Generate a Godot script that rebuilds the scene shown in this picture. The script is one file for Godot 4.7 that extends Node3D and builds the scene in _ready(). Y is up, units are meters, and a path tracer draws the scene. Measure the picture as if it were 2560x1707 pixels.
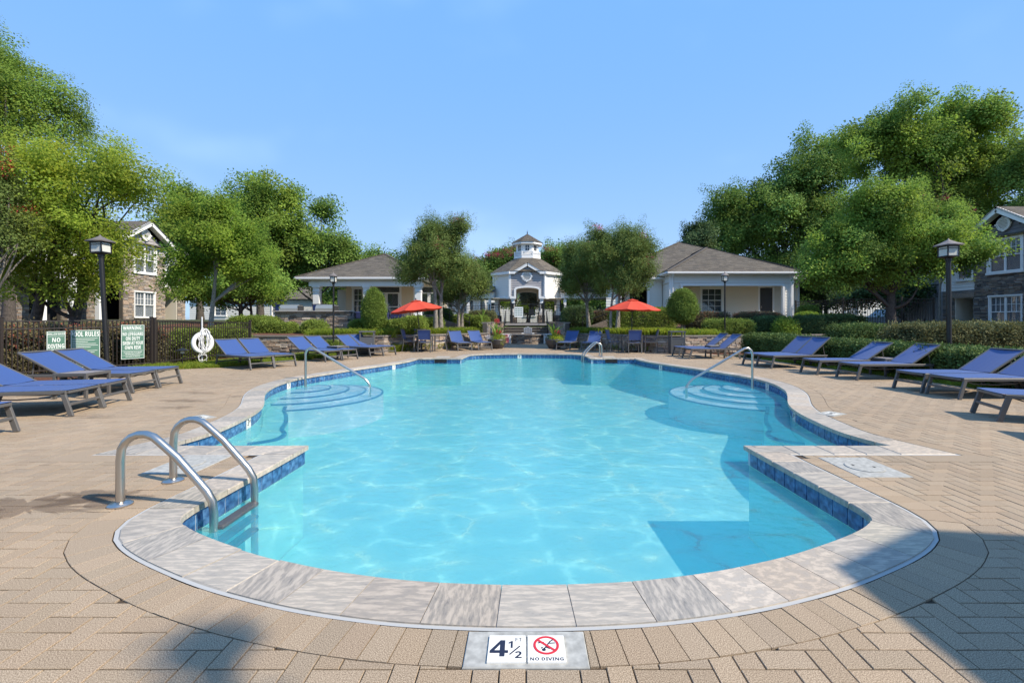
extends Node3D
# A resort-style pool between garden terraces, a gatehouse with a cupola and two clubhouse wings.
# World: x to the right, y up, the pool axis runs along -z. Metres. Camera at the origin, 1.32 m above the deck.

var used := {}
var rng := RandomNumberGenerator.new()
var M := {}


class Buf:
	var v := PackedVector3Array()
	var n := PackedVector3Array()
	var c := PackedColorArray()
	var i := PackedInt32Array()
	var col := Color.WHITE

	func tri(a: Vector3, b: Vector3, d: Vector3) -> void:  # counterclockwise seen from outside
		var m := (b - a).cross(d - a)
		if m.length_squared() < 1e-16:
			return
		m = m.normalized()
		var k := v.size()
		v.append(a); v.append(b); v.append(d)
		n.append(m); n.append(m); n.append(m)
		c.append(col); c.append(col); c.append(col)
		i.append(k); i.append(k + 2); i.append(k + 1)

	func quad(a: Vector3, b: Vector3, d: Vector3, e: Vector3) -> void:
		var m := (d - a).cross(e - b)
		if m.length_squared() < 1e-16:
			return
		m = m.normalized()
		var k := v.size()
		v.append(a); v.append(b); v.append(d); v.append(e)
		for q in 4:
			n.append(m)
			c.append(col)
		i.append(k); i.append(k + 2); i.append(k + 1)
		i.append(k); i.append(k + 3); i.append(k + 2)

	func box(at: Vector3, s: Vector3, b := Basis.IDENTITY, bev := 0.0) -> void:
		var h := s / 2
		if bev <= 0.0:
			var p := []
			for k in 8:
				p.append(at + b * Vector3(h.x if k & 1 else -h.x, h.y if k & 2 else -h.y, h.z if k & 4 else -h.z))
			quad(p[4], p[5], p[7], p[6]); quad(p[1], p[0], p[2], p[3])
			quad(p[5], p[1], p[3], p[7]); quad(p[0], p[4], p[6], p[2])
			quad(p[6], p[7], p[3], p[2]); quad(p[0], p[1], p[5], p[4])
			return
		# chamfered along all edges
		for ax in 3:
			var u := (ax + 1) % 3
			var w := (ax + 2) % 3
			for sg in [-1.0, 1.0]:
				var q := []
				for k in [[-1, -1], [1, -1], [1, 1], [-1, 1]]:
					var t := Vector3.ZERO
					t[ax] = h[ax] * sg
					t[u] = (h[u] - bev) * k[0]
					t[w] = (h[w] - bev) * k[1]
					q.append(at + b * t)
				if sg > 0: quad(q[0], q[1], q[2], q[3])
				else: quad(q[3], q[2], q[1], q[0])
			for su in [-1.0, 1.0]:
				for sw in [-1.0, 1.0]:
					var a := Vector3.ZERO
					a[u] = h[u] * su; a[w] = (h[w] - bev) * sw; a[ax] = h[ax] - bev
					var d := Vector3.ZERO
					d[u] = (h[u] - bev) * su; d[w] = h[w] * sw; d[ax] = h[ax] - bev
					var a2 := a; a2[ax] = -a[ax]
					var d2 := d; d2[ax] = -d[ax]
					if su * sw > 0: quad(at + b * a2, at + b * d2, at + b * d, at + b * a)
					else: quad(at + b * a, at + b * d, at + b * d2, at + b * a2)
		for sx in [-1.0, 1.0]:
			for sy in [-1.0, 1.0]:
				for sz in [-1.0, 1.0]:
					var a := at + b * Vector3(h.x * sx, (h.y - bev) * sy, (h.z - bev) * sz)
					var d := at + b * Vector3((h.x - bev) * sx, h.y * sy, (h.z - bev) * sz)
					var e := at + b * Vector3((h.x - bev) * sx, (h.y - bev) * sy, h.z * sz)
					if sx * sy * sz > 0: tri(a, d, e)
					else: tri(a, e, d)

	func beam(p: Vector3, q: Vector3, w: float, t: float, up := Vector3.UP, bev := 0.0) -> void:  # w across, t along up
		var z := (q - p)
		var l := z.length()
		z /= l
		if absf(z.dot(up)) > 0.99:
			up = Vector3.RIGHT
		var x := up.cross(z).normalized()
		box((p + q) / 2, Vector3(w, t, l), Basis(x, z.cross(x), z), bev)

	func tube(pts: Array, r, sides := 8, cap := true) -> void:  # r: number or one per point; smooth
		var m := pts.size()
		var x := Vector3.ZERO
		var base := v.size()
		for k in m:
			var d: Vector3 = (pts[mini(k + 1, m - 1)] - pts[maxi(k - 1, 0)]).normalized()
			if k == 0:
				x = d.cross(Vector3.UP if absf(d.y) < 0.9 else Vector3.RIGHT).normalized()
			x = (x - d * x.dot(d)).normalized()
			var y := d.cross(x)
			var rr: float = r[k] if r is Array else r
			for s in sides:
				var a := TAU * s / sides
				var o := x * cos(a) + y * sin(a)
				v.append(pts[k] + o * rr); n.append(o); c.append(col)
		for k in m - 1:
			for s in sides:
				var a := base + k * sides + s
				var b := base + k * sides + (s + 1) % sides
				i.append(a); i.append(a + sides); i.append(b)
				i.append(b); i.append(a + sides); i.append(b + sides)
		if cap:
			for e in [0, m - 1]:
				var o: Array = []
				for s in sides: o.append(v[base + e * sides + s])
				for s in range(1, sides - 1):
					if e == 0: tri(o[0], o[s + 1], o[s])
					else: tri(o[0], o[s], o[s + 1])

	func lathe(prof: Array, at: Vector3, sides := 16, b := Basis.IDENTITY) -> void:  # prof: Vector2(radius, height), upwards on the outside
		for k in prof.size() - 1:
			var p: Vector2 = prof[k]
			var q: Vector2 = prof[k + 1]
			var t := (q - p)
			var nr := t.y; var ny := -t.x
			var base := v.size()
			for s in sides + 1:
				var a := TAU * s / sides
				var o := Vector3(cos(a), 0, -sin(a))
				var m := b * (o * nr + Vector3.UP * ny).normalized()
				v.append(at + b * (o * p.x + Vector3.UP * p.y)); n.append(m); c.append(col)
				v.append(at + b * (o * q.x + Vector3.UP * q.y)); n.append(m); c.append(col)
			for s in sides:
				var a := base + s * 2
				i.append(a); i.append(a + 3); i.append(a + 2)
				i.append(a); i.append(a + 1); i.append(a + 3)

	func poly(pts: PackedVector2Array, y: float, up := true) -> void:  # flat, x and z
		var t := Geometry2D.triangulate_polygon(pts)
		for k in range(0, t.size(), 3):
			var a := Vector3(pts[t[k]].x, y, pts[t[k]].y)
			var b := Vector3(pts[t[k + 1]].x, y, pts[t[k + 1]].y)
			var d := Vector3(pts[t[k + 2]].x, y, pts[t[k + 2]].y)
			if ((b - a).cross(d - a).y > 0) == up: tri(a, b, d)
			else: tri(a, d, b)

	func prism(pts: PackedVector2Array, y0: float, y1: float, bev := 0.0, tilt := Vector2.ZERO) -> void:  # x and z outline, chamfered top
		if Geometry2D.is_polygon_clockwise(pts):
			pts = pts.duplicate()
			pts.reverse()
		var m := pts.size()
		var top := pts
		if bev > 0.0:
			var o := Geometry2D.offset_polygon(pts, -bev, Geometry2D.JOIN_MITER)
			if o.size() == 1 and o[0].size() == m:
				# offset_polygon may start at another corner
				var best := 0
				var bd := 1e9
				for k in m:
					var dd: float = o[0][k].distance_squared_to(pts[0])
					if dd < bd: bd = dd; best = k
				top = PackedVector2Array()
				for k in m: top.append(o[0][(best + k) % m])
				if Geometry2D.is_polygon_clockwise(top):
					top = pts
					bev = 0.0
			else:
				bev = 0.0
		var mid := Vector2.ZERO
		for p in pts: mid += p / m
		for k in m:
			var p := pts[k]
			var q := pts[(k + 1) % m]
			var yp := y1 + tilt.dot(p - mid); var yq := y1 + tilt.dot(q - mid)
			quad(Vector3(q.x, y0, q.y), Vector3(p.x, y0, p.y), Vector3(p.x, yp - bev, p.y), Vector3(q.x, yq - bev, q.y))
			if bev > 0.0:
				var a := top[k]
				var b := top[(k + 1) % m]
				quad(Vector3(q.x, yq - bev, q.y), Vector3(p.x, yp - bev, p.y), Vector3(a.x, y1 + tilt.dot(a - mid), a.y), Vector3(b.x, y1 + tilt.dot(b - mid), b.y))
		var t := Geometry2D.triangulate_polygon(top)
		for k in range(0, t.size(), 3):
			var w := []
			for j in 3: w.append(Vector3(top[t[k + j]].x, y1 + tilt.dot(top[t[k + j]] - mid), top[t[k + j]].y))
			if (w[1] - w[0]).cross(w[2] - w[0]).y > 0: tri(w[0], w[1], w[2])
			else: tri(w[0], w[2], w[1])

	func wall_poly(pts: PackedVector2Array, at: Vector3, b: Basis, thick: float) -> void:  # outline in the plane of b.x and b.y, thick along -b.z
		if Geometry2D.is_polygon_clockwise(pts):
			pts = pts.duplicate()
			pts.reverse()
		var t := Geometry2D.triangulate_polygon(pts)
		for k in range(0, t.size(), 3):
			var f := []
			for j in 3:
				var p := pts[t[k + j]]
				f.append(at + b.x * p.x + b.y * p.y)
			if (f[1] - f[0]).cross(f[2] - f[0]).dot(b.z) < 0:
				f.reverse()
			tri(f[0], f[1], f[2])
			if thick > 0.0:
				tri(f[0] - b.z * thick, f[2] - b.z * thick, f[1] - b.z * thick)
		if thick > 0.0:
			var sg := 1.0 if b.x.cross(b.y).dot(b.z) > 0 else -1.0
			for k in pts.size():
				var p := at + b.x * pts[k].x + b.y * pts[k].y
				var q2 := pts[(k + 1) % pts.size()]
				var q := at + b.x * q2.x + b.y * q2.y
				if (sg > 0) != Geometry2D.is_polygon_clockwise(pts): quad(p - b.z * thick, q - b.z * thick, q, p)
				else: quad(q - b.z * thick, p - b.z * thick, p, q)

	func mesh() -> ArrayMesh:
		var a := []
		a.resize(Mesh.ARRAY_MAX)
		a[Mesh.ARRAY_VERTEX] = v
		a[Mesh.ARRAY_NORMAL] = n
		a[Mesh.ARRAY_COLOR] = c
		a[Mesh.ARRAY_INDEX] = i
		var m := ArrayMesh.new()
		if v.size():
			m.add_surface_from_arrays(Mesh.PRIMITIVE_TRIANGLES, a)
		return m


# ---------- naming ----------
func numbered(called: String) -> String:
	var k: int = used.get(called, -1) + 1
	used[called] = k
	return called if k == 0 else "%s_%03d" % [called, k]


func tag(o: Node, label: String, category := "", group := "", kind := "") -> Node:
	if label: o.set_meta("label", label)
	if category: o.set_meta("category", category)
	if group: o.set_meta("group", group)
	if kind: o.set_meta("kind", kind)
	return o


func thing(called: String, label: String, category: String, at := Vector3.ZERO, turn := 0.0, group := "") -> Node3D:
	var o := Node3D.new()
	o.name = numbered(called)
	add_child(o)
	o.position = at
	o.rotation.y = turn
	tag(o, label, category, group)
	return o


func part(b, called: String, mat: Material, parent: Node = self) -> MeshInstance3D:
	var o := MeshInstance3D.new()
	o.mesh = b.mesh() if b is Buf else b
	o.material_override = mat
	o.name = numbered(called) if parent == self else called
	parent.add_child(o, true)
	return o


func struct(b, called: String, mat: Material) -> MeshInstance3D:
	return tag(part(b, called, mat), "", "", "", "structure")


func copy_of(o: Node3D, label := "", at = null, turn = null) -> Node3D:
	var r: Node3D = o.duplicate()
	var base := String(o.name)
	if base.length() > 4 and base[-4] == "_" and base.right(3).is_valid_int():
		base = base.left(-4)
	r.name = numbered(base)
	add_child(r)
	if at != null: r.position = at
	if turn != null: r.rotation.y = turn
	if label: r.set_meta("label", label)
	return r


func P(x: float, d: float, y := 0.0) -> Vector3:  # right, depth along the axis, up
	return Vector3(x, y, -d)


# ---------- materials ----------
func lin(r: float, g: float, b: float) -> Color:
	return Color(r, g, b).linear_to_srgb()


func mat(called: String, c: Color, rough := 0.7, metal := 0.0) -> StandardMaterial3D:
	var m := StandardMaterial3D.new()
	m.resource_name = called
	m.albedo_color = c
	m.roughness = rough
	m.metallic = metal
	m.vertex_color_use_as_albedo = true
	M[called] = m
	return m


func noise(freq: float, octaves := 4, type := FastNoiseLite.TYPE_SIMPLEX_SMOOTH, sd := 1) -> FastNoiseLite:
	var f := FastNoiseLite.new()
	f.noise_type = type
	f.frequency = freq
	f.fractal_octaves = octaves
	f.seed = sd
	return f


func ntex(f: FastNoiseLite, lo: Color, hi: Color, size := 512, normal := false, bump := 4.0) -> NoiseTexture2D:
	var t := NoiseTexture2D.new()
	t.width = size
	t.height = size
	t.seamless = true
	t.noise = f
	if normal:
		t.as_normal_map = true
		t.bump_strength = bump
	else:
		var g := Gradient.new()
		g.set_color(0, lo)
		g.set_color(1, hi)
		t.color_ramp = g
	return t


func tri_tex(m: StandardMaterial3D, tex: Texture2D, scale: Vector3, world := true) -> StandardMaterial3D:
	m.albedo_texture = tex
	m.uv1_triplanar = true
	m.uv1_world_triplanar = world
	m.uv1_scale = scale
	return m


func bump(m: StandardMaterial3D, tex: Texture2D, cm: float) -> StandardMaterial3D:
	m.heightmap_enabled = true
	m.heightmap_texture = tex
	m.heightmap_scale = cm
	return m


func greys(a: float, b: float) -> Array:
	return [Color(a, a, a), Color(b, b, b)]


func make_materials() -> void:
	var speck := ntex(noise(0.12, 3, FastNoiseLite.TYPE_SIMPLEX, 3), Color(0.50, 0.47, 0.43), Color(1, 1, 1), 512)
	var grain := ntex(noise(0.02, 5, FastNoiseLite.TYPE_SIMPLEX_SMOOTH, 5), Color(0.78, 0.78, 0.78), Color(1, 1, 1), 512)
	var rough := ntex(noise(0.05, 5, FastNoiseLite.TYPE_SIMPLEX_SMOOTH, 8), Color.BLACK, Color.WHITE, 512)
	M.rough_tex = rough
	var m := mat("paver", Color.WHITE, 0.9)
	tri_tex(m, speck, Vector3(2.3, 2.3, 2.3))
	bump(m, speck, 0.12)
	tri_tex(mat("bed_sand", lin(0.12, 0.085, 0.055), 1.0), speck, Vector3(3, 3, 3))
	# travertine: four cuts of the stone, two with the veins across
	for k in 4:
		var f := noise(0.014, 6, FastNoiseLite.TYPE_SIMPLEX_SMOOTH, 20 + k)
		f.fractal_gain = 0.68
		f.domain_warp_enabled = true
		f.domain_warp_amplitude = 40.0
		f.domain_warp_frequency = 0.008
		var t := NoiseTexture2D.new()
		t.width = 512; t.height = 512; t.seamless = true; t.noise = f
		var g := Gradient.new()
		g.offsets = PackedFloat32Array([0.0, 0.22, 0.45, 0.62, 1.0])
		var dk: float = [0.82, 0.76, 0.86, 0.79][k]
		g.colors = PackedColorArray([Color(dk * 0.8, dk * 0.79, dk * 0.78), Color(dk, dk * 0.985, dk * 0.97), Color(0.83, 0.81, 0.785), Color(0.93, 0.90, 0.865), Color(1, 0.97, 0.93)])
		t.color_ramp = g
		m = mat("travertine_%d" % k, lin([0.54, 0.48, 0.60, 0.50][k], [0.505, 0.455, 0.55, 0.47][k], [0.45, 0.415, 0.485, 0.425][k]), 0.6)
		tri_tex(m, t, [Vector3(0.8, 1, 4.2), Vector3(3.6, 1, 0.9), Vector3(1.5, 1, 2.4), Vector3(0.7, 1, 3.0)][k])
		m.uv1_offset = Vector3(k * 0.37, 0, k * 0.21)
		bump(m, t, 0.15)
	m = mat("damp", Color(0.30, 0.20, 0.11, 0.27), 0.6)
	m.transparency = BaseMaterial3D.TRANSPARENCY_ALPHA
	mat("grout", lin(0.40, 0.395, 0.38), 0.8)
	tri_tex(mat("concrete_pad", lin(0.46, 0.45, 0.41), 0.8), grain, Vector3(1.7, 1.7, 1.7))
	# glazed blue waterline tile
	var glaze := ntex(noise(0.01, 4, FastNoiseLite.TYPE_SIMPLEX_SMOOTH, 31), Color(0.45, 0.5, 0.6), Color(1.25, 1.15, 1.05).clamp(), 256)
	for k in 3:
		m = mat("pool_tile_%d" % k, lin([0.085, 0.065, 0.115][k], [0.225, 0.185, 0.27][k], [0.43, 0.38, 0.48][k]), 0.12)
		tri_tex(m, glaze, Vector3(4.1, 4.1, 4.1))
	mat("tile_grout", lin(0.45, 0.52, 0.58), 0.8)
	mat("white_tile", lin(0.76, 0.73, 0.66), 0.3)
	mat("ink", lin(0.012, 0.014, 0.02), 0.6)
	mat("navy_ink", lin(0.012, 0.016, 0.04), 0.6)
	mat("red_ink", lin(0.55, 0.02, 0.035), 0.6)
	m = mat("plaster", lin(0.40, 0.84, 0.75), 0.85)
	tri_tex(m, ntex(noise(0.008, 4, FastNoiseLite.TYPE_SIMPLEX_SMOOTH, 41), Color(0.93, 0.95, 0.96), Color.WHITE, 256), Vector3(0.4, 0.4, 0.4))
	mat("step_plaster", lin(0.62, 0.76, 0.80), 0.85)
	mat("step_tile", lin(0.012, 0.04, 0.26), 0.3)
	m = mat("steel", lin(0.52, 0.49, 0.45), 0.33, 1.0)
	bump(m, ntex(noise(0.08, 3), Color(0.3, 0.3, 0.3), Color(0.7, 0.7, 0.7), 128), 0.002)
	m.uv1_triplanar = true
	m.uv1_scale = Vector3(14, 3, 14)
	mat("dark_tread", lin(0.05, 0.055, 0.06), 0.6)
	mat("black_void", lin(0.008, 0.008, 0.008), 0.9)
	# furniture
	var weave := ntex(noise(0.35, 1, FastNoiseLite.TYPE_SIMPLEX, 51), Color(0.86, 0.86, 0.86), Color.WHITE, 256)
	m = mat("blue_sling", lin(0.038, 0.085, 0.265), 0.55)
	tri_tex(m, weave, Vector3(9, 9, 9), false)
	m.rim_enabled = true
	m.rim = 0.5
	m.rim_tint = 0.3
	m = mat("frame_grey", lin(0.105, 0.10, 0.095), 0.42)
	m = mat("table_top_grey", lin(0.26, 0.235, 0.24), 0.5)
	m = mat("coral_canvas", lin(0.62, 0.065, 0.03), 0.8)
	m.backlight_enabled = true
	m.backlight = Color(0.45, 0.45, 0.45)
	mat("black_paint", lin(0.013, 0.012, 0.012), 0.4)
	mat("bronze_paint", lin(0.035, 0.028, 0.025), 0.45)
	m = mat("lamp_glass", lin(0.80, 0.80, 0.75), 0.8)
	m.backlight_enabled = true
	m.backlight = Color(0.9, 0.9, 0.85)
	mat("lamp_roof", lin(0.16, 0.14, 0.13), 0.6)
	mat("sign_green", lin(0.085, 0.19, 0.14), 0.5)
	mat("sign_white", lin(0.75, 0.77, 0.75), 0.5)
	mat("white_plastic", lin(0.80, 0.80, 0.79), 0.4)
	mat("bin_grey", lin(0.10, 0.097, 0.092), 0.5)
	mat("navy_cushion", lin(0.012, 0.018, 0.075), 0.9)
	mat("grill_cover", lin(0.42, 0.41, 0.37), 0.4, 0.6)
	mat("planter_dark", lin(0.055, 0.05, 0.048), 0.5)
	# buildings
	mat("white_trim", lin(0.82, 0.81, 0.79), 0.55)
	mat("white_siding", lin(0.78, 0.755, 0.70), 0.65)
	mat("grey_siding", lin(0.37, 0.35, 0.355), 0.65)
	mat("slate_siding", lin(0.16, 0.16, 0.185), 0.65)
	mat("beige_stucco", lin(0.68, 0.57, 0.42), 0.85)
	mat("cream_siding", lin(0.74, 0.67, 0.56), 0.7)
	tri_tex(mat("shingle", Color.WHITE, 0.9), speck, Vector3(1.7, 1.7, 1.7))
	tri_tex(mat("stone", Color.WHITE, 0.85), grain, Vector3(3.1, 3.1, 3.1))
	bump(M.stone, rough, 1.2)
	mat("mortar", lin(0.085, 0.075, 0.065), 0.95)
	tri_tex(mat("stone_cap", lin(0.27, 0.24, 0.21), 0.85), grain, Vector3(2.1, 2.1, 2.1))
	m = mat("pane", Color(0.06, 0.07, 0.075), 0.06)
	m.metallic_specular = 0.8
	m = mat("glass", Color(0.55, 0.62, 0.66, 0.12), 0.03)
	m.transparency = BaseMaterial3D.TRANSPARENCY_ALPHA
	m.metallic_specular = 0.6
	mat("dark_room", lin(0.012, 0.012, 0.013), 0.9)
	mat("blind", lin(0.36, 0.37, 0.39), 0.6)
	mat("door_grey", lin(0.05, 0.05, 0.053), 0.5)
	mat("gutter", lin(0.72, 0.71, 0.69), 0.45)
	mat("vent_dark", lin(0.03, 0.03, 0.03), 0.6)
	# ground and plants
	tri_tex(mat("lawn", lin(0.075, 0.10, 0.028), 1.0), ntex(noise(0.03, 5, FastNoiseLite.TYPE_SIMPLEX_SMOOTH, 61), Color(0.55, 0.55, 0.5), Color.WHITE, 512), Vector3(0.7, 0.7, 0.7))
	tri_tex(mat("pine_straw", lin(0.23, 0.10, 0.055), 1.0), ntex(noise(0.06, 5, FastNoiseLite.TYPE_SIMPLEX_SMOOTH, 63), Color(0.45, 0.4, 0.38), Color.WHITE, 512), Vector3(0.9, 0.9, 0.9))
	bump(M.pine_straw, rough, 2.0)
	mat("path_grey", lin(0.33, 0.31, 0.29), 0.9)
	mat("asphalt", lin(0.06, 0.06, 0.062), 0.9)
	for a in [
		["leaf_birch", 0.350, 0.450, 0.062, 1.10], ["leaf_oak", 0.175, 0.285, 0.060, 0.84], ["leaf_maple", 0.230, 0.350, 0.062, 0.98], ["leaf_lime", 0.245, 0.370, 0.058, 1.10],
		["leaf_myrtle", 0.165, 0.235, 0.065, 0.84], ["leaf_dark", 0.085, 0.140, 0.050, 0.63], ["leaf_box", 0.202, 0.280, 0.052, 0.77], ["leaf_hedge", 0.115, 0.180, 0.050, 0.63],
		["leaf_plum", 0.145, 0.135, 0.075, 0.70], ["leaf_olive", 0.165, 0.175, 0.075, 0.70], ["leaf_red", 0.221, 0.085, 0.062, 0.70], ["leaf_grass", 0.27, 0.36, 0.045, 1.05], ["leaf_chartreuse", 0.42, 0.50, 0.04, 0.84],
		["blossom_pink", 0.60, 0.07, 0.18, 0.5], ["blossom_red", 0.58, 0.045, 0.06, 0.5], ["blossom_white", 0.75, 0.72, 0.75, 0.4]]:
		m = mat(a[0], lin(a[1], a[2], a[3]), 0.75)
		m.metallic_specular = 0.35
		m.backlight_enabled = true
		m.backlight = Color(a[4], a[4], a[4])
	var bark := ntex(noise(0.03, 5, FastNoiseLite.TYPE_SIMPLEX_SMOOTH, 71), Color(0.5, 0.5, 0.5), Color.WHITE, 256)
	tri_tex(mat("bark_brown", lin(0.15, 0.125, 0.105), 0.9), bark, Vector3(3, 0.8, 3))
	bump(M.bark_brown, bark, 1.5)
	tri_tex(mat("bark_pale", lin(0.42, 0.37, 0.31), 0.85), bark, Vector3(2, 0.6, 2))
	tri_tex(mat("bark_white", lin(0.60, 0.58, 0.54), 0.85), bark, Vector3(3, 2, 3))
	mat("hedge_core", lin(0.030, 0.034, 0.016), 1.0)
	mat("hedge_twig", lin(0.16, 0.12, 0.10), 1.0)
	mat("car_paint", lin(0.55, 0.6, 0.68), 0.3)
	mat("rope_white", lin(0.75, 0.75, 0.75), 0.8)
	mat("teal_lid", lin(0.12, 0.26, 0.21), 0.5)


func _ready() -> void:
	rng.seed = 7
	var cam := Camera3D.new()
	cam.name = "camera"
	add_child(cam)
	cam.projection = Camera3D.PROJECTION_FRUSTUM
	cam.near = 0.05
	cam.far = 600.0
	cam.size = 0.075
	cam.frustum_offset = Vector2(-0.00154, -0.00226)  # a shift lens: the view is level, the frame lies a little below and left of the axis
	cam.position = Vector3(0, 1.32, 0)
	cam.current = true
	var env := Environment.new()
	env.background_mode = Environment.BG_SKY
	var sky := ProceduralSkyMaterial.new()
	sky.sky_top_color = lin(0.105, 0.245, 0.515)
	sky.sky_horizon_color = lin(0.28, 0.40, 0.535)
	sky.sky_curve = 0.16
	sky.ground_bottom_color = lin(0.12, 0.12, 0.10)
	sky.ground_horizon_color = lin(0.30, 0.34, 0.36)
	sky.sun_angle_max = 1.0
	sky.sky_cover = wisps()
	sky.sky_cover_modulate = Color(1, 1, 1, 1)
	env.sky = Sky.new()
	env.sky.sky_material = sky
	env.background_energy_multiplier = 1.0
	env.tonemap_mode = Environment.TONE_MAPPER_LINEAR
	env.tonemap_exposure = 2.05
	env.sdfgi_enabled = true
	env.ssao_enabled = true
	env.ssil_enabled = true
	var we := WorldEnvironment.new()
	we.name = "daylight"
	we.environment = env
	add_child(we)
	var sun := DirectionalLight3D.new()
	sun.name = "sun"
	add_child(sun)
	sun.light_energy = 1.03
	sun.light_color = Color(1.0, 0.955, 0.88)
	sun.light_angular_distance = 0.5
	sun.shadow_enabled = true
	sun.look_at_from_position(Vector3.ZERO, Vector3(-0.93 * 0.72, -0.69, -0.36 * 0.72))
	make_materials()
	make_leaves()
	kit()
	ground()
	pool()
	deck()
	pool_fittings()
	walls_and_fences()
	gatehouse()
	clubhouse_wings()
	apartments()
	planting()
	furniture()
	small_things()


func wisps() -> ImageTexture:  # faint high cirrus, the same all round
	var im := Image.create(512, 256, false, Image.FORMAT_RGBAF)
	var f := noise(1.0, 5, FastNoiseLite.TYPE_SIMPLEX_SMOOTH, 97)
	for y in 128:
		var up := (0.5 - (y + 0.5) / 256.0) * PI
		for x in 512:
			var a := (x + 0.5) / 512.0 * TAU
			var p := Vector3(cos(a) * cos(up), sin(up) * 3.0, sin(a) * cos(up))
			var q := f.get_noise_3d(p.x * 1.1 + p.z * 1.6, p.y * 1.6, p.z * 0.9 - p.x * 3.0)
			var w := smoothstep(0.05, 0.55, q) * 0.10 + smoothstep(0.45, 0.0, up) * 0.012
			im.set_pixel(x, y, Color(0.40, 0.42, 0.44, w))
	return ImageTexture.create_from_image(im)


# ---------- pool ----------
const HALF := [[0.3, 2.27], [0.6, 2.30], [0.95, 2.37], [1.25, 2.46], [1.52, 2.56], [1.80, 2.69], [2.03, 2.81], [2.20, 2.92], [2.31, 3.03], [2.35, 3.2], [2.34, 3.6], [2.32, 4.2]]
const MID := [[3.77, 5.12], [3.74, 5.45], [3.80, 5.95], [3.90, 6.45], [4.04, 6.9], [4.25, 7.36], [4.60, 7.98], [4.82, 8.4], [5.00, 8.85], [5.17, 9.45], [5.25, 10.2], [5.16, 10.9], [4.92, 11.7], [4.68, 12.5], [4.30, 13.5], [3.97, 14.5], [3.83, 15.3]]
const FAR := [[2.24, 16.6], [2.21, 17.3], [2.12, 17.7], [1.85, 17.95], [1.3, 18.13], [0.6, 18.24]]
const WATER_Y := -0.155
const FLOOR_Y := -0.95
var ring: PackedVector2Array  # the pool's edge, x and z
var ring_n: PackedVector2Array  # away from the water
var ring_len: PackedFloat32Array
var ring_room: PackedFloat32Array  # how far the paving may reach back before it meets the mitre of a projecting corner


func trace_ring() -> void:
	var chains := []
	var near := []
	for k in range(HALF.size() - 1, -1, -1): near.append(Vector2(-HALF[k][0], HALF[k][1]))
	near.append(Vector2(0, 2.26))
	for q in HALF: near.append(Vector2(q[0], q[1]))
	near.push_front(Vector2(-2.31, 4.80))
	near.append(Vector2(2.31, 4.80))
	var right := [Vector2(3.86, 4.80)]
	for q in MID: right.append(Vector2(q[0], q[1]))
	right.append(Vector2(3.82, 15.97))
	var far := [Vector2(2.27, 15.97)]
	for q in FAR: far.append(Vector2(q[0], q[1]))
	for k in range(FAR.size() - 1, -1, -1): far.append(Vector2(-FAR[k][0], FAR[k][1]))
	far.append(Vector2(-2.27, 15.97))
	var left := []
	for k in range(right.size() - 1, -1, -1): left.append(Vector2(-right[k].x, right[k].y))
	var corners := []
	for ch in [near, right, far, left]:
		corners.append(ring.size())
		for k in ch.size() - 1:  # Catmull-Rom between corners
			var p0: Vector2 = ch[maxi(k - 1, 0)]
			var p1: Vector2 = ch[k]
			var p2: Vector2 = ch[k + 1]
			var p3: Vector2 = ch[mini(k + 2, ch.size() - 1)]
			var steps := maxi(1, int(p1.distance_to(p2) / 0.06))
			for s in steps:
				var q := p1.cubic_interpolate(p2, p0, p3, float(s) / steps)
				ring.append(Vector2(q.x, -q.y))
		corners.append(ring.size())
		var e: Vector2 = ch[-1]
		var nx: Vector2 = {near: right, right: far, far: left, left: near}[ch][0]
		var steps2 := maxi(1, int(e.distance_to(nx) / 0.06))
		for s in steps2:
			var q2 := e.lerp(nx, float(s) / steps2)
			ring.append(Vector2(q2.x, -q2.y))
	# the corners of the notches: near tips 0 and 1, far tips 4 and 5 project into the water
	var tips := [corners[0], corners[1], corners[4], corners[5]]
	var m := ring.size()
	ring_n.resize(m); ring_len.resize(m + 1); ring_room.resize(m)
	var total := 0.0
	for k in m:
		ring_len[k] = total
		total += ring[k].distance_to(ring[(k + 1) % m])
	ring_len[m] = total
	for k in m:
		var a := (ring[k] - ring[(k + m - 1) % m]).normalized()
		var b := (ring[(k + 1) % m] - ring[k]).normalized()
		var na := Vector2(-a.y, a.x)
		var nb := Vector2(-b.y, b.x)
		var t := (na + nb).normalized()
		ring_n[k] = t / maxf(0.5, t.dot(nb))
		ring_room[k] = 9.0
		for c in tips:
			var d: float = absf(ring_len[k] - ring_len[c])
			d = minf(d, total - d)
			ring_room[k] = minf(ring_room[k], d)
	# outward is away from the pool's middle
	if ring_n[m / 8].dot(ring[m / 8] - Vector2(0, -10.2)) < 0:
		for k in m: ring_n[k] = -ring_n[k]


func ring_at(s: float, off: float, mitred := true) -> Vector2:
	var total := ring_len[ring_len.size() - 1]
	s = fposmod(s, total)
	var k := ring_len.bsearch(s) - 1
	k = clampi(k, 0, ring.size() - 1)
	var t := (s - ring_len[k]) / maxf(1e-6, ring_len[k + 1] - ring_len[k])
	var j := (k + 1) % ring.size()
	var oa := minf(off, ring_room[k]) if mitred else off
	var ob := minf(off, ring_room[j]) if mitred else off
	return (ring[k] + ring_n[k] * oa).lerp(ring[j] + ring_n[j] * ob, t)


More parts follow.
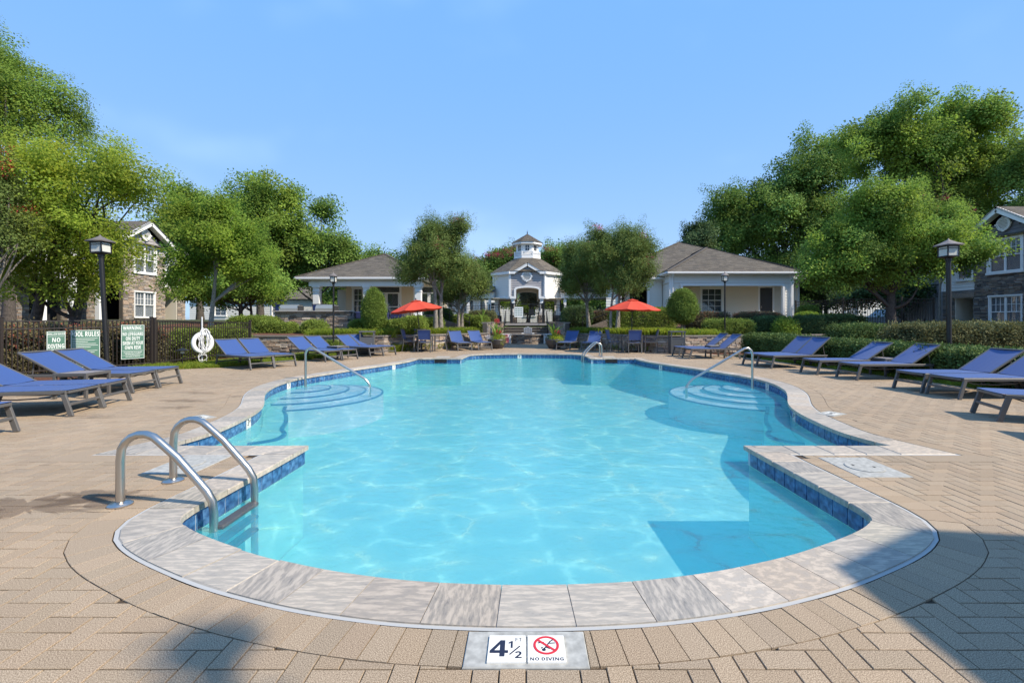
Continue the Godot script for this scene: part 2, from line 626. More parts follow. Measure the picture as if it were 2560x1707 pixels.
func ring_piece(s0: float, s1: float, o0: float, o1: float) -> PackedVector2Array:
	var ss := [s0]
	for l in ring_len:
		if l > s0 + 0.004 and l < s1 - 0.004:
			ss.append(l)
	ss.append(s1)
	var out := PackedVector2Array()
	for s in ss: out.append(ring_at(s, o0))
	for k in range(ss.size() - 1, -1, -1):
		var q := ring_at(ss[k], o1)
		if q.distance_to(out[out.size() - 1]) > 0.002: out.append(q)
	if out.size() > 2 and out[0].distance_to(out[out.size() - 1]) < 0.002: out.remove_at(out.size() - 1)
	return out


func area(p: PackedVector2Array) -> float:
	var a := 0.0
	for k in p.size(): a += p[k].cross(p[(k + 1) % p.size()])
	return absf(a) / 2


func grown(off: float) -> PackedVector2Array:
	return Geometry2D.offset_polygon(ring, off, Geometry2D.JOIN_MITER)[0]


func pool() -> void:
	var m := ring.size()
	var shell := tag(Node3D.new(), "", "", "", "structure")
	shell.name = numbered("swimming_pool")
	add_child(shell)
	var b := Buf.new()
	var edge := grown(0.022)
	b.poly(edge, FLOOR_Y)
	part(b, "pool_floor", M.plaster, shell)
	b = Buf.new()
	for k in m:
		var p := ring[k] + ring_n[k] * 0.03
		var q := ring[(k + 1) % m] + ring_n[(k + 1) % m] * 0.03
		b.quad(Vector3(p.x, FLOOR_Y - 0.02, p.y), Vector3(q.x, FLOOR_Y - 0.02, q.y), Vector3(q.x, -0.02, q.y), Vector3(p.x, -0.02, p.y))
	part(b, "pool_wall", M.plaster, shell)
	# waterline tiles, one by one
	var total := ring_len[m]
	var count := 300
	var step := total / count
	b = Buf.new()
	b.box(Vector3.ZERO, Vector3(step - 0.010, 0.142, 0.012), Basis.IDENTITY, 0.0025)
	var tile_mesh := b.mesh()
	for k in count:
		var p := ring_at(k * step, 0.022, false)
		var q := ring_at((k + 1) * step, 0.022, false)
		var w := q - p
		if w.length() < step * 0.8:
			b = Buf.new()
			b.box(Vector3.ZERO, Vector3(maxf(0.03, w.length() - 0.010), 0.142, 0.012), Basis.IDENTITY, 0.0025)
		var t := part(tile_mesh if w.length() >= step * 0.8 else b, "waterline_tile", M["pool_tile_%d" % (rng.randi() % 3)], shell)
		var mid := (p + q) / 2
		t.position = Vector3(mid.x, -0.114, mid.y)
		t.rotation.y = atan2(-w.y, w.x)
	b = Buf.new()
	for k in m:
		var p := ring[k] + ring_n[k] * 0.0235
		var q := ring[(k + 1) % m] + ring_n[(k + 1) % m] * 0.0235
		b.quad(Vector3(p.x, -0.187, p.y), Vector3(q.x, -0.187, q.y), Vector3(q.x, -0.03, q.y), Vector3(p.x, -0.03, p.y))
	part(b, "tile_grout", M.tile_grout, shell)
	# entry steps in the two side bays, each tread edged in blue tile
	for sd in [-1.0, 1.0]:
		var st := Node3D.new()
		st.name = "entry_steps"
		shell.add_child(st, true)
		var r := [1.75, 1.36, 0.98, 0.58]
		for k in 4:
			b = Buf.new()
			var c := PackedVector2Array()
			for j in 49:
				var a := -PI / 2 + PI * j / 48.0
				c.append(Vector2(sd * (5.15 - cos(a) * r[k]), -10.55 + sin(a) * r[k] * 1.05))
			c.append(Vector2(sd * 5.9, c[48].y))
			c.append(Vector2(sd * 5.9, c[0].y))
			var inside := Geometry2D.intersect_polygons(c, edge)
			var y: float = [-0.41, -0.355, -0.30, -0.245][k]
			for q in inside: b.prism(q, FLOOR_Y, y)
			part(b, "tread", M.step_plaster, st)
			b = Buf.new()
			for j in 48:
				var mid2 := (c[j] + c[j + 1]) / 2
				if Geometry2D.is_point_in_polygon(mid2, edge):
					var o := (Vector2(sd * 5.15, -10.55) - mid2).normalized()
					var pa := c[j]
					var pb := c[j + 1]
					b.quad(Vector3(pa.x, y + 0.003, pa.y), Vector3(pb.x, y + 0.003, pb.y), Vector3(pb.x + o.x * 0.04, y + 0.003, pb.y + o.y * 0.04), Vector3(pa.x + o.x * 0.04, y + 0.003, pa.y + o.y * 0.04))
					b.quad(Vector3(pa.x - o.x * 0.003, y + 0.003, pa.y - o.y * 0.003), Vector3(pb.x - o.x * 0.003, y + 0.003, pb.y - o.y * 0.003), Vector3(pb.x - o.x * 0.003, y - 0.022, pb.y - o.y * 0.003), Vector3(pa.x - o.x * 0.003, y - 0.022, pa.y - o.y * 0.003))
			part(b, "tread_edge_tile", M.step_tile, st)
		# the bench along the narrowing wall
		b = Buf.new()
		var line := PackedVector2Array()
		var be := []
		for q in [[4.9, 9.35], [4.62, 8.75], [4.32, 8.25], [4.06, 7.75], [3.86, 7.25], [3.66, 6.95], [3.62, 6.65], [3.78, 6.45], [4.0, 6.35]]: be.append(Vector2(sd * q[0], -q[1]))
		for k in be.size() - 1:
			for s in 6: line.append((be[k] as Vector2).cubic_interpolate(be[k + 1], be[maxi(k - 1, 0)], be[mini(k + 2, be.size() - 1)], s / 6.0))
		var shelf := line.duplicate()
		for q in [Vector2(sd * 5.6, -6.3), Vector2(sd * 5.8, -9.5)]: shelf.append(q)
		for q in Geometry2D.intersect_polygons(shelf, edge): b.prism(q, FLOOR_Y, -0.40)
		var bench := part(b, "bench", M.plaster, shell)
		b = Buf.new()
		for k in line.size() - 1:
			var t2 := (line[k + 1] - line[k]).normalized()
			var o2 := Vector2(-t2.y, t2.x) * 0.065 * (1.0 if Vector2(-t2.y, t2.x).x * sd > 0 else -1.0)
			b.quad(Vector3(line[k].x, -0.396, line[k].y), Vector3(line[k + 1].x, -0.396, line[k + 1].y), Vector3(line[k + 1].x + o2.x, -0.396, line[k + 1].y + o2.y), Vector3(line[k].x + o2.x, -0.396, line[k].y + o2.y))
			b.quad(Vector3(line[k].x - o2.x * 0.04, -0.396, line[k].y), Vector3(line[k + 1].x - o2.x * 0.04, -0.396, line[k + 1].y), Vector3(line[k + 1].x - o2.x * 0.04, -0.425, line[k + 1].y), Vector3(line[k].x - o2.x * 0.04, -0.425, line[k].y))
		part(b, "bench_edge_tile", M.step_tile, bench)
	# water: a clear rippled surface over an added blue film whose alpha web stands in for caustics
	b = Buf.new()
	b.poly(grown(0.012), WATER_Y)
	var w2 := struct(b, "water", water_surface())
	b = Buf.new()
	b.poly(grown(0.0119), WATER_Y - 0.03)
	part(b, "caustic_water_film", caustic_water_film(), w2)


func water_surface() -> StandardMaterial3D:
	var m := StandardMaterial3D.new()
	m.resource_name = "water_surface"
	m.albedo_color = Color(1, 1, 1, 0.02)
	m.transparency = BaseMaterial3D.TRANSPARENCY_ALPHA
	m.roughness = 0.03
	m.metallic_specular = 0.40
	m.normal_enabled = true
	var f := noise(0.011, 4, FastNoiseLite.TYPE_SIMPLEX_SMOOTH, 81)
	f.domain_warp_enabled = true
	f.domain_warp_amplitude = 25.0
	m.normal_texture = ntex(f, Color.BLACK, Color.WHITE, 1024, true, 6.0)
	m.normal_scale = 0.6
	m.uv1_triplanar = true
	m.uv1_world_triplanar = true
	m.uv1_scale = Vector3(0.45, 1, 0.75)
	return m


func caustic_water_film() -> StandardMaterial3D:  # added sheet: the water's tint, with a caustic web painted into its alpha
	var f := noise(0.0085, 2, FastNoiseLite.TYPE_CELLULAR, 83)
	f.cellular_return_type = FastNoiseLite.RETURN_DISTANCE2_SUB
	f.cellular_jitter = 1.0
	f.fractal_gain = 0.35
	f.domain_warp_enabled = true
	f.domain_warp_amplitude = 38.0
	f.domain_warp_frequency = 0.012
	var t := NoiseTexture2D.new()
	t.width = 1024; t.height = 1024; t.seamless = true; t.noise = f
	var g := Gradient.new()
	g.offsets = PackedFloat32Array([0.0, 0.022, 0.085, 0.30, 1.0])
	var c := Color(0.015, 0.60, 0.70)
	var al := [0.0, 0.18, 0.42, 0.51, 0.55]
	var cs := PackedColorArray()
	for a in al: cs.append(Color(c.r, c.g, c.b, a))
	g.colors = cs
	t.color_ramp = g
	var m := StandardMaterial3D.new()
	m.resource_name = "caustic_water_film"
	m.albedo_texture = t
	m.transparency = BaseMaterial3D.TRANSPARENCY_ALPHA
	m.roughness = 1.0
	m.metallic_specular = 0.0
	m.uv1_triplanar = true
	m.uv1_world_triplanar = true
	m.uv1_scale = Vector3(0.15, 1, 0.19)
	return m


# ---------- deck ----------
var deck_poly := PackedVector2Array()


func deck() -> void:
	for q in [[-9.2, 0.6], [-9.6, 6.0], [-10.1, 10.0], [-9.6, 12.3], [-8.6, 13.2], [-7.7, 15.2], [-7.0, 18.2], [-5.9, 18.9], [-4.1, 21.1], [-1.85, 23.1], [-1.85, 29.2], [1.85, 29.2], [1.85, 23.1], [4.0, 20.9], [5.6, 18.8], [7.2, 18.6], [8.3, 15.0], [8.7, 12.0], [9.0, 8.0], [9.2, 0.6]]:
		deck_poly.append(Vector2(q[0], -q[1]))
	var bed := tag(Node3D.new(), "", "", "", "structure")
	bed.name = numbered("paved_deck")
	add_child(bed)
	var hole := grown(0.1)
	var b := Buf.new()
	for half in [PackedVector2Array([Vector2(-40, 5), Vector2(0, 5), Vector2(0, -40), Vector2(-40, -40)]), PackedVector2Array([Vector2(0, 5), Vector2(40, 5), Vector2(40, -40), Vector2(0, -40)])]:
		for p in Geometry2D.intersect_polygons(deck_poly, half):
			for q in Geometry2D.clip_polygons(p, hole): b.poly(q, -0.009)
	part(b, "sand_joints", M.bed_sand, bed)
	var tone := noise(0.35, 3, FastNoiseLite.TYPE_SIMPLEX_SMOOTH, 91)
	var pads := [Rect2(-0.247, -1.937, 0.494, 0.21), Rect2(-3.34, -4.46, 0.46, 0.53), Rect2(2.82, -4.40, 0.46, 0.56), Rect2(-3.3, -16.95, 0.5, 0.45), Rect2(2.75, -16.95, 0.5, 0.45)]
	var pad_polys := []
	for r in pads: pad_polys.append(PackedVector2Array([r.position, r.position + Vector2(r.size.x, 0), r.end, r.position + Vector2(0, r.size.y)]))
	# coping of travertine slabs
	var m := ring.size()
	var total := ring_len[m]
	var coping := tag(Node3D.new(), "", "", "", "structure")
	coping.name = numbered("pool_coping")
	add_child(coping)
	var cuts := []
	var s := 0.0
	while s < total - 0.1:
		cuts.append(s)
		s += 0.315 * rng.randf_range(0.92, 1.1)
	cuts.append(total)
	for k in cuts.size() - 1:
		for q in Geometry2D.offset_polygon(ring_piece(cuts[k], cuts[k + 1], -0.012, 0.30), -0.0022, Geometry2D.JOIN_MITER):
			if area(q) < 0.004: continue
			b = Buf.new()
			var g := rng.randf_range(0.84, 1.18)
			var wm := rng.randf_range(-0.005, 0.06)
			b.col = Color(g * (1.0 + wm), g, g * (1.0 - wm))
			b.prism(q, -0.04, 0.004, 0.007)
			part(b, "coping_slab", M["travertine_%d" % (rng.randi() % 4)], coping)
	b = Buf.new()
	for k in m:
		var s0 := ring_len[k]
		var s1 := ring_len[k + 1]
		var q := ring_piece(s0, s1, 0.03, 0.32)
		if area(q) > 1e-5: b.poly(q, -0.003)
	part(b, "grout_bed", M.grout, coping)
	# soldier course, then herringbone; the largest in view are single bricks, the rest is one part
	var rest := Buf.new()
	var singles := []
	var n_soldier := int(total / 0.105)
	for k in n_soldier:
		var s0 := total * k / n_soldier
		var s1 := total * (k + 1) / n_soldier
		var q := ring_piece(s0, s1, 0.325, 0.53)
		if area(q) < 0.009: continue
		for r in Geometry2D.offset_polygon(q, -0.0022, Geometry2D.JOIN_MITER):
			if overlaps(r, pad_polys):
				for p in pad_polys: r = first(Geometry2D.clip_polygons(r, p))
			if r.size() > 2: singles.append(r)
	var keep := grown(0.532)
	var inner := grown(0.45)
	var unit := 0.1015
	for gy in range(2, 295):
		for gx in range(-102, 94):
			var ph := posmod(gx - gy, 4)
			if ph != 0 and ph != 3: continue
			var size := Vector2(2, 1) if ph == 0 else Vector2(1, 2)
			var r0 := Vector2(gx, -gy - size.y) * unit
			var mid := r0 + size * unit / 2
			if not Geometry2D.is_point_in_polygon(mid, deck_poly): continue
			var g2 := 0.0027
			var q := PackedVector2Array([r0 + Vector2(g2, g2), r0 + Vector2(size.x * unit - g2, g2), r0 + size * unit - Vector2(g2, g2), r0 + Vector2(g2, size.y * unit - g2)])
			var hits := 0
			for c in q:
				if Geometry2D.is_point_in_polygon(c, keep): hits += 1
			if hits == 4: continue
			if hits > 0: q = first(Geometry2D.clip_polygons(q, keep))
			if q.size() > 2 and overlaps(q, pad_polys):
				for p in pad_polys: q = first(Geometry2D.clip_polygons(q, p))
			if q.size() > 2 and area(q) > 0.0008: singles.append(q)
	var order := []
	for k in singles.size():
		var q: PackedVector2Array = singles[k]
		var mid := Vector2.ZERO
		for c in q: mid += c / q.size()
		var d := -mid.y
		var sees := d > 1.66 and mid.x > -1.16 * d and mid.x < 1.1 * d
		order.append([-area(q) / pow(d, 3.0) if sees else 0.0, k, mid])
	order.sort_custom(func(a, c): return a[0] < c[0])
	for k in order.size():
		var q: PackedVector2Array = singles[order[k][1]]
		var mid: Vector2 = order[k][2]
		var single: bool = k < 300
		b = Buf.new() if single else rest
		var t := tone.get_noise_2d(mid.x, mid.y) * 0.11 + rng.randf_range(-0.085, 0.075)
		var warm := rng.randf_range(-0.02, 0.02)
		b.col = Color(0.615 * (1 + t + warm), 0.480 * (1 + t), 0.338 * (1 + t - warm))
		var tilt := Vector2(rng.randf_range(-1, 1), rng.randf_range(-1, 1)) * 0.006
		b.prism(q, -0.012, rng.randf_range(-0.0012, 0.0012), 0.0018 if -mid.y < 9 else 0.0, tilt)
		if single: part(b, "paver", M.paver, bed)
	tag(part(rest, "more_pavers", M.paver, bed), "", "", "", "stuff")
	for k in pads.size():
		b = Buf.new()
		b.prism(Geometry2D.offset_polygon(pad_polys[k], -0.003)[0], -0.02, 0.003, 0.004)
		part(b, "concrete_pad", M.concrete_pad, bed)

	# damp patches left by bathers
	var sf := noise(1.0, 4, FastNoiseLite.TYPE_SIMPLEX_SMOOTH, 113)
	b = Buf.new()
	for q in [[-3.55, 3.22, 0.75, 0.24], [-4.25, 3.12, 0.55, 0.16], [-3.15, 3.36, 0.5, 0.16], [-3.9, 2.98, 0.42, 0.12], [-4.9, 3.5, 0.5, 0.10], [-5.6, 7.5, 0.5, 0.16], [-5.25, 6.9, 0.35, 0.10], [-6.0, 8.3, 0.45, 0.12], [-5.0, 7.9, 0.25, 0.10], [-5.9, 6.2, 0.35, 0.07]]:
		var pl := PackedVector2Array()
		for k in 72:
			var a := TAU * k / 72
			var r := maxf(0.1, 0.72 + 1.15 * sf.get_noise_3d(cos(a) * 2.0 + q[0] * 7, sin(a) * 2.0, q[1] * 3) + 0.10 * sin(k * 2.9))
			pl.append(Vector2(q[0] + cos(a) * q[2] * r, -q[1] + sin(a) * q[3] * r))
		for piece in Geometry2D.clip_polygons(pl, grown(0.335)):
			b.poly(piece, 0.0045 + 0.0004 * b.v.size() / 40)
	part(b, "damp_patch", M.damp, bed).set_meta("kind", "stuff")


func overlaps(q: PackedVector2Array, pads: Array) -> bool:
	for p in pads:
		if q[0].distance_squared_to(p[0] / 2 + p[2] / 2) < 0.5: return true
	return false


func first(a: Array) -> PackedVector2Array:
	var best := PackedVector2Array()
	for q in a:
		if not Geometry2D.is_polygon_clockwise(q) or a.size() == 1:
			if best.is_empty() or area(q) > area(best): best = q
	return best


# ---------- leaves and trees ----------
var sprays := {}


func make_leaves() -> void:
	var r := RandomNumberGenerator.new()
	r.seed = 11
	# name: leaves, reach, leaf length, width, droop
	for a in [["broad", 30, 0.34, 0.115, 0.075, 0.3], ["fine", 34, 0.30, 0.075, 0.042, 0.2], ["bushy", 30, 0.13, 0.045, 0.03, 0.0], ["drooping", 30, 0.36, 0.095, 0.055, 0.55]]:
		var b := Buf.new()
		for k in int(a[1]):
			var o := Vector3(r.randfn(), r.randfn() * 0.6, r.randfn()).limit_length(1.8) * float(a[2]) * 0.6
			var d := (o.normalized() + Vector3(r.randf_range(-0.8, 0.8), r.randf_range(-0.5, 0.6) - float(a[5]), r.randf_range(-0.8, 0.8))).normalized()
			var up := Vector3(r.randf_range(-0.7, 0.7), 1.0, r.randf_range(-0.7, 0.7)).normalized()
			var x := d.cross(up).normalized()
			var nn := x.cross(d)
			var l: float = a[3] * r.randf_range(0.7, 1.25)
			var w: float = a[4] * r.randf_range(0.8, 1.2)
			var g := r.randf_range(0.78, 1.2)
			b.col = Color(g * r.randf_range(0.92, 1.12), g, g * 0.95)
			var mid := o + d * l * 0.45 - nn * l * 0.06
			b.tri(o, mid + x * w / 2, o + d * l)
			b.tri(o, o + d * l, mid - x * w / 2)
		sprays[a[0]] = b.mesh()
	var g2 := Buf.new()
	for k in 16:
		var o := Vector3(r.randfn() * 0.05, 0, r.randfn() * 0.05)
		var d := Vector3(r.randfn() * 0.45, 1.0, r.randfn() * 0.45).normalized()
		var l := r.randf_range(0.10, 0.22)
		var x := d.cross(Vector3(r.randfn(), 0, r.randfn())).normalized() * 0.006
		var g := r.randf_range(0.7, 1.25)
		g2.col = Color(g, g, g)
		var tip := o + d * l + Vector3(d.x, -0.2, d.z) * l * 0.5
		g2.quad(o - x, o + x, o + d * l * 0.7 + x * 0.8, o + d * l * 0.7 - x * 0.8)
		g2.tri(o + d * l * 0.7 - x * 0.8, o + d * l * 0.7 + x * 0.8, tip)
	sprays["tuft"] = g2.mesh()


func many(called: String, mesh: Mesh, m: Material, where: Array, tint: Array, parent: Node) -> MultiMeshInstance3D:
	var mm := MultiMesh.new()
	mm.transform_format = MultiMesh.TRANSFORM_3D
	mm.use_colors = true
	mm.mesh = mesh
	mm.instance_count = where.size()
	for k in where.size():
		mm.set_instance_transform(k, where[k])
		mm.set_instance_color(k, tint[k])
	var o := MultiMeshInstance3D.new()
	o.multimesh = mm
	o.material_override = m
	o.name = numbered(called) if parent == self else called
	parent.add_child(o, true)
	o.set_meta("kind", "stuff")
	return o


func turn_any(up: Vector3, s: float) -> Basis:
	var y := (up + Vector3(rng.randfn(), rng.randfn(), rng.randfn()) * 0.35).normalized()
	var x := y.cross(Vector3(rng.randfn(), rng.randfn(), rng.randfn())).normalized()
	return Basis(x * s, y * s, x.cross(y) * s)


# blobs: [x, y, depth, rx, ry, rz] of the crown's big masses. o: leaf, spray, s (spray size), clump (radius), fill, bark, trunk (radius), stems ([x, depth] feet), gaps
func tree(called: String, label: String, at: Vector3, blobs: Array, o: Dictionary, group := "") -> Node3D:
	var t := thing(called, label, "tree", at, 0, group)
	var where := []
	var tint := []
	var heads := []
	var s: float = o.get("s", 1.0)
	var cr0: float = float(o.get("clump", 0.8)) * 0.66
	var lumpy := noise(1.0, 3, FastNoiseLite.TYPE_SIMPLEX_SMOOTH, int(absf(at.x * 17.0 + at.z * 5.0)) + 3)
	var fill: float = o.get("fill", 1.0)
	for bl in blobs:
		var c := P(bl[0], bl[2], bl[1]) - at
		var rad := Vector3(bl[3], bl[4], bl[5])
		var mean := (rad.x + rad.y + rad.z) / 3.0
		var n := int(maxf(5, 4.0 * pow(mean / cr0, 2.0) * o.get("clumps", 1.0)))
		for k in n:
			var d := Vector3(rng.randfn(), rng.randfn(), rng.randfn()).normalized()
			if d.y < -0.35 and rng.randf() < 0.6: d.y = -d.y
			var deep := rng.randf_range(0.62, 1.0) if rng.randf() < 0.8 else rng.randf_range(0.2, 0.62)
			var q := c + d * deep * rad * (0.86 + 0.8 * lumpy.get_noise_3dv(d * 1.5 + c * 0.7))
			var cr := cr0 * rng.randf_range(0.5, 1.3)
			if q.y + at.y < 1.0: continue
			heads.append([q, cr])
			var g := rng.randf_range(0.78, 1.18)
			var yel := rng.randf_range(-0.12, 0.22)
			var m := int(fill * 16.0 * pow(cr / (0.36 * s), 2.0) * 0.55) + 3
			var tufts := maxi(2, int(m / 7.0))
			for j in tufts:  # each clump is a handful of leafy tufts with air between them
				var e := Vector3(rng.randfn(), rng.randfn(), rng.randfn()).normalized()
				if e.y < 0 and rng.randf() < 0.5: e.y = -e.y
				var p := q + e * cr * Vector3(1.1, 0.8, 1.1) * rng.randf_range(0.35, 1.12)
				var tr := minf(cr * 0.34, 0.34 * s) * rng.randf_range(0.6, 1.2)
				var tg := g * rng.randf_range(0.78, 1.25)
				var out := (e + d * 0.7 + Vector3.UP * 0.9).normalized()
				for l in 5:
					var pp := p + Vector3(rng.randfn(), rng.randfn() * 0.8, rng.randfn()).limit_length(1.6) * tr
					if pp.y + at.y < 0.9: continue
					where.append(Transform3D(turn_any(out, s * rng.randf_range(0.6, 1.1)), pp))
					var gg := tg * rng.randf_range(0.85, 1.15)
					tint.append(Color(gg * (1.0 + yel), gg * (1.0 + yel * 0.35), gg * (1.0 - yel * 0.5)))
			if rng.randf() < float(o.get("shoots", 0.4)):  # a shoot that leaves the clump
				var e2 := (d + Vector3(0, 0.6, 0) + Vector3(rng.randfn(), rng.randfn(), rng.randfn()) * 0.4).normalized()
				for j in 6:
					where.append(Transform3D(turn_any(e2, s * lerpf(0.9, 0.4, j / 6.0)), q + e2 * (cr * 0.6 + 0.11 * s * j)))
					tint.append(Color(g * 1.05, g * 1.05, g))
	many("crown", sprays[o.get("spray", "broad")], M[o.leaf], where, tint, t)
	# trunk(s) and limbs
	var bark: Material = M[o.get("bark", "bark_brown")]
	var tr: float = o.get("trunk", 0.16)
	var feet: Array = o.get("stems", [[at.x, -at.z]])
	var top := Vector3.ZERO
	var low := 1e9
	for h in heads:
		top += h[0] / heads.size()
		low = minf(low, h[0].y)
	heads.sort_custom(func(a, b): return a[0].y < b[0].y)
	for fi in feet.size():
		var foot := P(feet[fi][0], feet[fi][1], at.y - 0.05) - at
		var b := Buf.new()
		var goal := top + Vector3(foot.x * 1.2, 0, foot.z * 1.2)
		var pts := []
		var rr := []
		for k in 8:
			var f := k / 7.0
			var bend := sin(f * 5.0 + fi * 2.1 + at.x) * 0.10 * f
			pts.append(foot.lerp(goal, f) + Vector3(bend, 0, bend * 0.6) + (foot - foot.lerp(goal, f)) * Vector3(1, 0, 1) * (1.0 - f) * 0.6)
			rr.append(tr * (1.25 if k == 0 else 1.0 - 0.75 * f))
		b.tube(pts, rr, 10)
		var trunk := part(b, "trunk", bark, t)
		b = Buf.new()
		var limbs := int(o.get("limbs", 12) * 1.5 / feet.size()) + 1
		for k in limbs:
			var h: Array = heads[rng.randi() % heads.size()]
			var f := clampf((h[0].y * 0.62) / maxf(0.5, goal.y), 0.42, 0.94)
			var ii := clampi(int(f * 7), 1, 6)
			var st: Vector3 = pts[ii]
			var e: Vector3 = h[0]
			var midp := st.lerp(e, 0.5) + Vector3(rng.randfn(), rng.randfn() + 0.6, rng.randfn()) * 0.12 * st.distance_to(e)
			var l := []
			var lr := []
			for j in 6:
				var u := j / 5.0
				l.append(st.lerp(midp, u).lerp(midp.lerp(e, u), u))
				lr.append(rr[ii] * 0.46 * (1.0 - u) + 0.012)
			b.tube(l, lr, 6)
		part(b, "limbs", bark, t).set_meta("kind", "stuff")
	if o.has("blossom"):
		where = []
		tint = []
		for k in int(o.get("flowers", 10)):
			var h: Array = heads[rng.randi_range(heads.size() / 3, heads.size() - 1)]
			var q: Vector3 = h[0] + Vector3(rng.randfn() * 0.5, 0.7, 0.6) * h[1]
			for j in 7:
				where.append(Transform3D(turn_any(Vector3.UP, s * rng.randf_range(0.35, 0.6)), q + Vector3(rng.randfn(), rng.randfn() * 1.3, rng.randfn()) * 0.10))
				var g3 := rng.randf_range(0.8, 1.2)
				tint.append(Color(g3, g3, g3))
		many("blossom", sprays["bushy" if s < 0.8 else "fine"], M[o.blossom], where, tint, t)
	return t


# clipped hedge or shrub: leaf sprays on a rounded body over a dark core. size x, y, z; round: 0 box, 1 ball
func shrub(called: String, label: String, at: Vector3, size: Vector3, leaf: String, o := {}) -> Node3D:
	var t := thing(called, label, o.get("category", "shrub"), at, o.get("turn", 0.0), o.get("group", ""))
	var rnd: float = o.get("round", 0.3)
	var h := size / 2
	var core := Buf.new()
	var nu := 14
	var nv := 8
	var pt := func(u: float, v: float, k: float) -> Vector3:
		var d := Vector3(cos(v) * cos(u), sin(v), cos(v) * sin(u))
		var e := lerpf(0.28, 1.0, rnd)
		return Vector3(signf(d.x) * pow(absf(d.x), e) * h.x, signf(d.y) * pow(absf(d.y), e) * h.y, signf(d.z) * pow(absf(d.z), e) * h.z) * k + Vector3(0, h.y, 0)
	for a in nu:
		for b in nv:
			var u0 := TAU * a / nu
			var u1 := TAU * (a + 1) / nu
			var v0 := -PI / 2 + PI * b / nv
			var v1 := -PI / 2 + PI * (b + 1) / nv
			core.quad(pt.call(u1, v0, 0.86), pt.call(u0, v0, 0.86), pt.call(u0, v1, 0.86), pt.call(u1, v1, 0.86))
	part(core, "twigs", M[o.get("core", "hedge_core")], t)
	var s: float = o.get("s", 1.0)
	var dens: float = o.get("dens", 1.0)
	var areas := [size.y * size.z, size.x * size.z, size.x * size.y]
	var tot: float = areas[0] * 2 + areas[1] * 2 + areas[2] * 2
	var n := int(tot * 150.0 * dens / (s * s))
	var where := []
	var tint := []
	var f := noise(1.4, 2, FastNoiseLite.TYPE_SIMPLEX_SMOOTH, int(absf(at.x * 13 + at.z * 7)) + 5)
	for k in n:
		# a point on the box, then pulled onto the rounded body
		var pick := rng.randf() * tot
		var q := Vector3(rng.randf_range(-1, 1), rng.randf_range(-1, 1), rng.randf_range(-1, 1))
		var sg := 1.0 if rng.randf() < 0.5 else -1.0
		if pick < areas[0] * 2: q.x = sg
		elif pick < areas[0] * 2 + areas[1] * 2: q.y = 1.0 if rng.randf() < 0.8 else -1.0
		else: q.z = sg
		var ball := q.normalized()
		var cube := q
		var e := cube.lerp(ball, lerpf(0.16, 1.0, rnd))
		var nn := (e / (h * h) * h.x).normalized().lerp(q.normalized(), 0.3)
		var rag := 1.0 + f.get_noise_3dv(e * h * 2.0) * float(o.get("rag", 0.10)) + rng.randf_range(-0.10, 0.04)
		var p := e * h * rag + Vector3(0, h.y, 0)
		if p.y < 0.02: continue
		where.append(Transform3D(turn_any((nn + Vector3.UP * 0.3).normalized(), s * rng.randf_range(0.7, 1.3)), p))
		var g := rng.randf_range(0.75, 1.2) * (1.0 + f.get_noise_3dv(e * h * 3.0 + Vector3(9, 9, 9)) * 0.35)
		var yel := rng.randf_range(-0.06, 0.12)
		tint.append(Color(g * (1 + yel), g, g * (1 - yel)))
		if o.has("tips") and q.y > 0.6 and rng.randf() < float(o.get("tip_share", 0.35)):
			tint[tint.size() - 1] = Color(g * 2.4, g * 0.75, g * 1.0)
	many("foliage", sprays[o.get("spray", "bushy")], M[leaf], where, tint, t)
	return t


# ---------- ground ----------
const FRONT := [[-40.0, 18.8], [-13.6, 18.8], [-5.9, 18.95], [-5.88, 19.6], [-4.1, 21.2], [-1.9, 23.1], [1.9, 23.1], [4.1, 20.9], [5.5, 19.0], [6.0, 18.8], [13.8, 20.8], [40.0, 20.8]]


func wall_depth(x: float) -> float:
	for k in FRONT.size() - 1:
		if x <= FRONT[k + 1][0]:
			return lerpf(FRONT[k][1], FRONT[k + 1][1], inverse_lerp(FRONT[k][0], FRONT[k + 1][0], x))
	return 20.8


func height(x: float, d: float) -> float:
	if absf(x) < 1.95:
		return 1.12 if d > 30.6 else -0.05
	var y := -0.05
	var wd := wall_depth(x) + 0.52
	if d > wd:
		y = 0.60 + clampf((d - wd) / 7.5, 0, 1) * 0.62
	if x < -13.6:
		y = maxf(smoothstep(13.0, 26.0, d) * 1.15 + smoothstep(-15, -24, x) * 0.3 - 0.05, 0.0 if d < 21 else 0.55)
	if x > 13.8:
		y = smoothstep(11.0, 24.0, d) * 1.0 - 0.05
		if x > 19: y = lerpf(y, 0.35, smoothstep(19, 23, x) * (1.0 if d < 26 else 0.0))
	if x < -11.0 and d <= wd: y = maxf(y, smoothstep(-11.0, -20.0, x) * 0.9 - 0.05)
	if x > 9.6 and d <= wd: y = maxf(y, smoothstep(9.6, 16.0, x) * 0.45 - 0.05)
	return y


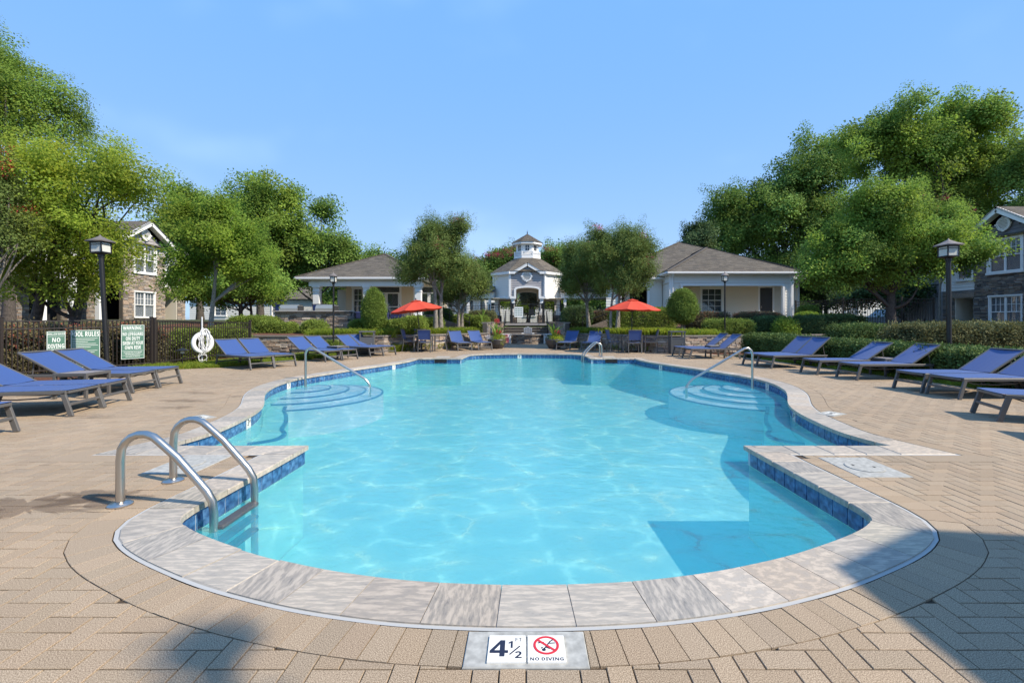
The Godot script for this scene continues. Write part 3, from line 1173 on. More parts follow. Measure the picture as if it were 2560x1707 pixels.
func ground() -> void:
	trace_ring()
	var hole := grown(0.35)
	var bed := Buf.new()
	var lawn := Buf.new()
	var st := 0.4
	for gx in range(-85, 85):
		for gd in range(-30, 150):
			var x := gx * st
			var d := gd * st
			var skip := false
			if absf(x) < 6.5 and d > 1 and d < 19:
				for c in [Vector2(x, -d), Vector2(x + st, -d), Vector2(x, -d - st), Vector2(x + st, -d - st)]:
					if Geometry2D.is_point_in_polygon(c, hole): skip = true
			if skip: continue
			var b := lawn
			if d > 18 and d < 26.5 and absf(x) < 19 or x > 8.9 and d > 2 and d < 26 and x < 20 or x < -11.2 and d > 4 and d < 20: b = bed
			b.quad(P(x, d, height(x, d)), P(x + st, d, height(x + st, d)), P(x + st, d + st, height(x + st, d + st)), P(x, d + st, height(x, d + st)))
	for q in [[-300, 300, 60, 400, 1.17], [-300, -34, -60, 60, 0.9], [34, 300, -60, 60, 0.3], [-34, 34, -60, -12, -0.05]]:
		lawn.quad(P(q[0], q[2], q[4]), P(q[1], q[2], q[4]), P(q[1], q[3], q[4]), P(q[0], q[3], q[4]))
	struct(lawn, "lawn_ground", M.lawn)
	struct(bed, "pine_straw_ground", M.pine_straw)


# ---------- building kit ----------
var unit_box: ArrayMesh
var stone_meshes := []
const STONE_TONES := [[0.42, 0.35, 0.28], [0.32, 0.27, 0.225], [0.245, 0.215, 0.195], [0.48, 0.43, 0.375], [0.36, 0.26, 0.20], [0.28, 0.255, 0.245], [0.18, 0.155, 0.14], [0.43, 0.325, 0.245]]


func kit() -> void:
	var b := Buf.new()
	b.box(Vector3.ZERO, Vector3.ONE)
	unit_box = b.mesh()
	for k in 10:
		b = Buf.new()
		var e := []
		for j in 8:
			e.append(Vector3(rng.randf_range(-0.03, 0.03), rng.randf_range(-0.09, 0.09), rng.randf_range(-0.12, 0.12)))
		var f := []
		var g := []
		for j in 4:
			var sx := -1.0 if j == 0 or j == 3 else 1.0
			var sy := -1.0 if j < 2 else 1.0
			f.append(Vector3(0.46 * sx, 0.41 * sy, 0.5) + e[j])
			g.append(Vector3(0.495 * sx, 0.49 * sy, 0.2) + e[4 + j] * 0.3)
		b.quad(f[0], f[1], f[2], f[3])
		for j in 4:
			var n := (j + 1) % 4
			b.quad(g[j], g[n], f[n], f[j])
			b.quad(Vector3(g[j].x, g[j].y, -0.5), Vector3(g[n].x, g[n].y, -0.5), g[n], g[j])
		stone_meshes.append(b.mesh())
	for k in STONE_TONES.size():
		var m: StandardMaterial3D = M.stone.duplicate()
		m.albedo_color = lin(STONE_TONES[k][0], STONE_TONES[k][1], STONE_TONES[k][2])
		m.resource_name = "stone_%d" % k
		M["stone_%d" % k] = m
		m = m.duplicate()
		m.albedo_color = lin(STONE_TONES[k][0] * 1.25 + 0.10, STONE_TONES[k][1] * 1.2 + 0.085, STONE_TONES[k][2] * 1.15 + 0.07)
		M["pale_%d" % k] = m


func bar(parent: Node, called: String, m: Material, at: Vector3, size: Vector3, b := Basis.IDENTITY) -> MeshInstance3D:
	var o := part(unit_box, called, m, parent)
	o.transform = Transform3D(Basis(b.x * size.x, b.y * size.y, b.z * size.z), at)
	return o


func free_of(x0: float, x1: float, y0: float, y1: float, holes: Array) -> Array:  # stretches of x that no hole takes in that band
	var runs := [Vector2(x0, x1)]
	for h in holes:
		if h.position.y < y1 - 0.02 and h.end.y > y0 + 0.02:
			var out := []
			for r in runs:
				if h.end.x <= r.x or h.position.x >= r.y: out.append(r)
				else:
					if h.position.x - r.x > 0.02: out.append(Vector2(r.x, h.position.x))
					if r.y - h.end.x > 0.02: out.append(Vector2(h.end.x, r.y))
			runs = out
	return runs


func siding(parent: Node, called: String, at: Vector3, b: Basis, w: float, h: float, m: Material, holes := [], gable := [], step := 0.18) -> Node3D:
	var wall := Node3D.new()
	wall.name = called
	parent.add_child(wall, true)
	var y := 0.0
	while y < h - 0.02:
		var hh := minf(step, h - y)
		var x0 := 0.0
		var x1 := w
		if gable.size() and y + hh * 0.5 > gable[1]:  # [middle, eave height, slope]
			var half: float = gable[3] - (y + hh * 0.5 - gable[1]) / gable[2]
			x0 = gable[0] - half
			x1 = gable[0] + half
			if x1 - x0 < 0.08: break
		for r in free_of(x0, x1, y, y + hh, holes):
			var tilt := b * Basis(Vector3.RIGHT, -0.13)
			bar(wall, "siding_board", m, at + b * Vector3((r.x + r.y) / 2, y + hh / 2, -0.03), Vector3(r.y - r.x, hh + 0.012, 0.05), tilt)
		y += step
	return wall


func stone_face(parent: Node, called: String, at: Vector3, b: Basis, w: float, h: float, holes: Array, len0: float, len1: float, h0: float, h1: float, budget: int, back := 0.22, look := "stone") -> Node3D:
	var wall := Node3D.new()
	wall.name = called
	parent.add_child(wall, true)
	var core := Buf.new()
	var rest := Buf.new()
	var n := 0
	var y := 0.0
	while y < h - 0.015:
		var hh := rng.randf_range(h0, h1)
		if h - y - hh < h0 * 0.7: hh = h - y
		for r in free_of(0, w, y, y + hh, holes):
			core.box(at + b * Vector3((r.x + r.y) / 2, y + hh / 2, -0.035 - back / 2), Vector3(r.y - r.x, hh, back), b)
			var x: float = r.x
			while x < r.y - 0.02:
				var l := rng.randf_range(len0, len1)
				if r.y - x - l < len0 * 0.6: l = r.y - x
				var tone := rng.randi() % STONE_TONES.size()
				var out := rng.randf_range(-0.014, 0.02)
				var c := at + b * Vector3(x + l / 2, y + hh / 2, out - 0.035)
				var s := Vector3(l - 0.008, hh - 0.007, 0.09)
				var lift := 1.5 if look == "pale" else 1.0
				if n < budget:
					var o := part(stone_meshes[rng.randi() % 10], "stone", M["%s_%d" % [look, tone]], wall)
					o.transform = Transform3D(Basis(b.x * s.x, b.y * s.y, b.z * s.z), c)
				else:
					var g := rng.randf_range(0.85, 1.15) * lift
					rest.col = Color(STONE_TONES[tone][0] * g, STONE_TONES[tone][1] * g, STONE_TONES[tone][2] * g)
					rest.box(c, s, b)
				n += 1
				x += l
		y += hh
	part(core, "mortar", M.mortar, wall)
	if rest.v.size(): part(rest, "stonework", M.stone, wall).set_meta("kind", "stuff")
	return wall


# at: lower left corner in the wall's plane. o: cols, rows (panes of the upper sash), lower (panes below), blind, trim (width of casing), double
func window(parent: Node, at: Vector3, b: Basis, w: float, h: float, o := {}) -> Node3D:
	var win := Node3D.new()
	win.name = "window"
	parent.add_child(win, true)
	win.transform = Transform3D(b, at)
	var t: float = o.get("trim", 0.10)
	var tm: Material = M[o.get("trim_mat", "white_trim")]
	if t > 0:
		bar(win, "casing", tm, Vector3(-t / 2, h / 2, 0.02), Vector3(t, h, 0.06))
		bar(win, "casing", tm, Vector3(w + t / 2, h / 2, 0.02), Vector3(t, h, 0.06))
		bar(win, "head_trim", tm, Vector3(w / 2, h + t * 0.75, 0.025), Vector3(w + 2 * t + 0.06, t * 1.5, 0.08))
		bar(win, "sill", tm, Vector3(w / 2, -t / 2, 0.035), Vector3(w + 2 * t + 0.04, t, 0.11))
	bar(win, "interior", M.dark_room, Vector3(w / 2, h / 2, -0.34), Vector3(w + 0.3, h + 0.3, 0.02))
	for sd in [-1.0, 1.0]:
		bar(win, "reveal", M.dark_room, Vector3(w / 2 + sd * (w / 2 + 0.02), h / 2, -0.2), Vector3(0.02, h + 0.2, 0.28))
		bar(win, "reveal", M.dark_room, Vector3(w / 2, h / 2 + sd * (h / 2 + 0.02), -0.2), Vector3(w + 0.2, 0.02, 0.28))
	var units := 2 if o.get("double", false) else 1
	var uw := w / units
	for u in units:
		var x0 := u * uw
		var f := 0.045
		for sd in [0.0, 1.0]:
			bar(win, "frame", tm, Vector3(x0 + f / 2 + sd * (uw - f), h / 2, -0.03), Vector3(f, h, 0.06))
			bar(win, "frame", tm, Vector3(x0 + uw / 2, f / 2 + sd * (h - f), -0.03), Vector3(uw - 2 * f, f, 0.058))
		bar(win, "meeting_rail", tm, Vector3(x0 + uw / 2, h * 0.5, -0.028), Vector3(uw - 2 * f, f, 0.062))
		for k in 2:
			var y0 := f + k * (h * 0.5 - f / 2)
			var hh := h * 0.5 - f * 1.5
			bar(win, "pane", M.glass, Vector3(x0 + uw / 2, y0 + hh / 2, -0.045), Vector3(uw - 2 * f, hh, 0.006))
			var cols: int = o.get("cols", 2)
			var rows: int = o.get("rows", 2)
			if k == 0:
				cols = o.get("lower_cols", cols)
				rows = o.get("lower_rows", rows)
			for c in range(1, cols):
				bar(win, "muntin", tm, Vector3(x0 + f + (uw - 2 * f) * c / cols, y0 + hh / 2, -0.036), Vector3(0.022, hh, 0.014))
			for r in range(1, rows):
				bar(win, "muntin", tm, Vector3(x0 + uw / 2, y0 + hh * r / rows, -0.0362), Vector3(uw - 2 * f, 0.022, 0.0135))
		if o.get("blind", false):
			var n := int(h / 0.055)
			var sl := Buf.new()
			for k in n:
				sl.box(Vector3(x0 + uw / 2, f + (h - 2 * f) * (k + 0.5) / n, -0.11), Vector3(uw - 0.1, 0.004, 0.05), Basis(Vector3.RIGHT, 0.6))
			part(sl, "blind", M.blind, win).set_meta("kind", "stuff")
	return win


func shingles(buf: Buf, pts: Array, course := 0.15) -> void:  # pts[0] to pts[1] is the eave, seen from outside counterclockwise
	var o: Vector3 = pts[0]
	var u: Vector3 = (pts[1] - pts[0]).normalized()
	var n: Vector3 = u.cross(pts[2] - pts[0]).normalized()
	var w := n.cross(u)
	var flat := PackedVector2Array()
	var wmax := 0.0
	var umin := 1e9
	var umax := -1e9
	for p in pts:
		var q := Vector2((p - o).dot(u), (p - o).dot(w))
		flat.append(q)
		wmax = maxf(wmax, q.y); umin = minf(umin, q.x); umax = maxf(umax, q.x)
	var y := 0.0
	while y < wmax:
		var x := umin - rng.randf() * 0.3
		while x < umax:
			var l := rng.randf_range(0.16, 0.42)
			var rect := PackedVector2Array([Vector2(x, y), Vector2(x + l - 0.006, y), Vector2(x + l - 0.006, y + course), Vector2(x, y + course)])
			var inside := 0
			for c in rect:
				if Geometry2D.is_point_in_polygon(c, flat): inside += 1
			if inside > 0:
				var g := rng.randf_range(0.74, 1.18)
				var k := rng.randf()
				buf.col = Color(0.30 * g, 0.265 * g, 0.215 * g) if k < 0.7 else Color(0.24 * g, 0.215 * g, 0.185 * g)
				var q: PackedVector2Array = rect if inside == 4 else first(Geometry2D.intersect_polygons(rect, flat))
				if q.size() > 2:
					var v := []
					for c in q: v.append(o + u * c.x + w * c.y + n * lerpf(0.020, 0.004, (c.y - y) / course))
					if Geometry2D.is_polygon_clockwise(q): v.reverse()
					for j in range(1, v.size() - 1): buf.tri(v[0], v[j], v[j + 1])
					if inside == 4: buf.quad(o + u * x + w * y, o + u * (x + l) + w * y, v[1], v[0])
			x += l
		y += course
	# the deck below
	buf.col = Color(0.05, 0.047, 0.043)
	var v2 := []
	for c in flat: v2.append(o + u * c.x + w * c.y)
	for j in range(1, v2.size() - 1):
		buf.tri(v2[0], v2[j], v2[j + 1])
		buf.tri(v2[0] - n * 0.05, v2[j + 1] - n * 0.05, v2[j] - n * 0.05)


func hip_roof(parent: Node, x0: float, x1: float, d0: float, d1: float, y: float, peak: float, ridge := -1.0) -> Node3D:  # eaves rectangle; ridge: depth of the front end of the ridge
	var roof := Node3D.new()
	roof.name = "roof"
	parent.add_child(roof, true)
	var xm := (x0 + x1) / 2
	var ra := Vector3(xm, peak, -(d0 + (x1 - x0) / 2)) if ridge < 0 else Vector3(xm, peak, -ridge)
	var rb := Vector3(xm, peak, minf(ra.z, -(d1 - (x1 - x0) / 2)))
	var a := P(x0, d0, y); var b := P(x1, d0, y); var c := P(x1, d1, y); var d := P(x0, d1, y)
	for pl in [[a, b, ra], [b, c, rb, ra], [c, d, rb], [d, a, ra, rb]]:
		var f := Buf.new()
		shingles(f, pl)
		part(f, "shingles", M.shingle, roof).set_meta("kind", "stuff")
	var caps := Buf.new()
	caps.col = Color(0.20, 0.18, 0.16)
	for e in [[a, ra], [b, ra], [c, rb], [d, rb], [ra, rb]]:
		if e[0].distance_to(e[1]) > 0.1: caps.beam(e[0] + Vector3(0, 0.03, 0), e[1] + Vector3(0, 0.03, 0), 0.16, 0.03)
	part(caps, "ridge_caps", M.shingle, roof)
	for e in [[a, b], [b, c], [d, a]]:
		var g := Buf.new()
		g.beam(e[0] + Vector3(0, -0.07, 0), e[1] + Vector3(0, -0.07, 0), 0.12, 0.13, Vector3.UP, 0.02)
		part(g, "gutter", M.gutter, roof)
	var s := Buf.new()
	s.box(P(xm, (d0 + d1) / 2, y - 0.15), Vector3(x1 - x0 - 0.1, 0.03, d1 - d0 - 0.1))
	part(s, "soffit", M.white_trim, roof)
	return roof


func column(parent: Node, x: float, d: float, y0: float, y1: float, w: float) -> void:
	var c := Node3D.new()
	c.name = "column"
	parent.add_child(c, true)
	bar(c, "shaft", M.white_trim, P(x, d, (y0 + y1) / 2), Vector3(w, y1 - y0, w))
	bar(c, "base", M.white_trim, P(x, d, y0 + 0.15), Vector3(w + 0.10, 0.30, w + 0.10))
	bar(c, "neck", M.white_trim, P(x, d, y1 - 0.36), Vector3(w + 0.05, 0.05, w + 0.05))
	bar(c, "capital", M.white_trim, P(x, d, y1 - 0.06), Vector3(w + 0.12, 0.12, w + 0.12))


func iron_fence(label: String, pts: Array, spacing: float, group := "", posts := [], mat_name := "bronze_paint", r := 0.009) -> Node3D:  # pts: [x, d, bottom, top] along the line
	var t := thing("iron_fence", label, "fence", P(pts[0][0], pts[0][1], 0), 0, group)
	var o := t.position
	var bar_mesh := Buf.new()
	bar_mesh.box(Vector3(0, 0.5, 0), Vector3(r * 2, 1, r * 2))
	var bm := bar_mesh.mesh()
	for k in pts.size() - 1:
		var a: Array = pts[k]
		var b: Array = pts[k + 1]
		var pa := P(a[0], a[1]); var pb := P(b[0], b[1])
		var l := pa.distance_to(pb)
		var n := int(l / spacing)
		for j in range(1, n):
			var f := float(j) / n
			var q := pa.lerp(pb, f)
			var y0 := lerpf(a[2], b[2], f)
			var y1 := lerpf(a[3], b[3], f)
			var p := part(bm, "picket", M[mat_name], t)
			p.position = Vector3(q.x, y0 + 0.06, q.z) - o
			p.scale.y = y1 - y0 - 0.06
		for e in [-0.02, -0.20, 99.0]:
			var ya: float = a[2] + 0.12 if e > 50 else a[3] + e
			var yb: float = b[2] + 0.12 if e > 50 else b[3] + e
			var g := Buf.new()
			g.beam(Vector3(pa.x, ya, pa.z) - o, Vector3(pb.x, yb, pb.z) - o, r * 3.2, r * 3.2)
			part(g, "rail", M[mat_name], t)
	for q in (posts if posts.size() else pts):
		var g := Buf.new()
		g.box(P(q[0], q[1], (q[2] + q[3] + 0.06) / 2) - o, Vector3(0.065, q[3] - q[2] + 0.06, 0.065))
		g.box(P(q[0], q[1], q[3] + 0.07) - o, Vector3(0.08, 0.025, 0.08), Basis.IDENTITY, 0.008)
		part(g, "post", M[mat_name], t)
	return t


# ---------- walls and fences ----------
func stone_wall(label: String, pts: Array, y0: float, y1: float, cap := true) -> Node3D:  # pts [x, d], face towards the camera
	var t := thing("stone_wall", label, "stone wall", P(pts[0][0], pts[0][1]), 0, "stacked stone retaining walls")
	var o := t.position
	for k in pts.size() - 1:
		var a := P(pts[k][0], pts[k][1])
		var c := P(pts[k + 1][0], pts[k + 1][1])
		var x := (c - a).normalized()
		var b := Basis(x, Vector3.UP, x.cross(Vector3.UP))
		stone_face(t, "facing", Vector3(a.x, y0, a.z) - o, b, a.distance_to(c), y1 - y0 - 0.05, [], 0.14, 0.42, 0.055, 0.105, 160, 0.22, "pale")
		if cap:
			var l := a.distance_to(c)
			var s := 0.0
			while s < l - 0.05:
				var w := minf(rng.randf_range(0.4, 0.7), l - s)
				bar(t, "cap_stone", M.stone_cap, a + x * (s + w / 2) + Vector3(0, y1 - 0.025 + rng.randf_range(-0.004, 0.004), 0) - b.z * 0.13 - o, Vector3(w - 0.008, 0.055, 0.36), b)
				s += w
	return t


func walls_and_fences() -> void:
	stone_wall("stacked stone retaining wall behind the blue loungers below the grill counter", [[-13.6, 18.75], [-5.9, 18.9], [-5.75, 19.65]], -0.02, 0.71)
	stone_wall("retaining wall of brown stone behind the table with the tilted umbrella, ending at the flower pot", [[-5.75, 19.65], [-4.05, 21.2], [-1.95, 23.1]], -0.02, 0.71)
	stone_wall("retaining wall of brown stone behind the upright coral umbrella", [[1.95, 23.1], [4.05, 20.9], [5.5, 19.0], [5.95, 18.75]], -0.02, 0.71)
	stone_wall("low stone retaining wall between the litter bin with steel door and the clipped hedges", [[5.95, 18.75], [13.8, 20.7]], -0.02, 0.71)
	stone_wall("stone cheek wall beside the gate steps next to the red flowers", [[-1.95, 23.1], [-1.95, 29.0], [-1.5, 29.0], [-1.5, 30.6]], -0.02, 1.25)
	stone_wall("shaded stone cheek wall beside the gate steps next to the dark hedge", [[1.5, 30.6], [1.5, 29.0], [1.95, 29.0], [1.95, 23.1]], -0.02, 1.25)
	# black fence on the left
	iron_fence("long black iron fence carrying the green pool signs", [[-9.4, 4.6, 0.0, 1.33], [-11.96, 10.35, 0.0, 1.33], [-10.76, 13.06, 0.0, 1.36]], 0.088, "black iron fences round the pool")
	iron_fence("black iron fence behind the white life ring", [[-10.70, 13.10, 0.0, 1.34], [-10.75, 15.1, 0.02, 1.31], [-10.5, 17.3, 0.05, 1.27]], 0.10, "black iron fences round the pool")
	iron_fence("black iron fence beside the gatehouse in front of the plum hedge", [[-6.0, 31.8, 1.15, 2.35], [-2.6, 32.4, 1.15, 2.42], [-1.05, 32.4, 1.12, 2.6]], 0.11, "", [], "black_paint")
	iron_fence("black iron fence beside the gatehouse behind the round dark hedge", [[1.25, 32.4, 1.12, 2.6], [2.7, 32.4, 1.15, 2.42], [5.2, 31.8, 1.15, 2.35]], 0.11, "", [], "black_paint")
	iron_fence("black iron fence running past the maple trunk towards the shaded stone building", [[17.2, 29.0, 1.1, 2.55], [17.8, 25.5, 1.1, 2.55], [19.5, 23.6, 1.0, 2.5], [20.8, 23.2, 0.9, 2.45]], 0.11)
	iron_fence("low black iron fence at the door of the shaded stone building", [[20.0, 22.8, 0.55, 1.35], [22.2, 22.2, 0.5, 1.2]], 0.11)
	# gate
	var g := thing("entrance_gate", "double black iron gate under the gatehouse arch with a white notice on it", "gate", P(0.10, 32.4, 1.10))
	for sd in [-1.0, 1.0]:
		var leaf := Node3D.new()
		leaf.name = "gate_leaf"
		g.add_child(leaf, true)
		for k in 11: bar(leaf, "picket", M.black_paint, Vector3(sd * (0.06 + k * 0.098), 0.75, 0), Vector3(0.02, 1.42, 0.02))
		for y in [0.1, 0.75, 1.42]: bar(leaf, "rail", M.black_paint, Vector3(sd * 0.55, y, 0), Vector3(1.04, 0.04, 0.035))
		bar(leaf, "stile", M.black_paint, Vector3(sd * 1.09, 0.75, 0), Vector3(0.05, 1.5, 0.05))
		bar(g, "gate_post", M.black_paint, Vector3(sd * 1.18, 0.8, 0), Vector3(0.08, 1.65, 0.08))
	bar(g, "notice_board", M.sign_white, Vector3(-0.62, 0.85, 0.05), Vector3(0.62, 0.72, 0.02))
	for k in 4:
		for j in 3:
			bar(g, "notice_panel", M.sign_green, Vector3(-0.62 + (j - 1) * 0.18, 1.08 - k * 0.15, 0.063), Vector3(0.14, 0.05, 0.004))
	bar(g, "lock_plate", M.black_paint, Vector3(0.28, 0.85, 0.05), Vector3(0.38, 0.40, 0.02))
	# steps up to the gate
	var st := thing("garden_steps", "brick steps rising to the entrance gate", "steps", P(0, 29.0, 0))
	for k in 7:
		bar(st, "step", M.stone_1, Vector3(0, 0.08 + k * 0.16 - 0.09, -0.15 - k * 0.32 - 0.6), Vector3(3.0, 0.16, 1.5))
		bar(st, "tread_stone", M.stone_cap, Vector3(0, k * 0.16 + 0.06, -0.02 - k * 0.32), Vector3(3.0, 0.05, 0.34))
	for sd in [-1.0, 1.0]:
		var hr := thing("handrail", ["black handrail of the gate steps on the side of the red flowers", "black handrail of the gate steps on the side of the dark round hedge"][int(sd > 0)], "handrail", P(sd * 1.42, 28.9, 0))
		var b := Buf.new()
		b.tube([Vector3(0, 0, 0), Vector3(0, 0.9, 0), Vector3(0, 2.0, -2.3), Vector3(0, 2.0, -2.6), Vector3(0, 1.12, -2.6)], 0.025, 6)
		part(b, "rail", M.black_paint, hr)
		for k in 5:
			bar(hr, "baluster", M.black_paint, Vector3(0, 0.55 + k * 0.22, -0.45 * (k + 1)), Vector3(0.02, 1.0, 0.02))
	# side stairs with stone cheeks, mirrored about the axis
	for sd in [-1.0, 1.0]:
		var ss := thing("side_stairs", ["stone flanked side stairs below the white bay window, sunlit", "stone flanked side stairs in shade behind the crape myrtle trunks"][int(sd > 0)], "steps", P(sd * 3.0, 25.0, 0.62))
		for k in 5:
			bar(ss, "step", M.stone_2, Vector3(sd * (0.25 + k * 0.42), 0.07 + k * 0.15, -1.2), Vector3(0.45, 0.15 + 0.02 * k, 1.3))
		var b := Buf.new()
		b.col = Color(0.9, 0.9, 0.9)
		var slope := PackedVector2Array([Vector2(0, -0.1), Vector2(2.4, -0.1), Vector2(2.4, 1.0), Vector2(2.15, 1.0), Vector2(0.2, 0.28), Vector2(0, 0.28)])
		if sd < 0:
			for j in slope.size(): slope[j].x = -slope[j].x
		b.wall_poly(slope, Vector3(0, 0, -0.2), Basis.IDENTITY, 0.25)
		part(b, "cheek_wall", M.stone_1, ss)
		stone_face(ss, "pier", Vector3(2.1 if sd > 0 else -2.6, 0, 0), Basis.IDENTITY, 0.5, 1.05, [], 0.15, 0.35, 0.06, 0.11, 40, 0.4)
		for h in [0.55, 0.85]:
			b = Buf.new()
			b.tube([Vector3(sd * 0.1, h + 0.05, -0.3), Vector3(sd * 2.3, h + 0.85, -0.3), Vector3(sd * 2.7, h + 0.85, -0.3)], 0.022, 6)
			part(b, "handrail", M.black_paint, ss)
		for k in 3:
			bar(ss, "rail_post", M.black_paint, Vector3(sd * (0.15 + k * 1.1), 0.5 + k * 0.38, -0.3), Vector3(0.03, 0.9, 0.03))


# ---------- gatehouse ----------
func gatehouse() -> void:
	var t := thing("gatehouse", "white and grey octagonal gatehouse with a windowed cupola over the entrance", "gatehouse", Vector3.ZERO)
	var cx := 0.10
	var y0 := 3.07
	var y1 := 4.72
	# outline of the raised storey: front half-width, chamfer, depth
	var fw := 1.27
	var ch := 1.25
	var df := 33.0
	var o := [Vector2(cx - fw, df), Vector2(cx + fw, df), Vector2(cx + fw + ch, df + ch), Vector2(cx + fw + ch, df + ch + 2.5), Vector2(cx + fw, df + 2 * ch + 2.5), Vector2(cx - fw, df + 2 * ch + 2.5), Vector2(cx - fw - ch, df + ch + 2.5), Vector2(cx - fw - ch, df + ch)]
	for k in 8:
		var a := P(o[k].x, o[k].y)
		var c := P(o[(k + 1) % 8].x, o[(k + 1) % 8].y)
		var x := (c - a).normalized()
		var b := Basis(x, Vector3.UP, x.cross(Vector3.UP))
		var w := a.distance_to(c)
		var at := Vector3(a.x, y0, a.z)
		var holes := []
		if k == 0 or k == 4:
			for j in 6: holes.append(Rect2(w / 2 - 0.84, -0.1 + j * 0.1, 1.68, 0.12))
			holes.append(Rect2(w / 2 - 0.55, 0.4, 1.1, 0.18))
		siding(t, "wall", at, b, w, y1 - y0, M.grey_siding if k == 0 else M.white_siding, holes, [], 0.165)
		bar(t, "corner_board", M.white_trim, at + b * Vector3(0, (y1 - y0) / 2, 0.0), Vector3(0.15, y1 - y0, 0.12), b)
		if k == 0 or k == 4:
			for sd in [-1.0, 1.0]: bar(t, "skirt_board", M.white_trim, at + b * Vector3(w / 2 + sd * (w / 4 + 0.42), -0.06, 0.0), Vector3(w / 2 - 0.84, 0.16, 0.14), b)
		else:
			bar(t, "skirt_board", M.white_trim, at + b * Vector3(w / 2, -0.06, 0.0), Vector3(w, 0.16, 0.14), b)
		if k != 0: bar(t, "fascia", M.white_trim, at + b * Vector3(w / 2, y1 - y0 + 0.09, 0.17), Vector3(w + 0.26, 0.20, 0.06), b)
		else:
			for sd in [-1.0, 1.0]: bar(t, "fascia", M.white_trim, at + b * Vector3(w / 2 + sd * (w / 2 - 0.12), y1 - y0 + 0.09, 0.17), Vector3(0.52, 0.20, 0.06), b)
		if k != 0: bar(t, "soffit", M.white_trim, at + b * Vector3(w / 2, y1 - y0 + 0.005, 0.07), Vector3(w + 0.1, 0.02, 0.18), b)
	# arch trim, front
	for z in [0.06, -5.05]:
		var arch := Buf.new()
		var pi := []
		var po := []
		for j in 17:
			var a2 := PI * j / 16.0
			pi.append(Vector2(-cos(a2) * 0.82, 0.50 + sin(a2) * 0.16))
			po.append(Vector2(-cos(a2) * 0.97, 0.53 + sin(a2) * 0.27))
		pi.push_front(Vector2(-0.82, -0.14)); po.push_front(Vector2(-0.97, -0.14))
		pi.append(Vector2(0.82, -0.14)); po.append(Vector2(0.97, -0.14))
		for j in pi.size() - 1:
			var f := [pi[j], pi[j + 1], po[j + 1], po[j]]
			var v := []
			for q in f: v.append(P(cx + q.x, df, y0 + q.y) + Vector3(0, 0, z))
			arch.quad(v[0], v[3], v[2], v[1])
			arch.quad(v[1], v[0], v[0] - Vector3(0, 0, 0.16), v[1] - Vector3(0, 0, 0.16))
			arch.quad(v[3], v[2], v[2] - Vector3(0, 0, 0.16), v[3] - Vector3(0, 0, 0.16))
		part(arch, "arch_trim", M.white_trim, t)
	# barrel vault inside
	var vault := Buf.new()
	for j in 12:
		var a2 := PI * j / 12.0
		var a3 := PI * (j + 1) / 12.0
		vault.quad(P(cx - cos(a2) * 0.82, df + 0.1, y0 + 0.5 + sin(a2) * 0.16), P(cx - cos(a3) * 0.82, df + 0.1, y0 + 0.5 + sin(a3) * 0.16), P(cx - cos(a3) * 0.82, df + 4.9, y0 + 0.5 + sin(a3) * 0.16), P(cx - cos(a2) * 0.82, df + 4.9, y0 + 0.5 + sin(a2) * 0.16))
	for sd in [-1.0, 1.0]:
		vault.box(P(cx + sd * 0.86, df + 2.5, y0 + 0.2), Vector3(0.06, 0.7, 4.8))
		vault.box(P(cx + sd * 1.7, df + 2.5, y0 - 0.1), Vector3(1.6, 0.04, 4.6))
	part(vault, "ceiling", M.beige_stucco, t)
	# gable over the arch
	var gb := Buf.new()
	var gp := PackedVector2Array([Vector2(-0.98, 0), Vector2(0.98, 0), Vector2(0, 0.62)])
	gb.wall_poly(gp, P(cx, df, y1) + Vector3(0, 0, 0.02), Basis.IDENTITY, 0.05)
	part(gb, "gable_panel", M.grey_siding, t)
	for sd in [-1.0, 1.0]:
		gb = Buf.new()
		gb.beam(P(cx + sd * 1.02, df - 0.16, y1 + 0.09), P(cx, df - 0.16, y1 + 0.69), 0.06, 0.20)
		part(gb, "rake_board", M.white_trim, t)
		gb = Buf.new()
		var pl := [P(cx + sd * 1.05, df - 0.20, y1 + 0.17), P(cx + sd * 1.05, df + 1.2, y1 + 0.17), P(cx, df + 1.2, y1 + 0.80), P(cx, df - 0.20, y1 + 0.80)]
		if sd < 0: pl = [pl[1], pl[0], pl[3], pl[2]]
		shingles(gb, pl)
		part(gb, "gable_shingles", M.shingle, t).set_meta("kind", "stuff")
	round_vent(t, P(cx - 0.05, df, 4.55) + Vector3(0, 0, 0.05), Basis.IDENTITY, 0.33)
	# main roof, up to the cupola
	var mid := Vector2(cx, df + ch + 1.25)
	var roof := Node3D.new()
	roof.name = "roof"
	t.add_child(roof, true)
	var yt := 6.12
	for k in 8:
		var f := Buf.new()
		var e0: Vector2 = mid + (o[k] - mid) * 1.085
		var e1: Vector2 = mid + (o[(k + 1) % 8] - mid) * 1.085
		var r0 := Vector2.from_angle(TAU * (k / 8.0) - PI * 0.625) * 1.06
		var r1 := Vector2.from_angle(TAU * ((k + 1) / 8.0) - PI * 0.625) * 1.06
		shingles(f, [P(e0.x, e0.y, y1 + 0.2), P(e1.x, e1.y, y1 + 0.2), P(mid.x + r1.x, mid.y + r1.y, yt), P(mid.x + r0.x, mid.y + r0.y, yt)])
		part(f, "shingles", M.shingle, roof).set_meta("kind", "stuff")
	# cupola
	var cu := Node3D.new()
	cu.name = "cupola"
	t.add_child(cu, true)
	var c0 := P(mid.x, mid.y)
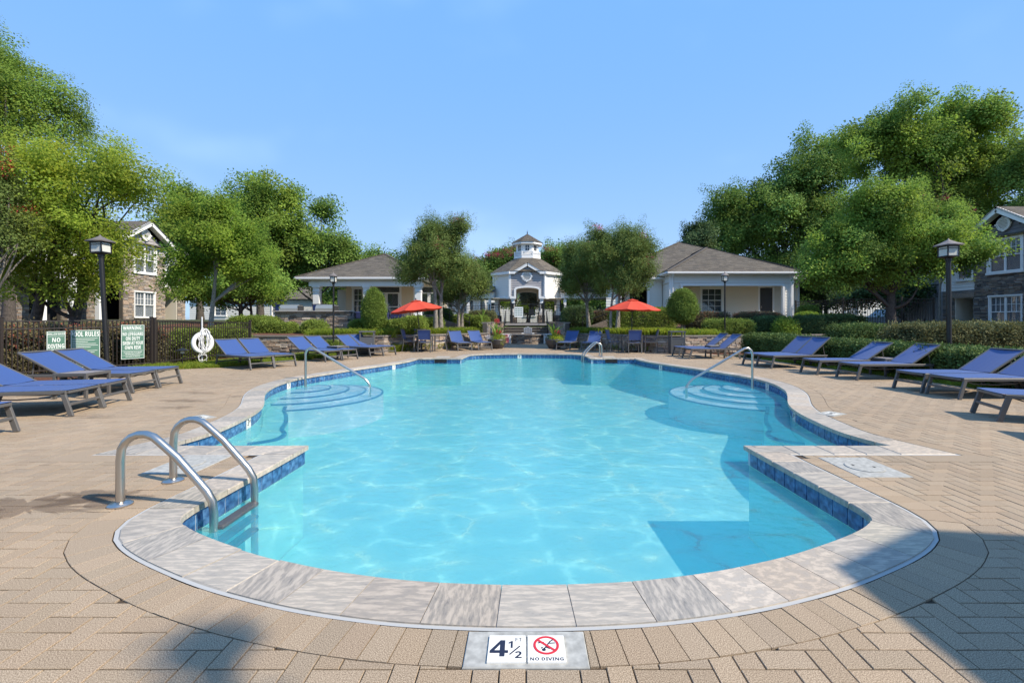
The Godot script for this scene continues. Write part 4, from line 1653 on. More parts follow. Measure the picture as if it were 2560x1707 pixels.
	for k in 8:
		var a0 := TAU * (k / 8.0) - PI * 0.625
		var a1 := TAU * ((k + 1) / 8.0) - PI * 0.625
		var ring8 := func(r: float, y: float, a: float) -> Vector3: return c0 + Vector3(cos(a) * r, y, -sin(a) * r)
		var f := Buf.new()
		f.quad(ring8.call(1.12, 6.02, a0), ring8.call(1.12, 6.02, a1), ring8.call(1.10, 6.28, a1), ring8.call(1.10, 6.28, a0))
		f.quad(ring8.call(1.10, 6.28, a0), ring8.call(1.10, 6.28, a1), ring8.call(0.9, 6.30, a1), ring8.call(0.9, 6.30, a0))
		part(f, "base_board", M.white_trim, cu)
		f = Buf.new()
		for e in [[1.06, 6.58], [1.06, 6.34]]: f.beam(ring8.call(e[0], e[1], a0), ring8.call(e[0], e[1], a1), 0.05, 0.05)
		part(f, "railing", M.white_trim, cu)
		var pa: Vector3 = ring8.call(1.06, 6.46, a0)
		var pb: Vector3 = ring8.call(1.06, 6.46, a1)
		for j in 8: bar(cu, "baluster", M.white_trim, pa.lerp(pb, (j + 0.5) / 8.0), Vector3(0.04, 0.22, 0.04))
		bar(cu, "post", M.white_trim, pa, Vector3(0.08, 0.34, 0.08))
		var wa: Vector3 = ring8.call(0.92, 6.28, a0)
		var wb: Vector3 = ring8.call(0.92, 6.28, a1)
		var x := (wb - wa).normalized()
		var b := Basis(x, Vector3.UP, x.cross(Vector3.UP))
		var w := wa.distance_to(wb)
		for sd in [0.0, 1.0]: bar(cu, "wall", M.white_trim, wa + b * Vector3(0.1 + sd * (w - 0.2), 0.48, -0.03), Vector3(0.2, 0.96, 0.08), b)
		bar(cu, "wall", M.white_trim, wa + b * Vector3(w / 2, 0.20, -0.03), Vector3(w - 0.4, 0.40, 0.08), b)
		bar(cu, "wall", M.white_trim, wa + b * Vector3(w / 2, 0.90, -0.03), Vector3(w - 0.4, 0.14, 0.08), b)
		bar(cu, "window_pane", M.pane, wa + b * Vector3(w / 2, 0.61, -0.04), Vector3(w - 0.4, 0.44, 0.02), b)
		bar(cu, "muntin", M.white_trim, wa + b * Vector3(w / 2, 0.61, -0.02), Vector3(0.025, 0.44, 0.02), b)
		bar(cu, "muntin", M.white_trim, wa + b * Vector3(w / 2, 0.61, -0.0195), Vector3(w - 0.4, 0.025, 0.021), b)
		f = Buf.new()
		f.beam(ring8.call(1.20, 7.25, a0), ring8.call(1.20, 7.25, a1), 0.06, 0.16)
		f.quad(ring8.call(0.8, 7.19, a0), ring8.call(0.8, 7.19, a1), ring8.call(1.2, 7.19, a1), ring8.call(1.2, 7.19, a0))
		part(f, "eave_board", M.white_trim, cu)
		f = Buf.new()
		shingles(f, [ring8.call(1.27, 7.33, a0), ring8.call(1.27, 7.33, a1), c0 + Vector3(0, 8.10, 0)], 0.12)
		part(f, "shingles", M.shingle, cu).set_meta("kind", "stuff")
	var fin := Buf.new()
	fin.lathe([Vector2(0.05, 8.06), Vector2(0.05, 8.12), Vector2(0.02, 8.16), Vector2(0.055, 8.22), Vector2(0.015, 8.28), Vector2(0.0, 8.48)], c0, 8)
	part(fin, "finial", M.black_paint, cu)
	# columns on stone bases, wall lanterns
	for q in [[cx - fw + 0.22, df + 0.15], [cx + fw - 0.22, df + 0.15], [cx - fw - ch + 0.2, df + ch + 0.1], [cx + fw + ch - 0.2, df + ch + 0.1], [cx - fw - ch + 0.2, df + ch + 2.4], [cx + fw + ch - 0.2, df + ch + 2.4], [cx - fw + 0.2, df + 4.8], [cx + fw - 0.2, df + 4.8]]:
		column(t, q[0], q[1], 1.75, 3.0, 0.24)
		stone_face(t, "pier", P(q[0] - 0.24, q[1] - 0.24, 1.1), Basis.IDENTITY, 0.48, 0.65, [], 0.12, 0.3, 0.05, 0.1, 24, 0.42)
	for sd in [-1.0, 1.0]:
		var l := thing("wall_lantern", ["small black lantern on the gatehouse column beside the white notice", "small black lantern on the gatehouse column beside the lock plate"][int(sd > 0)], "lantern", P(cx + sd * (fw - 0.22), df, 2.35))
		bar(l, "bracket", M.black_paint, Vector3(0, 0.05, 0.06), Vector3(0.04, 0.3, 0.08))
		bar(l, "cage", M.black_paint, Vector3(0, -0.02, 0.16), Vector3(0.13, 0.26, 0.13))
		bar(l, "roof", M.black_paint, Vector3(0, 0.15, 0.16), Vector3(0.18, 0.06, 0.18))
	var path := Buf.new()
	path.box(P(0.1, 40.5, 1.08), Vector3(3.6, 0.12, 19.6))
	struct(path, "entrance_path", M.path_grey)
	# low link roofs to either side
	for sd in [-1.0, 1.0]:
		var lk := thing("breezeway", ["white covered walk between the bay window and the gatehouse", "white covered walk between the gatehouse and the open porch window"][int(sd > 0)], "walkway", P(cx + sd * 4.4, 35.0, 0))
		bar(lk, "beam", M.white_siding, Vector3(0, 3.25, 1.2), Vector3(3.8, 0.5, 0.15))
		bar(lk, "ceiling", M.white_trim, Vector3(0, 3.0, 0), Vector3(3.8, 0.05, 2.4))
		for k in 3: bar(lk, "post", M.white_trim, Vector3((k - 1) * 1.6, 2.0, 1.1), Vector3(0.2, 2.0, 0.2))
		var f := Buf.new()
		shingles(f, [Vector3(-2.0, 3.5, 1.5), Vector3(2.0, 3.5, 1.5), Vector3(2.0, 4.4, 0), Vector3(-2.0, 4.4, 0)])
		part(f, "shingles", M.shingle, lk).set_meta("kind", "stuff")


func round_vent(parent: Node, at: Vector3, b: Basis, r: float) -> void:
	var v := Node3D.new()
	v.name = "round_vent"
	parent.add_child(v, true)
	v.transform = Transform3D(b * Basis(Vector3.RIGHT, PI / 2), at)
	var f := Buf.new()
	f.lathe([Vector2(r * 1.15, -0.03), Vector2(r * 1.15, 0.03), Vector2(r * 0.85, 0.05), Vector2(r * 0.82, 0.0)], Vector3.ZERO, 28)
	part(f, "surround", M.white_trim, v)
	f = Buf.new()
	f.lathe([Vector2(r * 0.85, -0.01), Vector2(0.0, -0.005)], Vector3.ZERO, 28)
	part(f, "backing", M.vent_dark, v)
	for k in 7:
		var z := r * 0.8 * (k - 3) / 3.5
		var w := sqrt(maxf(0.01, r * r * 0.68 - z * z)) * 2
		bar(v, "louvre", M.white_trim, Vector3(0, 0.012, z), Vector3(w, 0.012, r * 0.17), Basis(Vector3.RIGHT, 0.45))
	for k in 4: bar(v, "keystone", M.white_trim, Vector3(cos(k * PI / 2), 0, sin(k * PI / 2)) * r * 1.1 + Vector3(0, 0.02, 0), Vector3(r * 0.28, 0.08, r * 0.34), Basis(Vector3.UP, -k * PI / 2 + PI / 2))


# ---------- clubhouse wings ----------
func glazed_door(parent: Node, at: Vector3, b: Basis, w: float, h: float) -> void:  # pair of glass doors below a transom
	var d := Node3D.new()
	d.name = "glazed_doors"
	parent.add_child(d, true)
	d.transform = Transform3D(b, at)
	bar(d, "interior", M.dark_room, Vector3(w / 2, h / 2, -0.4), Vector3(w + 0.3, h + 0.2, 0.02))
	for sd in [0.0, 1.0]: bar(d, "casing", M.white_trim, Vector3(-0.07 + sd * (w + 0.14), h / 2, 0.02), Vector3(0.14, h, 0.08))
	bar(d, "head_trim", M.white_trim, Vector3(w / 2, h + 0.1, 0.02), Vector3(w + 0.34, 0.2, 0.08))
	bar(d, "transom_bar", M.white_trim, Vector3(w / 2, h - 0.42, 0), Vector3(w, 0.09, 0.07))
	bar(d, "transom_pane", M.glass, Vector3(w / 2, h - 0.19, -0.02), Vector3(w, 0.38, 0.006))
	for k in 2:
		var x0 := k * w / 2
		for sd in [0.0, 1.0]: bar(d, "stile", M.white_trim, Vector3(x0 + 0.05 + sd * (w / 2 - 0.1), (h - 0.46) / 2, 0), Vector3(0.1, h - 0.46, 0.06))
		bar(d, "rail", M.white_trim, Vector3(x0 + w / 4, 0.12, 0), Vector3(w / 2 - 0.2, 0.24, 0.055))
		bar(d, "mid_rail", M.white_trim, Vector3(x0 + w / 4, 0.95, 0), Vector3(w / 2 - 0.2, 0.07, 0.05))
		bar(d, "pane", M.glass, Vector3(x0 + w / 4, (h - 0.46) / 2, -0.02), Vector3(w / 2 - 0.2, h - 0.46, 0.006))


func clubhouse_wings() -> void:
	var fl := 1.38
	# open pavilion on the left
	var t := thing("pavilion", "open pavilion with square white columns and glazed doors behind the grill counter", "pavilion", Vector3.ZERO)
	hip_roof(t, -14.72, -6.15, 28.9, 39.5, 4.10, 6.25, 33.6)
	for x in [-13.5, -10.27, -6.95]: column(t, x, 29.4, fl, 3.58, 0.38)
	bar(t, "beam", M.white_trim, P(-10.3, 29.4, 3.67), Vector3(7.3, 0.24, 0.42))
	bar(t, "frieze", M.gutter, P(-10.3, 29.42, 3.88), Vector3(7.2, 0.20, 0.36))
	bar(t, "porch_floor", M.path_grey, P(-10.3, 30.8, fl - 0.1), Vector3(8.0, 0.24, 3.6))
	bar(t, "porch_ceiling", M.beige_stucco, P(-10.3, 31.0, 3.80), Vector3(7.2, 0.04, 3.2))
	var b := Basis.IDENTITY
	var holes := [Rect2(0.55, 0.55, 0.65, 1.7), Rect2(1.95, 0.0, 1.9, 2.35), Rect2(5.0, 0.0, 1.9, 2.35)]
	var wall := Node3D.new()
	wall.name = "back_wall"
	t.add_child(wall, true)
	for y in [[0.0, 0.55], [0.55, 2.25], [2.25, 2.35], [2.35, 2.45]]:
		for r in free_of(0, 7.2, y[0], y[1], holes): bar(wall, "wall_panel", M.beige_stucco, P(-12.9 + (r.x + r.y) / 2, 32.6, fl + (y[0] + y[1]) / 2), Vector3(r.y - r.x, y[1] - y[0], 0.12))
	window(t, P(-12.35, 32.54, fl + 0.55), b, 0.65, 1.7, {"cols": 2, "rows": 2})
	glazed_door(t, P(-10.95, 32.54, fl), b, 1.9, 2.35)
	glazed_door(t, P(-7.9, 32.54, fl), b, 1.9, 2.35)
	siding(t, "side_wall", P(-14.3, 34.5, fl - 0.3), b, 1.7, 2.6, M.cream_siding)
	bar(t, "pendant_strip", M.red_ink, P(-9.95, 29.15, 2.55), Vector3(0.10, 0.28, 0.02))
	# main hall between pavilion and gatehouse
	t = thing("main_hall", "white clapboard hall with tall bay windows beside the gatehouse", "building", Vector3.ZERO)
	holes = [Rect2(0.65, 0.75, 0.95, 1.5), Rect2(2.15, 0.45, 1.0, 1.75)]
	siding(t, "wall", P(-7.1, 34.2, 1.55), b, 3.6, 2.6, M.white_siding, holes)
	window(t, P(-6.45, 34.2, 2.30), b, 0.95, 1.5, {"cols": 2, "rows": 2, "double": false})
	window(t, P(-4.95, 34.2, 2.00), b, 1.0, 1.75, {"cols": 2, "rows": 2, "double": true})
	bar(t, "corner_board", M.white_trim, P(-3.5, 34.17, 2.9), Vector3(0.15, 2.7, 0.12))
	bar(t, "corner_board", M.white_trim, P(-5.35, 34.17, 2.9), Vector3(0.22, 2.7, 0.1))
	stone_face(t, "plinth", P(-7.1, 34.15, 1.0), b, 3.6, 0.55, [], 0.2, 0.4, 0.06, 0.1, 60)
	var side := Basis(Vector3(0, 0, -1), Vector3.UP, Vector3(1, 0, 0))
	siding(t, "side_wall", P(-3.5, 34.2, 1.55), side, 5.0, 2.6, M.white_siding, [Rect2(0.4, 0.5, 0.8, 1.6)])
	window(t, P(-3.5, 34.6, 2.05), side, 0.8, 1.6, {"cols": 2, "rows": 2})
	hip_roof(t, -12.5, -3.1, 33.7, 44.0, 4.12, 6.6)
	# wing on the right: porch block in front, main block behind
	t = thing("clubhouse_wing", "cream clapboard clubhouse wing with a recessed porch and dark door", "building", Vector3.ZERO)
	hip_roof(t, 8.88, 17.55, 28.6, 38.5, 4.42, 6.66, 33.2)
	var y0 := 1.2
	holes = [Rect2(0.72, 0, 6.42, 2.42)]
	siding(t, "front_wall", P(9.2, 29.0, y0), b, 7.75, 3.06, M.white_siding, holes)
	bar(t, "porch_header", M.white_trim, P(13.1, 28.94, y0 + 2.42), Vector3(6.62, 0.15, 0.14))
	bar(t, "porch_jamb", M.white_trim, P(9.9, 28.94, y0 + 1.2), Vector3(0.12, 2.4, 0.14))
	bar(t, "porch_jamb", M.white_trim, P(16.36, 28.94, y0 + 1.2), Vector3(0.14, 2.4, 0.2))
	for x in [9.2, 16.95]: bar(t, "corner_board", M.white_trim, P(x, 28.97, y0 + 1.53), Vector3(0.14, 3.06, 0.12))
	stone_face(t, "plinth", P(15.9, 28.93, y0 - 0.25), b, 1.1, 0.27, [], 0.18, 0.4, 0.06, 0.1, 20)
	siding(t, "porch_wall", P(9.6, 31.0, y0), b, 8.0, 2.75, M.cream_siding, [Rect2(2.38, 0.72, 1.38, 1.6), Rect2(6.32, 0.05, 0.88, 2.33)], [], 0.16)
	window(t, P(11.98, 31.0, y0 + 0.72), b, 1.38, 1.6, {"cols": 3, "rows": 2, "trim_mat": "white_trim"})
	var dr := Node3D.new()
	dr.name = "door"
	t.add_child(dr, true)
	bar(dr, "leaf", M.door_grey, P(16.36, 31.03, y0 + 1.2), Vector3(0.88, 2.32, 0.05))
	for k in 2: bar(dr, "casing", M.white_trim, P(15.87 + k * 0.98, 30.97, y0 + 1.2), Vector3(0.1, 2.4, 0.08))
	bar(dr, "head", M.white_trim, P(16.36, 30.97, y0 + 2.44), Vector3(1.1, 0.1, 0.08))
	bar(dr, "handle", M.steel, P(16.02, 30.96, y0 + 1.05), Vector3(0.06, 0.16, 0.07))
	bar(t, "porch_ceiling", M.white_trim, P(13.1, 30.0, y0 + 2.6), Vector3(8.0, 0.04, 2.1))
	bar(t, "porch_floor", M.path_grey, P(13.1, 30.0, y0 - 0.05), Vector3(7.8, 0.12, 2.1))
	var ls := Basis(Vector3(0, 0, -1), Vector3.UP, Vector3(1, 0, 0))
	siding(t, "porch_side", P(9.9, 29.05, y0), ls, 1.95, 2.6, M.cream_siding)
	siding(t, "side_wall", P(9.2, 31.0, y0), Basis(Vector3(0, 0, 1), Vector3.UP, Vector3(-1, 0, 0)), 2.0, 3.06, M.white_siding)
	siding(t, "side_wall", P(18.6, 31.3, y0), ls, 6.0, 3.06, M.white_siding)
	siding(t, "rear_wall", P(17.0, 31.2, y0), b, 1.65, 2.9, M.white_siding)
	bar(t, "corner_board", M.white_trim, P(18.65, 31.17, y0 + 1.45), Vector3(0.14, 2.9, 0.1))
	bar(t, "rear_eave", M.gutter, P(17.9, 30.9, y0 + 2.98), Vector3(2.2, 0.16, 0.5))
	var dp := Buf.new()
	dp.tube([P(9.28, 28.6, 4.34), P(9.28, 28.75, 4.1), P(9.32, 28.9, 3.85), P(9.32, 28.92, y0)], 0.05, 8)
	part(dp, "downpipe", M.white_trim, t)
	siding(t, "left_wall", P(5.4, 30.6, y0), b, 3.75, 2.95, M.white_siding, [Rect2(1.0, 0.45, 1.75, 1.95)])
	for k in 2: bar(t, "opening_casing", M.white_trim, P(6.33 + k * 1.9, 30.57, y0 + 1.42), Vector3(0.15, 2.1, 0.12))
	bar(t, "opening_head", M.white_trim, P(7.28, 30.57, y0 + 2.5), Vector3(2.2, 0.2, 0.12))
	bar(t, "opening_interior", M.dark_room, P(7.28, 32.2, y0 + 1.4), Vector3(3.0, 2.6, 0.05))
	bar(t, "opening_post", M.cream_siding, P(7.0, 31.5, y0 + 1.4), Vector3(0.3, 2.0, 0.3))
	hip_roof(t, 4.9, 20.6, 30.2, 46.0, 4.22, 7.85, 37.8)
	# far service buildings glimpsed between the trunks and under the gatehouse
	for a in [["white far building seen under the gatehouse arch", -1.5, 52.0, 9.0, 3.6], ["pale far garage seen below the trees beside the pavilion", -30.0, 50.0, 14.0, 2.6], ["pale far building seen through the iron fence behind the maple trunk", 36.0, 46.0, 12.0, 3.0]]:
		var f := thing("far_building", a[0], "building", P(a[1], a[2], 1.1))
		siding(f, "wall", Vector3(-a[3] / 2, 0, 0), b, a[3], a[4], M.white_siding, [Rect2(a[3] * 0.2, 0.8, 1.2, 1.5), Rect2(a[3] * 0.65, 0.8, 1.2, 1.5)], [], 0.2)
		for k in [0.2, 0.65]: window(f, Vector3(-a[3] / 2 + a[3] * k, 0.8, 0), b, 1.2, 1.5, {})
		var g := Buf.new()
		shingles(g, [Vector3(-a[3] / 2 - 0.3, a[4], 0.3), Vector3(a[3] / 2 + 0.3, a[4], 0.3), Vector3(a[3] / 2 - 1, a[4] + 1.5, -3), Vector3(-a[3] / 2 + 1, a[4] + 1.5, -3)], 0.25)
		part(g, "roof", M.shingle, f).set_meta("kind", "stuff")


# ---------- two-storey apartments, mirrored left and right ----------
func apartment(label: String, sd: float, dm: float, yb: float) -> void:
	var t := thing("apartment_building", label, "apartment building", P(sd * 24.0, dm, yb))
	t.rotation.y = PI / 2 * -sd  # local x runs along the facade, local z out towards the pool
	var m := -sd  # local x of farther away
	var look := "pale" if sd < 0 else "stone"  # lighter copy of the stone on the left block imitates sunlight falling on it
	var b := Basis.IDENTITY
	var rect := func(s0: float, s1: float, y0: float, h: float) -> Rect2: return Rect2(minf(s0 * m, s1 * m), y0, absf(s1 - s0), h)
	var shift := func(r: Rect2, x: float) -> Rect2: return Rect2(r.position - Vector2(x, 0), r.size)
	# stone bay under the gable
	var x0 := -1.55
	var wl: Rect2 = rect.call(-0.78, 0.72, 0.55, 1.55)
	var wu: Rect2 = rect.call(-0.78, 0.72, 3.35, 1.60)
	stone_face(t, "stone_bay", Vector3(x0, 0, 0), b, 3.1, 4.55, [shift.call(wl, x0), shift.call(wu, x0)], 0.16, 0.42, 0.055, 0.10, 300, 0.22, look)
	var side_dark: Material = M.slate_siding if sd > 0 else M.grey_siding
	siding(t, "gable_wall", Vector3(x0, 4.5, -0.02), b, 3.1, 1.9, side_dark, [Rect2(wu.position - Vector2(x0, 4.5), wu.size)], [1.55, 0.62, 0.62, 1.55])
	window(t, Vector3(wl.position.x, wl.position.y, 0.0), b, wl.size.x, wl.size.y, {"double": true, "cols": 3, "rows": 2, "lower_cols": 1, "lower_rows": 1, "blind": true, "trim": 0.05})
	window(t, Vector3(wu.position.x, wu.position.y, 0.02), b, wu.size.x, wu.size.y, {"double": true, "cols": 3, "rows": 2, "lower_cols": 1, "lower_rows": 1, "blind": true, "trim": 0.12})
	round_vent(t, Vector3(0, 5.72, 0.06), b, 0.30)
	var pk := 6.45
	for e in [-1.0, 1.0]:
		var g := Buf.new()
		g.beam(Vector3(e * 2.0, 5.17, 0.42), Vector3(0, pk, 0.42), 0.06, 0.26)
		part(g, "rake_board", M.white_trim, t)
		g = Buf.new()
		g.quad(Vector3(e * 2.0, 5.1, 0.42), Vector3(0, pk - 0.07, 0.42), Vector3(0, pk - 0.07, 0), Vector3(e * 2.0, 5.1, 0))
		part(g, "soffit", M.white_trim, t)
		g = Buf.new()
		var pl := [Vector3(e * 2.06, 5.26, 0.48), Vector3(e * 2.06, 5.26, -5.0), Vector3(0, pk + 0.14, -5.0), Vector3(0, pk + 0.14, 0.48)]
		if e < 0: pl = [pl[1], pl[0], pl[3], pl[2]]
		shingles(g, pl)
		part(g, "gable_shingles", M.shingle, t).set_meta("kind", "stuff")
	# white panel over the recessed door, farther along
	var a0: float = minf(1.55 * m, 3.45 * m)
	var w2: Rect2 = rect.call(1.72, 2.55, 3.15, 1.55)
	siding(t, "upper_wall", Vector3(a0, 2.55, -0.06), b, 1.9, 2.5, M.white_siding, [Rect2(w2.position - Vector2(a0, 2.55), w2.size)])
	window(t, Vector3(w2.position.x, w2.position.y, -0.05), b, w2.size.x, w2.size.y, {"cols": 3, "rows": 2, "lower_cols": 1, "lower_rows": 1, "blind": true, "trim": 0.11})
	bar(t, "corner_board", M.white_trim, Vector3(3.45 * m, 3.8, -0.05), Vector3(0.12, 2.5, 0.1))
	var dh: Rect2 = rect.call(1.65, 2.75, 0, 2.12)
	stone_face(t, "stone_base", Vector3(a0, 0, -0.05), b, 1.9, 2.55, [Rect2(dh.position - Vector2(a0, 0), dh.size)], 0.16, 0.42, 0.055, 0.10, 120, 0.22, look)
	bar(t, "entry_side", M.cream_siding, Vector3(2.75 * m, 1.06, -0.7), Vector3(0.08, 2.12, 1.2))
	bar(t, "entry_side", M.stone_2, Vector3(1.65 * m, 1.06, -0.7), Vector3(0.08, 2.12, 1.2))
	bar(t, "entry_ceiling", M.white_trim, Vector3(2.2 * m, 2.14, -0.7), Vector3(1.1, 0.05, 1.3))
	bar(t, "door", M.door_grey, Vector3(2.2 * m, 1.03, -1.3), Vector3(0.95, 2.05, 0.05))
	for k in 2: bar(t, "door_casing", M.white_trim, Vector3((1.72 + k * 0.98) * m, 1.03, -1.25), Vector3(0.1, 2.06, 0.1))
	bar(t, "arch_lintel", M.stone_7, Vector3(2.2 * m, 2.27, 0.0), Vector3(1.4, 0.24, 0.12))
	# the rest of the block
	var s_end := 8.0 if sd > 0 else 3.5
	if sd > 0: siding(t, "end_wall", Vector3(minf(3.45 * m, s_end * m), 0, -0.6), b, s_end - 3.45, 5.05, M.grey_siding)
	else: siding(t, "end_wall", Vector3(3.5, 0, -0.1), Basis(Vector3(0, 0, -1), Vector3.UP, Vector3(1, 0, 0)), 9.0, 5.05, M.cream_siding)
	var n0: float = minf(-1.55 * m, -9.0 * m)
	stone_face(t, "stone_base", Vector3(n0, 0, -1.2), b, 7.45, 2.6, [shift.call(rect.call(-5.6, -4.0, 0, 2.2), n0)], 0.2, 0.5, 0.07, 0.12, 100)
	siding(t, "upper_wall", Vector3(n0, 2.6, -1.2), b, 7.45, 2.5, M.white_siding, [shift.call(rect.call(-5.4, -4.2, 2.9, 1.5), n0 + 0.0)])
	bar(t, "balcony_floor", M.white_trim, Vector3(-4.8 * m, 2.62, -0.5), Vector3(3.4, 0.22, 1.6))
	for k in 3: bar(t, "balcony_post", M.white_trim, Vector3((-3.3 - k * 1.5) * m, 2.5, 0.2), Vector3(0.24, 5.0, 0.24))
	bar(t, "balcony_rail", M.white_trim, Vector3(-4.8 * m, 3.7, 0.2), Vector3(3.2, 0.08, 0.08))
	for k in 26: bar(t, "baluster", M.white_trim, Vector3((-3.4 - k * 0.11) * m, 3.2, 0.2), Vector3(0.03, 0.95, 0.03))
	bar(t, "balcony_back", M.dark_room, Vector3(-4.8 * m, 1.1, -1.5), Vector3(1.7, 2.2, 0.05))
	bar(t, "core", M.dark_room, Vector3((s_end - 9.0) / 2 * m, 2.4, -5.4), Vector3(8.8 + s_end, 4.8, 6.8))
	var rf := Node3D.new()
	rf.name = "roof"
	t.add_child(rf, true)
	for e in [-1.0, 1.0]:
		var g := Buf.new()
		var zf := 0.2 if e > 0 else -12.0
		var xa := minf(-9.5 * m, (s_end + 0.4) * m)
		var xb := maxf(-9.5 * m, (s_end + 0.4) * m)
		var pl := [Vector3(xa, 5.1, zf), Vector3(xb, 5.1, zf), Vector3(xb, 7.2, -5.9), Vector3(xa, 7.2, -5.9)]
		if e < 0: pl = [pl[1], pl[0], pl[3], pl[2]]
		shingles(g, pl, 0.2)
		part(g, "shingles", M.shingle, rf).set_meta("kind", "stuff")
	for e in [-9.5 * m, (s_end + 0.2) * m]:
		var g := Buf.new()
		g.wall_poly(PackedVector2Array([Vector2(-12, 5.0), Vector2(0.0, 5.0), Vector2(-5.9, 7.1)]), Vector3(e * 0.97, 0, 0), Basis(Vector3(0, 0, 1), Vector3.UP, Vector3(1, 0, 0)), 0.05)
		part(g, "end_gable", M.grey_siding, rf)
	for e in [-1.0, 1.0]:
		var g0: float = -9.5 if e < 0 else 2.05
		var g1: float = -2.05 if e < 0 else s_end + 0.4
		bar(rf, "gutter", M.white_trim, Vector3((g0 + g1) / 2 * m, 5.04, 0.2), Vector3(g1 - g0, 0.15, 0.12))
	var fl := Node3D.new()
	fl.name = "floodlight"
	t.add_child(fl, true)
	bar(fl, "bracket", M.vent_dark, Vector3(1.42 * m, 4.35, 0.12), Vector3(0.12, 0.2, 0.2))
	bar(fl, "head", M.bin_grey, Vector3(1.5 * m, 4.52, 0.28), Vector3(0.26, 0.2, 0.2), Basis(Vector3.UP, 0.5) * Basis(Vector3.RIGHT, 0.4))


func apartments() -> void:
	apartment("two-storey apartment block of sunlit brown stone behind the birch", -1.0, 28.65, 1.0)
	apartment("two-storey apartment block of dark stone and slate siding, in shade", 1.0, 22.8, 0.45)


# ---------- pool fittings ----------
func text(parent: Node, called: String, s: String, at: Vector3, b: Basis, cap: float, m: Material, narrow := 1.0, bold := true) -> MeshInstance3D:
	var f := SystemFont.new()
	f.font_names = PackedStringArray(["Droid Sans"])
	f.font_weight = 700 if bold else 400
	var t := TextMesh.new()
	t.text = s
	t.font = f
	t.font_size = 48
	t.pixel_size = cap / (0.714 * 48)
	t.depth = 0.0006
	t.curve_step = 1.0
	var o := part(t, called, m, parent)
	o.transform = Transform3D(Basis(b.x * narrow, b.y, b.z), at)
	return o


const FLAT := Basis(Vector3(1, 0, 0), Vector3(0, 0, -1), Vector3(0, 1, 0))  # lettering that lies on the ground


func ladder(label: String, x: float, d: float, sd: float) -> void:  # sd: +1 the water lies to the right of it
	var t := thing("pool_ladder", label, "pool ladder", P(x, d), 0.0 if sd > 0 else PI)
	for k in [-0.245, 0.245]:
		var b := Buf.new()
		var pts := [Vector3(-0.56, 0.0, k), Vector3(-0.56, 0.20, k), Vector3(-0.56, 0.32, k)]
		for j in range(1, 8):
			var a := PI - (PI - 0.72) * j / 7.0
			pts.append(Vector3(-0.40 + cos(a) * 0.16, 0.35 + sin(a) * 0.16, k))
		pts.append_array([Vector3(-0.15, 0.34, k), Vector3(0.0, 0.17, k), Vector3(0.06, 0.10, k), Vector3(0.10, 0.03, k), Vector3(0.11, -0.06, k), Vector3(0.11, -0.5, k), Vector3(0.11, -0.86, k)])
		b.tube(pts, 0.027, 14)
		part(b, "rail", M.steel, t)
		b = Buf.new()
		b.lathe([Vector2(0.075, 0.0), Vector2(0.075, 0.010), Vector2(0.06, 0.022), Vector2(0.029, 0.03)], Vector3(-0.56, 0.001, k), 20)
		part(b, "flange", M.steel, t)
	for k in 3:
		var b := Buf.new()
		b.box(Vector3(0.12, -0.17 - k * 0.105, 0), Vector3(0.085, 0.028, 0.44), Basis.IDENTITY, 0.008)
		part(b, "tread", M.dark_tread, t)


func stair_rail(label: String, x0: float, x1: float, d: float, y1: float) -> void:
	var t := thing("stair_rail", label, "handrail", P(x0, d, 0))
	var b := Buf.new()
	var s := signf(x1 - x0)
	var l := absf(x1 - x0)
	b.tube([Vector3(0, -0.3, 0), Vector3(0, 0.35, 0), Vector3(0, 0.58, 0), Vector3(s * 0.03, 0.66, 0), Vector3(s * 0.10, 0.71, 0), Vector3(s * 0.18, 0.70, 0), Vector3(s * 0.28, 0.64, 0), Vector3(s * (l - 0.14), 0.02, 0), Vector3(s * (l - 0.06), -0.06, 0), Vector3(s * (l - 0.01), -0.14, 0), Vector3(s * l, -0.22, 0), Vector3(s * l, y1, 0)], 0.026, 12)
	part(b, "rail", M.steel, t)


func wall_marker(label: String, x: float, d: float, s: String, half: bool) -> void:
	var best := 0
	for k in ring.size():
		if ring[k].distance_to(Vector2(x, -d)) < ring[best].distance_to(Vector2(x, -d)): best = k
	var n := -Vector3(ring_n[best].x, 0, ring_n[best].y).normalized()
	var b := Basis(Vector3.UP.cross(n), Vector3.UP, n)
	var p := ring[best] + ring_n[best] * 0.012
	var t := thing("depth_marker", label, "depth marker", Vector3(p.x, -0.114, p.y))
	bar(t, "tile", M.white_tile, Vector3.ZERO, Vector3(0.15, 0.145, 0.012), b)
	text(t, "numeral", s, b.z * 0.007 + b.x * (-0.03 if half else 0.0) + Vector3(0, 0.012, 0), b, 0.085, M.ink)
	if half:
		text(t, "fraction", "1/2", b.z * 0.007 + b.x * 0.035 + Vector3(0, 0.02, 0), b, 0.035, M.ink)
	text(t, "unit", "FT", b.z * 0.007 + Vector3(0.0, -0.052, 0), b, 0.018, M.ink)


